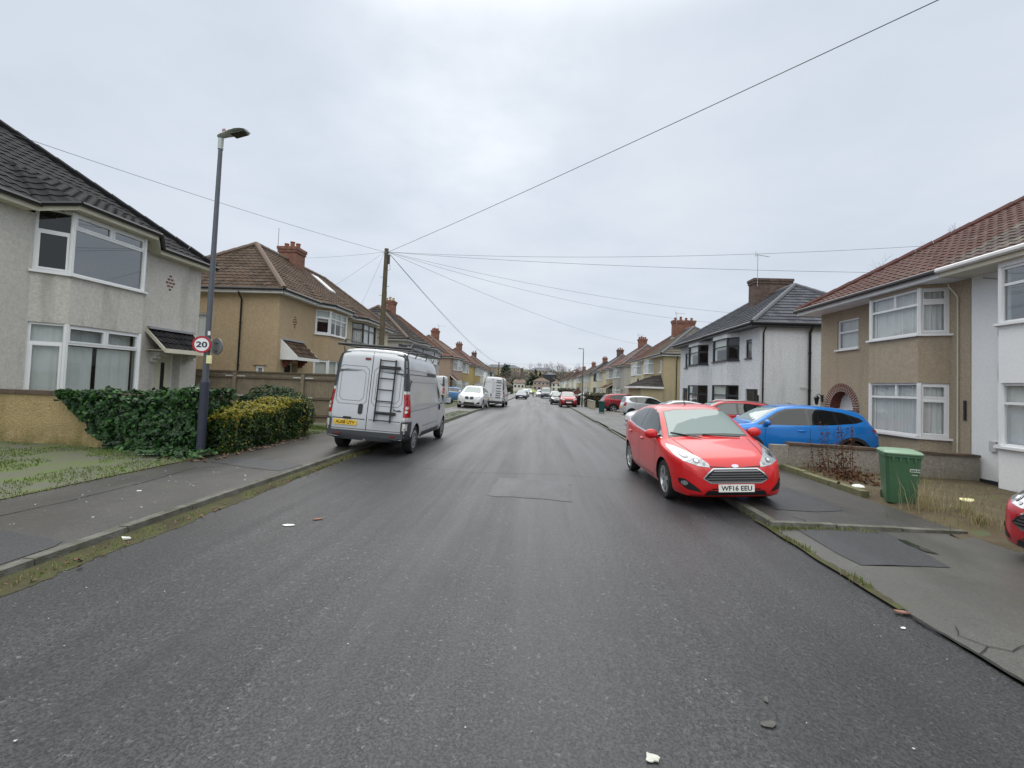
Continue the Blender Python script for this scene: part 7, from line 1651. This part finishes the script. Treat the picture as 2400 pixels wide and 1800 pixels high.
# bins
wheelie('teal recycling bin on the right pavement by the dark red crossover', 4.87, 36.4, G(4.87, 36.4), -8, 'bin_teal', 'bin_black', .88)
wheelie('black wheelie bin beside the far lamp post', 4.27, 51.6, G(4.27, 51.6), 0, 'bin_black', 'bin_black', 1.1); wheelie('black wheelie bin on the left past the tall white van', -5.9, 66, G(-5.9, 66), 0, 'bin_black', 'bin_black', 1.05); wheelie('second black bin on the left, nearer the navy saloon', -5.2, 68, G(-5.2, 68), 0, 'bin_black', 'bin_black', 1.05)
# ------------------------------------------------------------------ gardens further on
def hedge(label, x0, x1, y0, y1, z0, h, mats, n, size, ch=(.45, .4, .15), name='garden_hedge'):
    t = thing(name, label, 'hedge', ((x0 + x1) / 2, (y0 + y1) / 2, z0)); core_box(t, x0 + .15, x1 - .15, y0 + .15, y1 - .15, z0 - .1, z0 + h * .85)
    hedge_leaves('foliage', t, mats, box_surface(x0, x1, y0, y1, z0, z0 + h, .2, 1.4), n, size, lambda p, d: random.choices((0, 1, 2), ch)[0]); return t
BR = [DEAD[1], BUSH[1], leafm('bronze_leaf', (.16, .12, .04))]
hedge('bronze-brown hedge by the far lamp post', 4.95, 7.5, 48.6, 51.5, -.3, 1.5, BR, 900, .16); hedge('rusty hedge in front of the far white houses', 4.6, 7, 92, 100, -.5, 1.9, BR, 700, .28); hedge('dark green hedge in a far right garden', 4.4, 6, 106, 112, -.5, 1.8, BUSH, 500, .3)
hedge('dark hedge in a left garden past the white vans', -8.5, -6.9, 68, 74, -.4, 1.7, BUSH, 700, .2); hedge('brown hedge far along the left side', -8, -6.6, 108, 118, -.45, 2.0, BR, 600, .28)
def gwall(label, x0, x1, y0, y1, z0, h, m='beige_dash'):
    t = thing('garden_wall', label, 'wall', ((x0 + x1) / 2, (y0 + y1) / 2, z0)); mb = MB(); mb.box(x0, x1, y0, y1, z0 - .2, z0 + h); mb.build('wall', MATS[m], t); mb = MB(); mb.box(x0 - .03, x1 + .03, y0 - .03, y1 + .03, z0 + h + .001, z0 + h + .06); mb.build('coping', MATS['concrete'], t)
gwall('low pale garden wall by the dark red crossover', 5.0, 5.2, 43.2, 48.5, -.3, .8); gwall('grey-brown garden wall in front of the light blue hatchback', -7.2, -7.0, 44.5, 52.5, -.2, .95, 'brown_dash')
for i, (yy, m) in enumerate(((57, 'pink_dash'), (64, 'ivory'), (76, 'beige_dash'), (90, 'ivory'))): gwall(('pinkish', 'ivory', 'beige', 'second ivory')[i] + ' front garden wall along the left pavement', -7.1, -6.9, yy, yy + 6, g(yy), .8, m)
for i, (yy, m) in enumerate(((58, 'mushroom_dash'), (74, 'magnolia'), (83, 'white_wall'))): gwall(('mushroom', 'magnolia', 'white') [i] + ' front garden wall along the right pavement', 5.3, 5.5, yy, yy + 6, g(yy) - .1, .85, m)
# gable shed / garage roofs on the right beyond the lamp
t = thing('garage', 'little garage with a rust-red gable end beyond the far lamp post', 'garage', (5.9, 76.5, -.5)); mb = MB(); mb.box(5.2, 6.7, 75, 78, -.9, .62); mb.build('wall', MATS['white_wall'], t)
mb = MB(); mb.hexa([(5.15, 74.98, .63), (6.75, 74.98, .63), (6.75, 75.1, .63), (5.15, 75.1, .63), (6.3, 74.98, 1.75), (6.32, 74.98, 1.75), (6.32, 75.1, 1.75), (6.3, 75.1, 1.75)]); mb.build('gable', MATS['ridge_red'], t)
mb = MB(); mb.face([(5.05, 74.9, .60), (6.31, 74.9, 1.8), (6.31, 78.1, 1.8), (5.05, 78.1, .60)]); mb.face([(6.85, 74.9, .60), (6.31, 74.9, 1.8), (6.31, 78.1, 1.8), (6.85, 78.1, .60)]); mb.build('roof', MATS['tile_dark'], t)
# ------------------------------------------------------------------ the end of the street and the hill behind
sheet('hill', 'ground', [-400 + i * 25 for i in range(35)], [255, 280, 310, 350, 400, 450, 500, 560, 640, 800], lambda x, y: -.7 + interp([(255, 0), (310, 1.5), (400, 8), (500, 17), (640, 24), (800, 26)], y) * (1 + .25 * noise.noise((x * .006, y * .006, 0))) * (.75 + .25 * math.exp(-((x + 40) / 160) ** 2)))
def hz(x, y): return -.7 + interp([(255, 0), (310, 1.5), (400, 8), (500, 17), (640, 24), (800, 26)], y) * (1 + .25 * noise.noise((x * .006, y * .006, 0))) * (.75 + .25 * math.exp(-((x + 40) / 160) ** 2))
def block(name, label, x0, x1, y0, y1, zb, ze, wm, rm, rise, rows=2, cols=6, ww=1.2, wh=1.3, cat='house', hipd=None, chim=False, ndoor=False):
    t = thing(name, label, cat, ((x0 + x1) / 2, (y0 + y1) / 2, zb)); mb = MB(); mb.box(x0, x1, y0, y1, zb - 1.5, ze); mb.build('wall', MATS[wm], t)
    o = .5; hd = hipd if hipd is not None else (y1 - y0) / 2; ym = (y0 + y1) / 2; zr = ze + rise; rf = MB()
    A, B, C_, D_ = (x0 - o, y0 - o, ze + .02), (x1 + o, y0 - o, ze + .02), (x1 + o, y1 + o, ze + .02), (x0 - o, y1 + o, ze + .02); E_, F_ = (x0 + hd, ym, zr), (x1 - hd, ym, zr)
    for q in ([A, B, F_, E_], [C_, D_, E_, F_], [D_, A, E_], [B, C_, F_], [A, B, C_, D_]): rf.face(q)
    r_ = rf.build('roof', MATS[rm], t)
    for r in range(rows):
        for c in range(cols):
            cx = lerp(x0, x1, (c + .5) / cols); cz = lerp(zb, ze, (r + .55) / rows); w_ = MB(); w_.box(cx - ww / 2, cx + ww / 2, y0 - .06, y0 - .01, cz - wh / 2, cz + wh / 2); wo_ = w_.build('window', MATS['upvc'], t); p_ = MB(); p_.box(cx - ww / 2 + .1, cx + ww / 2 - .1, y0 - .08, y0 - .062, cz - wh / 2 + .1, cz + wh / 2 - .1); p_.build('pane', MATS['darkglass'], wo_)
    if chim: c_ = MB(); c_.box((x0 + x1) / 2 - .5, (x0 + x1) / 2 + .5, ym - .5, ym + .5, zr - .6, zr + 1.2); c_.build('chimney', MATS['brick_dark'], r_)
    return t
block('end_house', 'pinkish semi with hipped brown roof closing the end of the street', -3.3, 5.4, 250, 258, -.6, 4.3, 'pink_dash', 'ridge_brown', 2.4, 2, 4, 1.5, 1.2, chim=True)
block('end_house', 'small white house right of the pinkish end house', 6.5, 11.5, 252, 259, -.6, 3.6, 'ivory', 'ridge_brown', 2., 2, 2)
block('end_house', 'cream gabled house left of the pinkish end house', -12.5, -7.2, 225, 233, -.6, 2.9, 'ivory', 'ridge_brown', 1.8, 1, 3, hipd=.2, chim=True)
block('apartment_block', 'long ochre block of flats with green-grey roof on the hill, left one', -52, -18, 430, 442, 11.5, 17.5, 'far_ochre', 'tile_olive_plain' if False else 'ridge_grey', 3.2, 2, 9, 1.6, 1.5, 'apartment block')
block('apartment_block', 'ochre block of flats on the hill, right one behind the conifers', -11, 14, 430, 442, 8.5, 16.0, 'far_ochre', 'ridge_grey', 3., 3, 8, 1.6, 1.5, 'apartment block')
block('dark_building', 'dark slate-clad building standing over the pinkish end house', 2.2, 11.5, 330, 345, 2, 10.2, 'tile_slate_wall' if False else 'anthracite', 'ridge_grey', 1.8, 0, 0, cat='building')
t = thing('brick_stack', 'tall dark brick stack between the two blocks of flats', 'chimney stack', (-15.5, 410, 8)); mb = MB(); mb.box(-17, -14.5, 409, 412, 5, 17); mb.box(-14.5, -12.8, 409, 412, 5, 14); mb.build('stack', MATS['brick_dark'], t)
CON = [leafm('conifer_dark', (.010, .026, .016)), leafm('conifer_mid', (.022, .045, .022)), BUSH[1]]
for i, (x, y, hh, rx, lab) in enumerate(((-5.5, 300, 10.5, 3.2, 'dark conifer, left of the three beside the dark building'), (-2.6, 302, 12.5, 3.2, 'tallest dark conifer beside the dark building'), (.4, 304, 10.5, 2.8, 'dark conifer touching the dark building'), (-24, 330, 15, 4.5, 'dark evergreen in front of the ochre flats'), (-13, 250, 6, 2.5, 'low evergreen beside the cream gabled house'), (14, 262, 5, 2.6, 'low dark evergreen right of the small white house'))):
    leafy_tree('conifer_tree', lab, (x, y, hz(x, y) if y > 255 else -.6), hh, rx, CON, 700, .9, 'conifers at the end of the street', i < 3)
bt = []
random.seed(21)
for i in range(3): bt.append(bare_tree('bare_tree', 'x', (0, 0, 0), 14 + i * 1.5, 'bare winter trees on the hill', 5, .22, kids=(2, 3)))
spots = []
for i in range(46):
    x, y = random.uniform(6, 95), random.uniform(300, 470); spots.append((x, y))
for i in range(26): spots.append((random.uniform(-75, -8), random.uniform(275, 400)))
for i in range(14): spots.append((random.uniform(-60, 20), random.uniform(450, 480)))
adj = ['broad', 'slender', 'twiggy']
for i, (x, y) in enumerate(spots):
    k = i % 3; o = bt[k] if i < 3 else copy_tree(bt[k]); o['label'] = 'leafless grey-brown tree among the bare trees on the hillside'; o['group'] = 'bare winter trees on the hill'
    s_ = random.uniform(.55, .95) if x > 5 else random.uniform(.45, .75)
    o.location = (x, y, hz(x, y) - .3); o.rotation_euler = (0, 0, random.uniform(0, 6.28)); o.scale = (s_ * 1.15, s_ * 1.15, s_)
mb = MB()
for _ in range(5200):
    x, y = random.uniform(-90, 110), random.uniform(262, 470)
    if -12 < x < 13 and y < 330 : continue
    z = hz(x, y); leaf(mb, (x, y, z + abs(random.gauss(0, 1.6))), (random.gauss(0, 1), random.gauss(0, 1), random.gauss(.5, 1)), 1.7, random.choices((0, 1, 2, 3), (.3, .3, .2, .2))[0])
tag(mb.build('undergrowth', [DEAD[1], BUSH[1], leafm('scrub_grey', (.13, .11, .075)), leafm('scrub_olive', (.10, .10, .045))]), 'brown and olive scrub covering the hillside', 'undergrowth', None, 'stuff')
random.seed(5)
for x_, y_, h_, lab in ((18.9, 22.5, 8.6, 'bare winter tree whose twigs show over the red-tiled ridge'), (19.2, 19.4, 8.9, 'bare winter tree whose twigs show where the red tiles meet the mossy ones'), (19.0, 16.6, 8.9, 'bare winter tree whose twigs show over the mossy roof at the right edge')):
    bare_tree('bare_tree', lab, (x_, y_, -.2), h_, None, 6, .10, kids=(2, 3))
mb = MB()
for _ in range(10500):   # a mass of winter wood on the crest, its twigs and buds too fine to count
    x, y = (random.uniform(9, 120), random.uniform(300, 420)) if random.random() < .72 else (random.uniform(-80, -13), random.uniform(270, 345)); z = hz(x, y); k = (7.5 if x > 0 else 4.0) + 4.5 * noise.noise((x * .08, y * .08, 2))
    leaf(mb, (x, y, z + random.random() ** .7 * k), (random.gauss(0, 1), random.gauss(0, 1), random.gauss(.2, 1)), 1.25, random.choices((0, 1, 2), (.5, .3, .2))[0])
tag(mb.build('woodland', [leafm('wood_twig', (.12, .105, .085)), leafm('wood_dark2', (.07, .065, .048)), leafm('wood_olive', (.11, .11, .06))]), 'leafless grey-brown wood covering the hill to the right of the flats', 'woodland', None, 'stuff')
# ------------------------------------------------------------------ people in the road, far off
def person(label, x, y, top, legs, hd=0., h=1.72, vest=None):
    z = g(y); t = thing('person', label, 'person', (x, y, z)); bm = bmesh.new(); sk = bm.verts.layers.skin.verify(); k = h / 1.72
    def v(px, py, pz, r, rt=False):
        a = bm.verts.new((px * k, py * k, pz * k)); a[sk].radius = (r * k, r * k); a[sk].use_root = rt; return a
    pel = v(0, 0, .95, .135, True); ch = v(0, 0, 1.25, .15); nk = v(0, 0, 1.46, .065); hd_ = v(0, -.01, 1.56, .085); cr = v(0, 0, 1.68, .08)
    for a, b in ((pel, ch), (ch, nk), (nk, hd_), (hd_, cr)): bm.edges.new((a, b))
    for s_ in (-1, 1):
        sh = v(s_ * .19, 0, 1.40, .065); el = v(s_ * .25, .02, 1.12, .048); wr_ = v(s_ * .23, -.08, .90, .035); ha = v(s_ * .22, -.11, .82, .035)
        for a, b in ((ch, sh), (sh, el), (el, wr_), (wr_, ha)): bm.edges.new((a, b))
        st = .16 * s_; hp = v(s_ * .10, 0, .88, .10); kn = v(s_ * .11, -st * .6, .49, .065); an = v(s_ * .11, st, .09, .045); to = v(s_ * .12, st - .15, .04, .04)
        for a, b in ((pel, hp), (hp, kn), (kn, an), (an, to)): bm.edges.new((a, b))
    me = bpy.data.meshes.new('body'); bm.to_mesh(me); bm.free(); o = bpy.data.objects.new('body', me); COL.objects.link(o)
    m1 = o.modifiers.new('skin', 'SKIN'); m2 = o.modifiers.new('sub', 'SUBSURF'); m2.levels = 1; m2.render_levels = 1
    dg = bpy.context.evaluated_depsgraph_get(); dg.update(); nm = bpy.data.meshes.new_from_object(o.evaluated_get(dg)); o.modifiers.clear(); o.data = nm; o.parent = t
    for q in (top, legs, 'skin', 'hair'): nm.materials.append(MATS[q])
    for p in nm.polygons:
        c = p.center / k; p.use_smooth = True; p.material_index = 3 if c.z > 1.62 or (c.z > 1.52 and c.y > .02) else (2 if c.z > 1.47 or (abs(c.x) > .17 and c.z < .93) else (0 if c.z > .93 else 1))
    t.rotation_euler = (0, 0, hd); return t
person('person in a bright yellow-green jacket walking in the middle of the far road', -1.15, 92, 'hiviz', 'trousers', .2); person('person in dark clothes walking beside the parked white car far off', -.1, 104, 'trousers', 'trousers', 2.8)
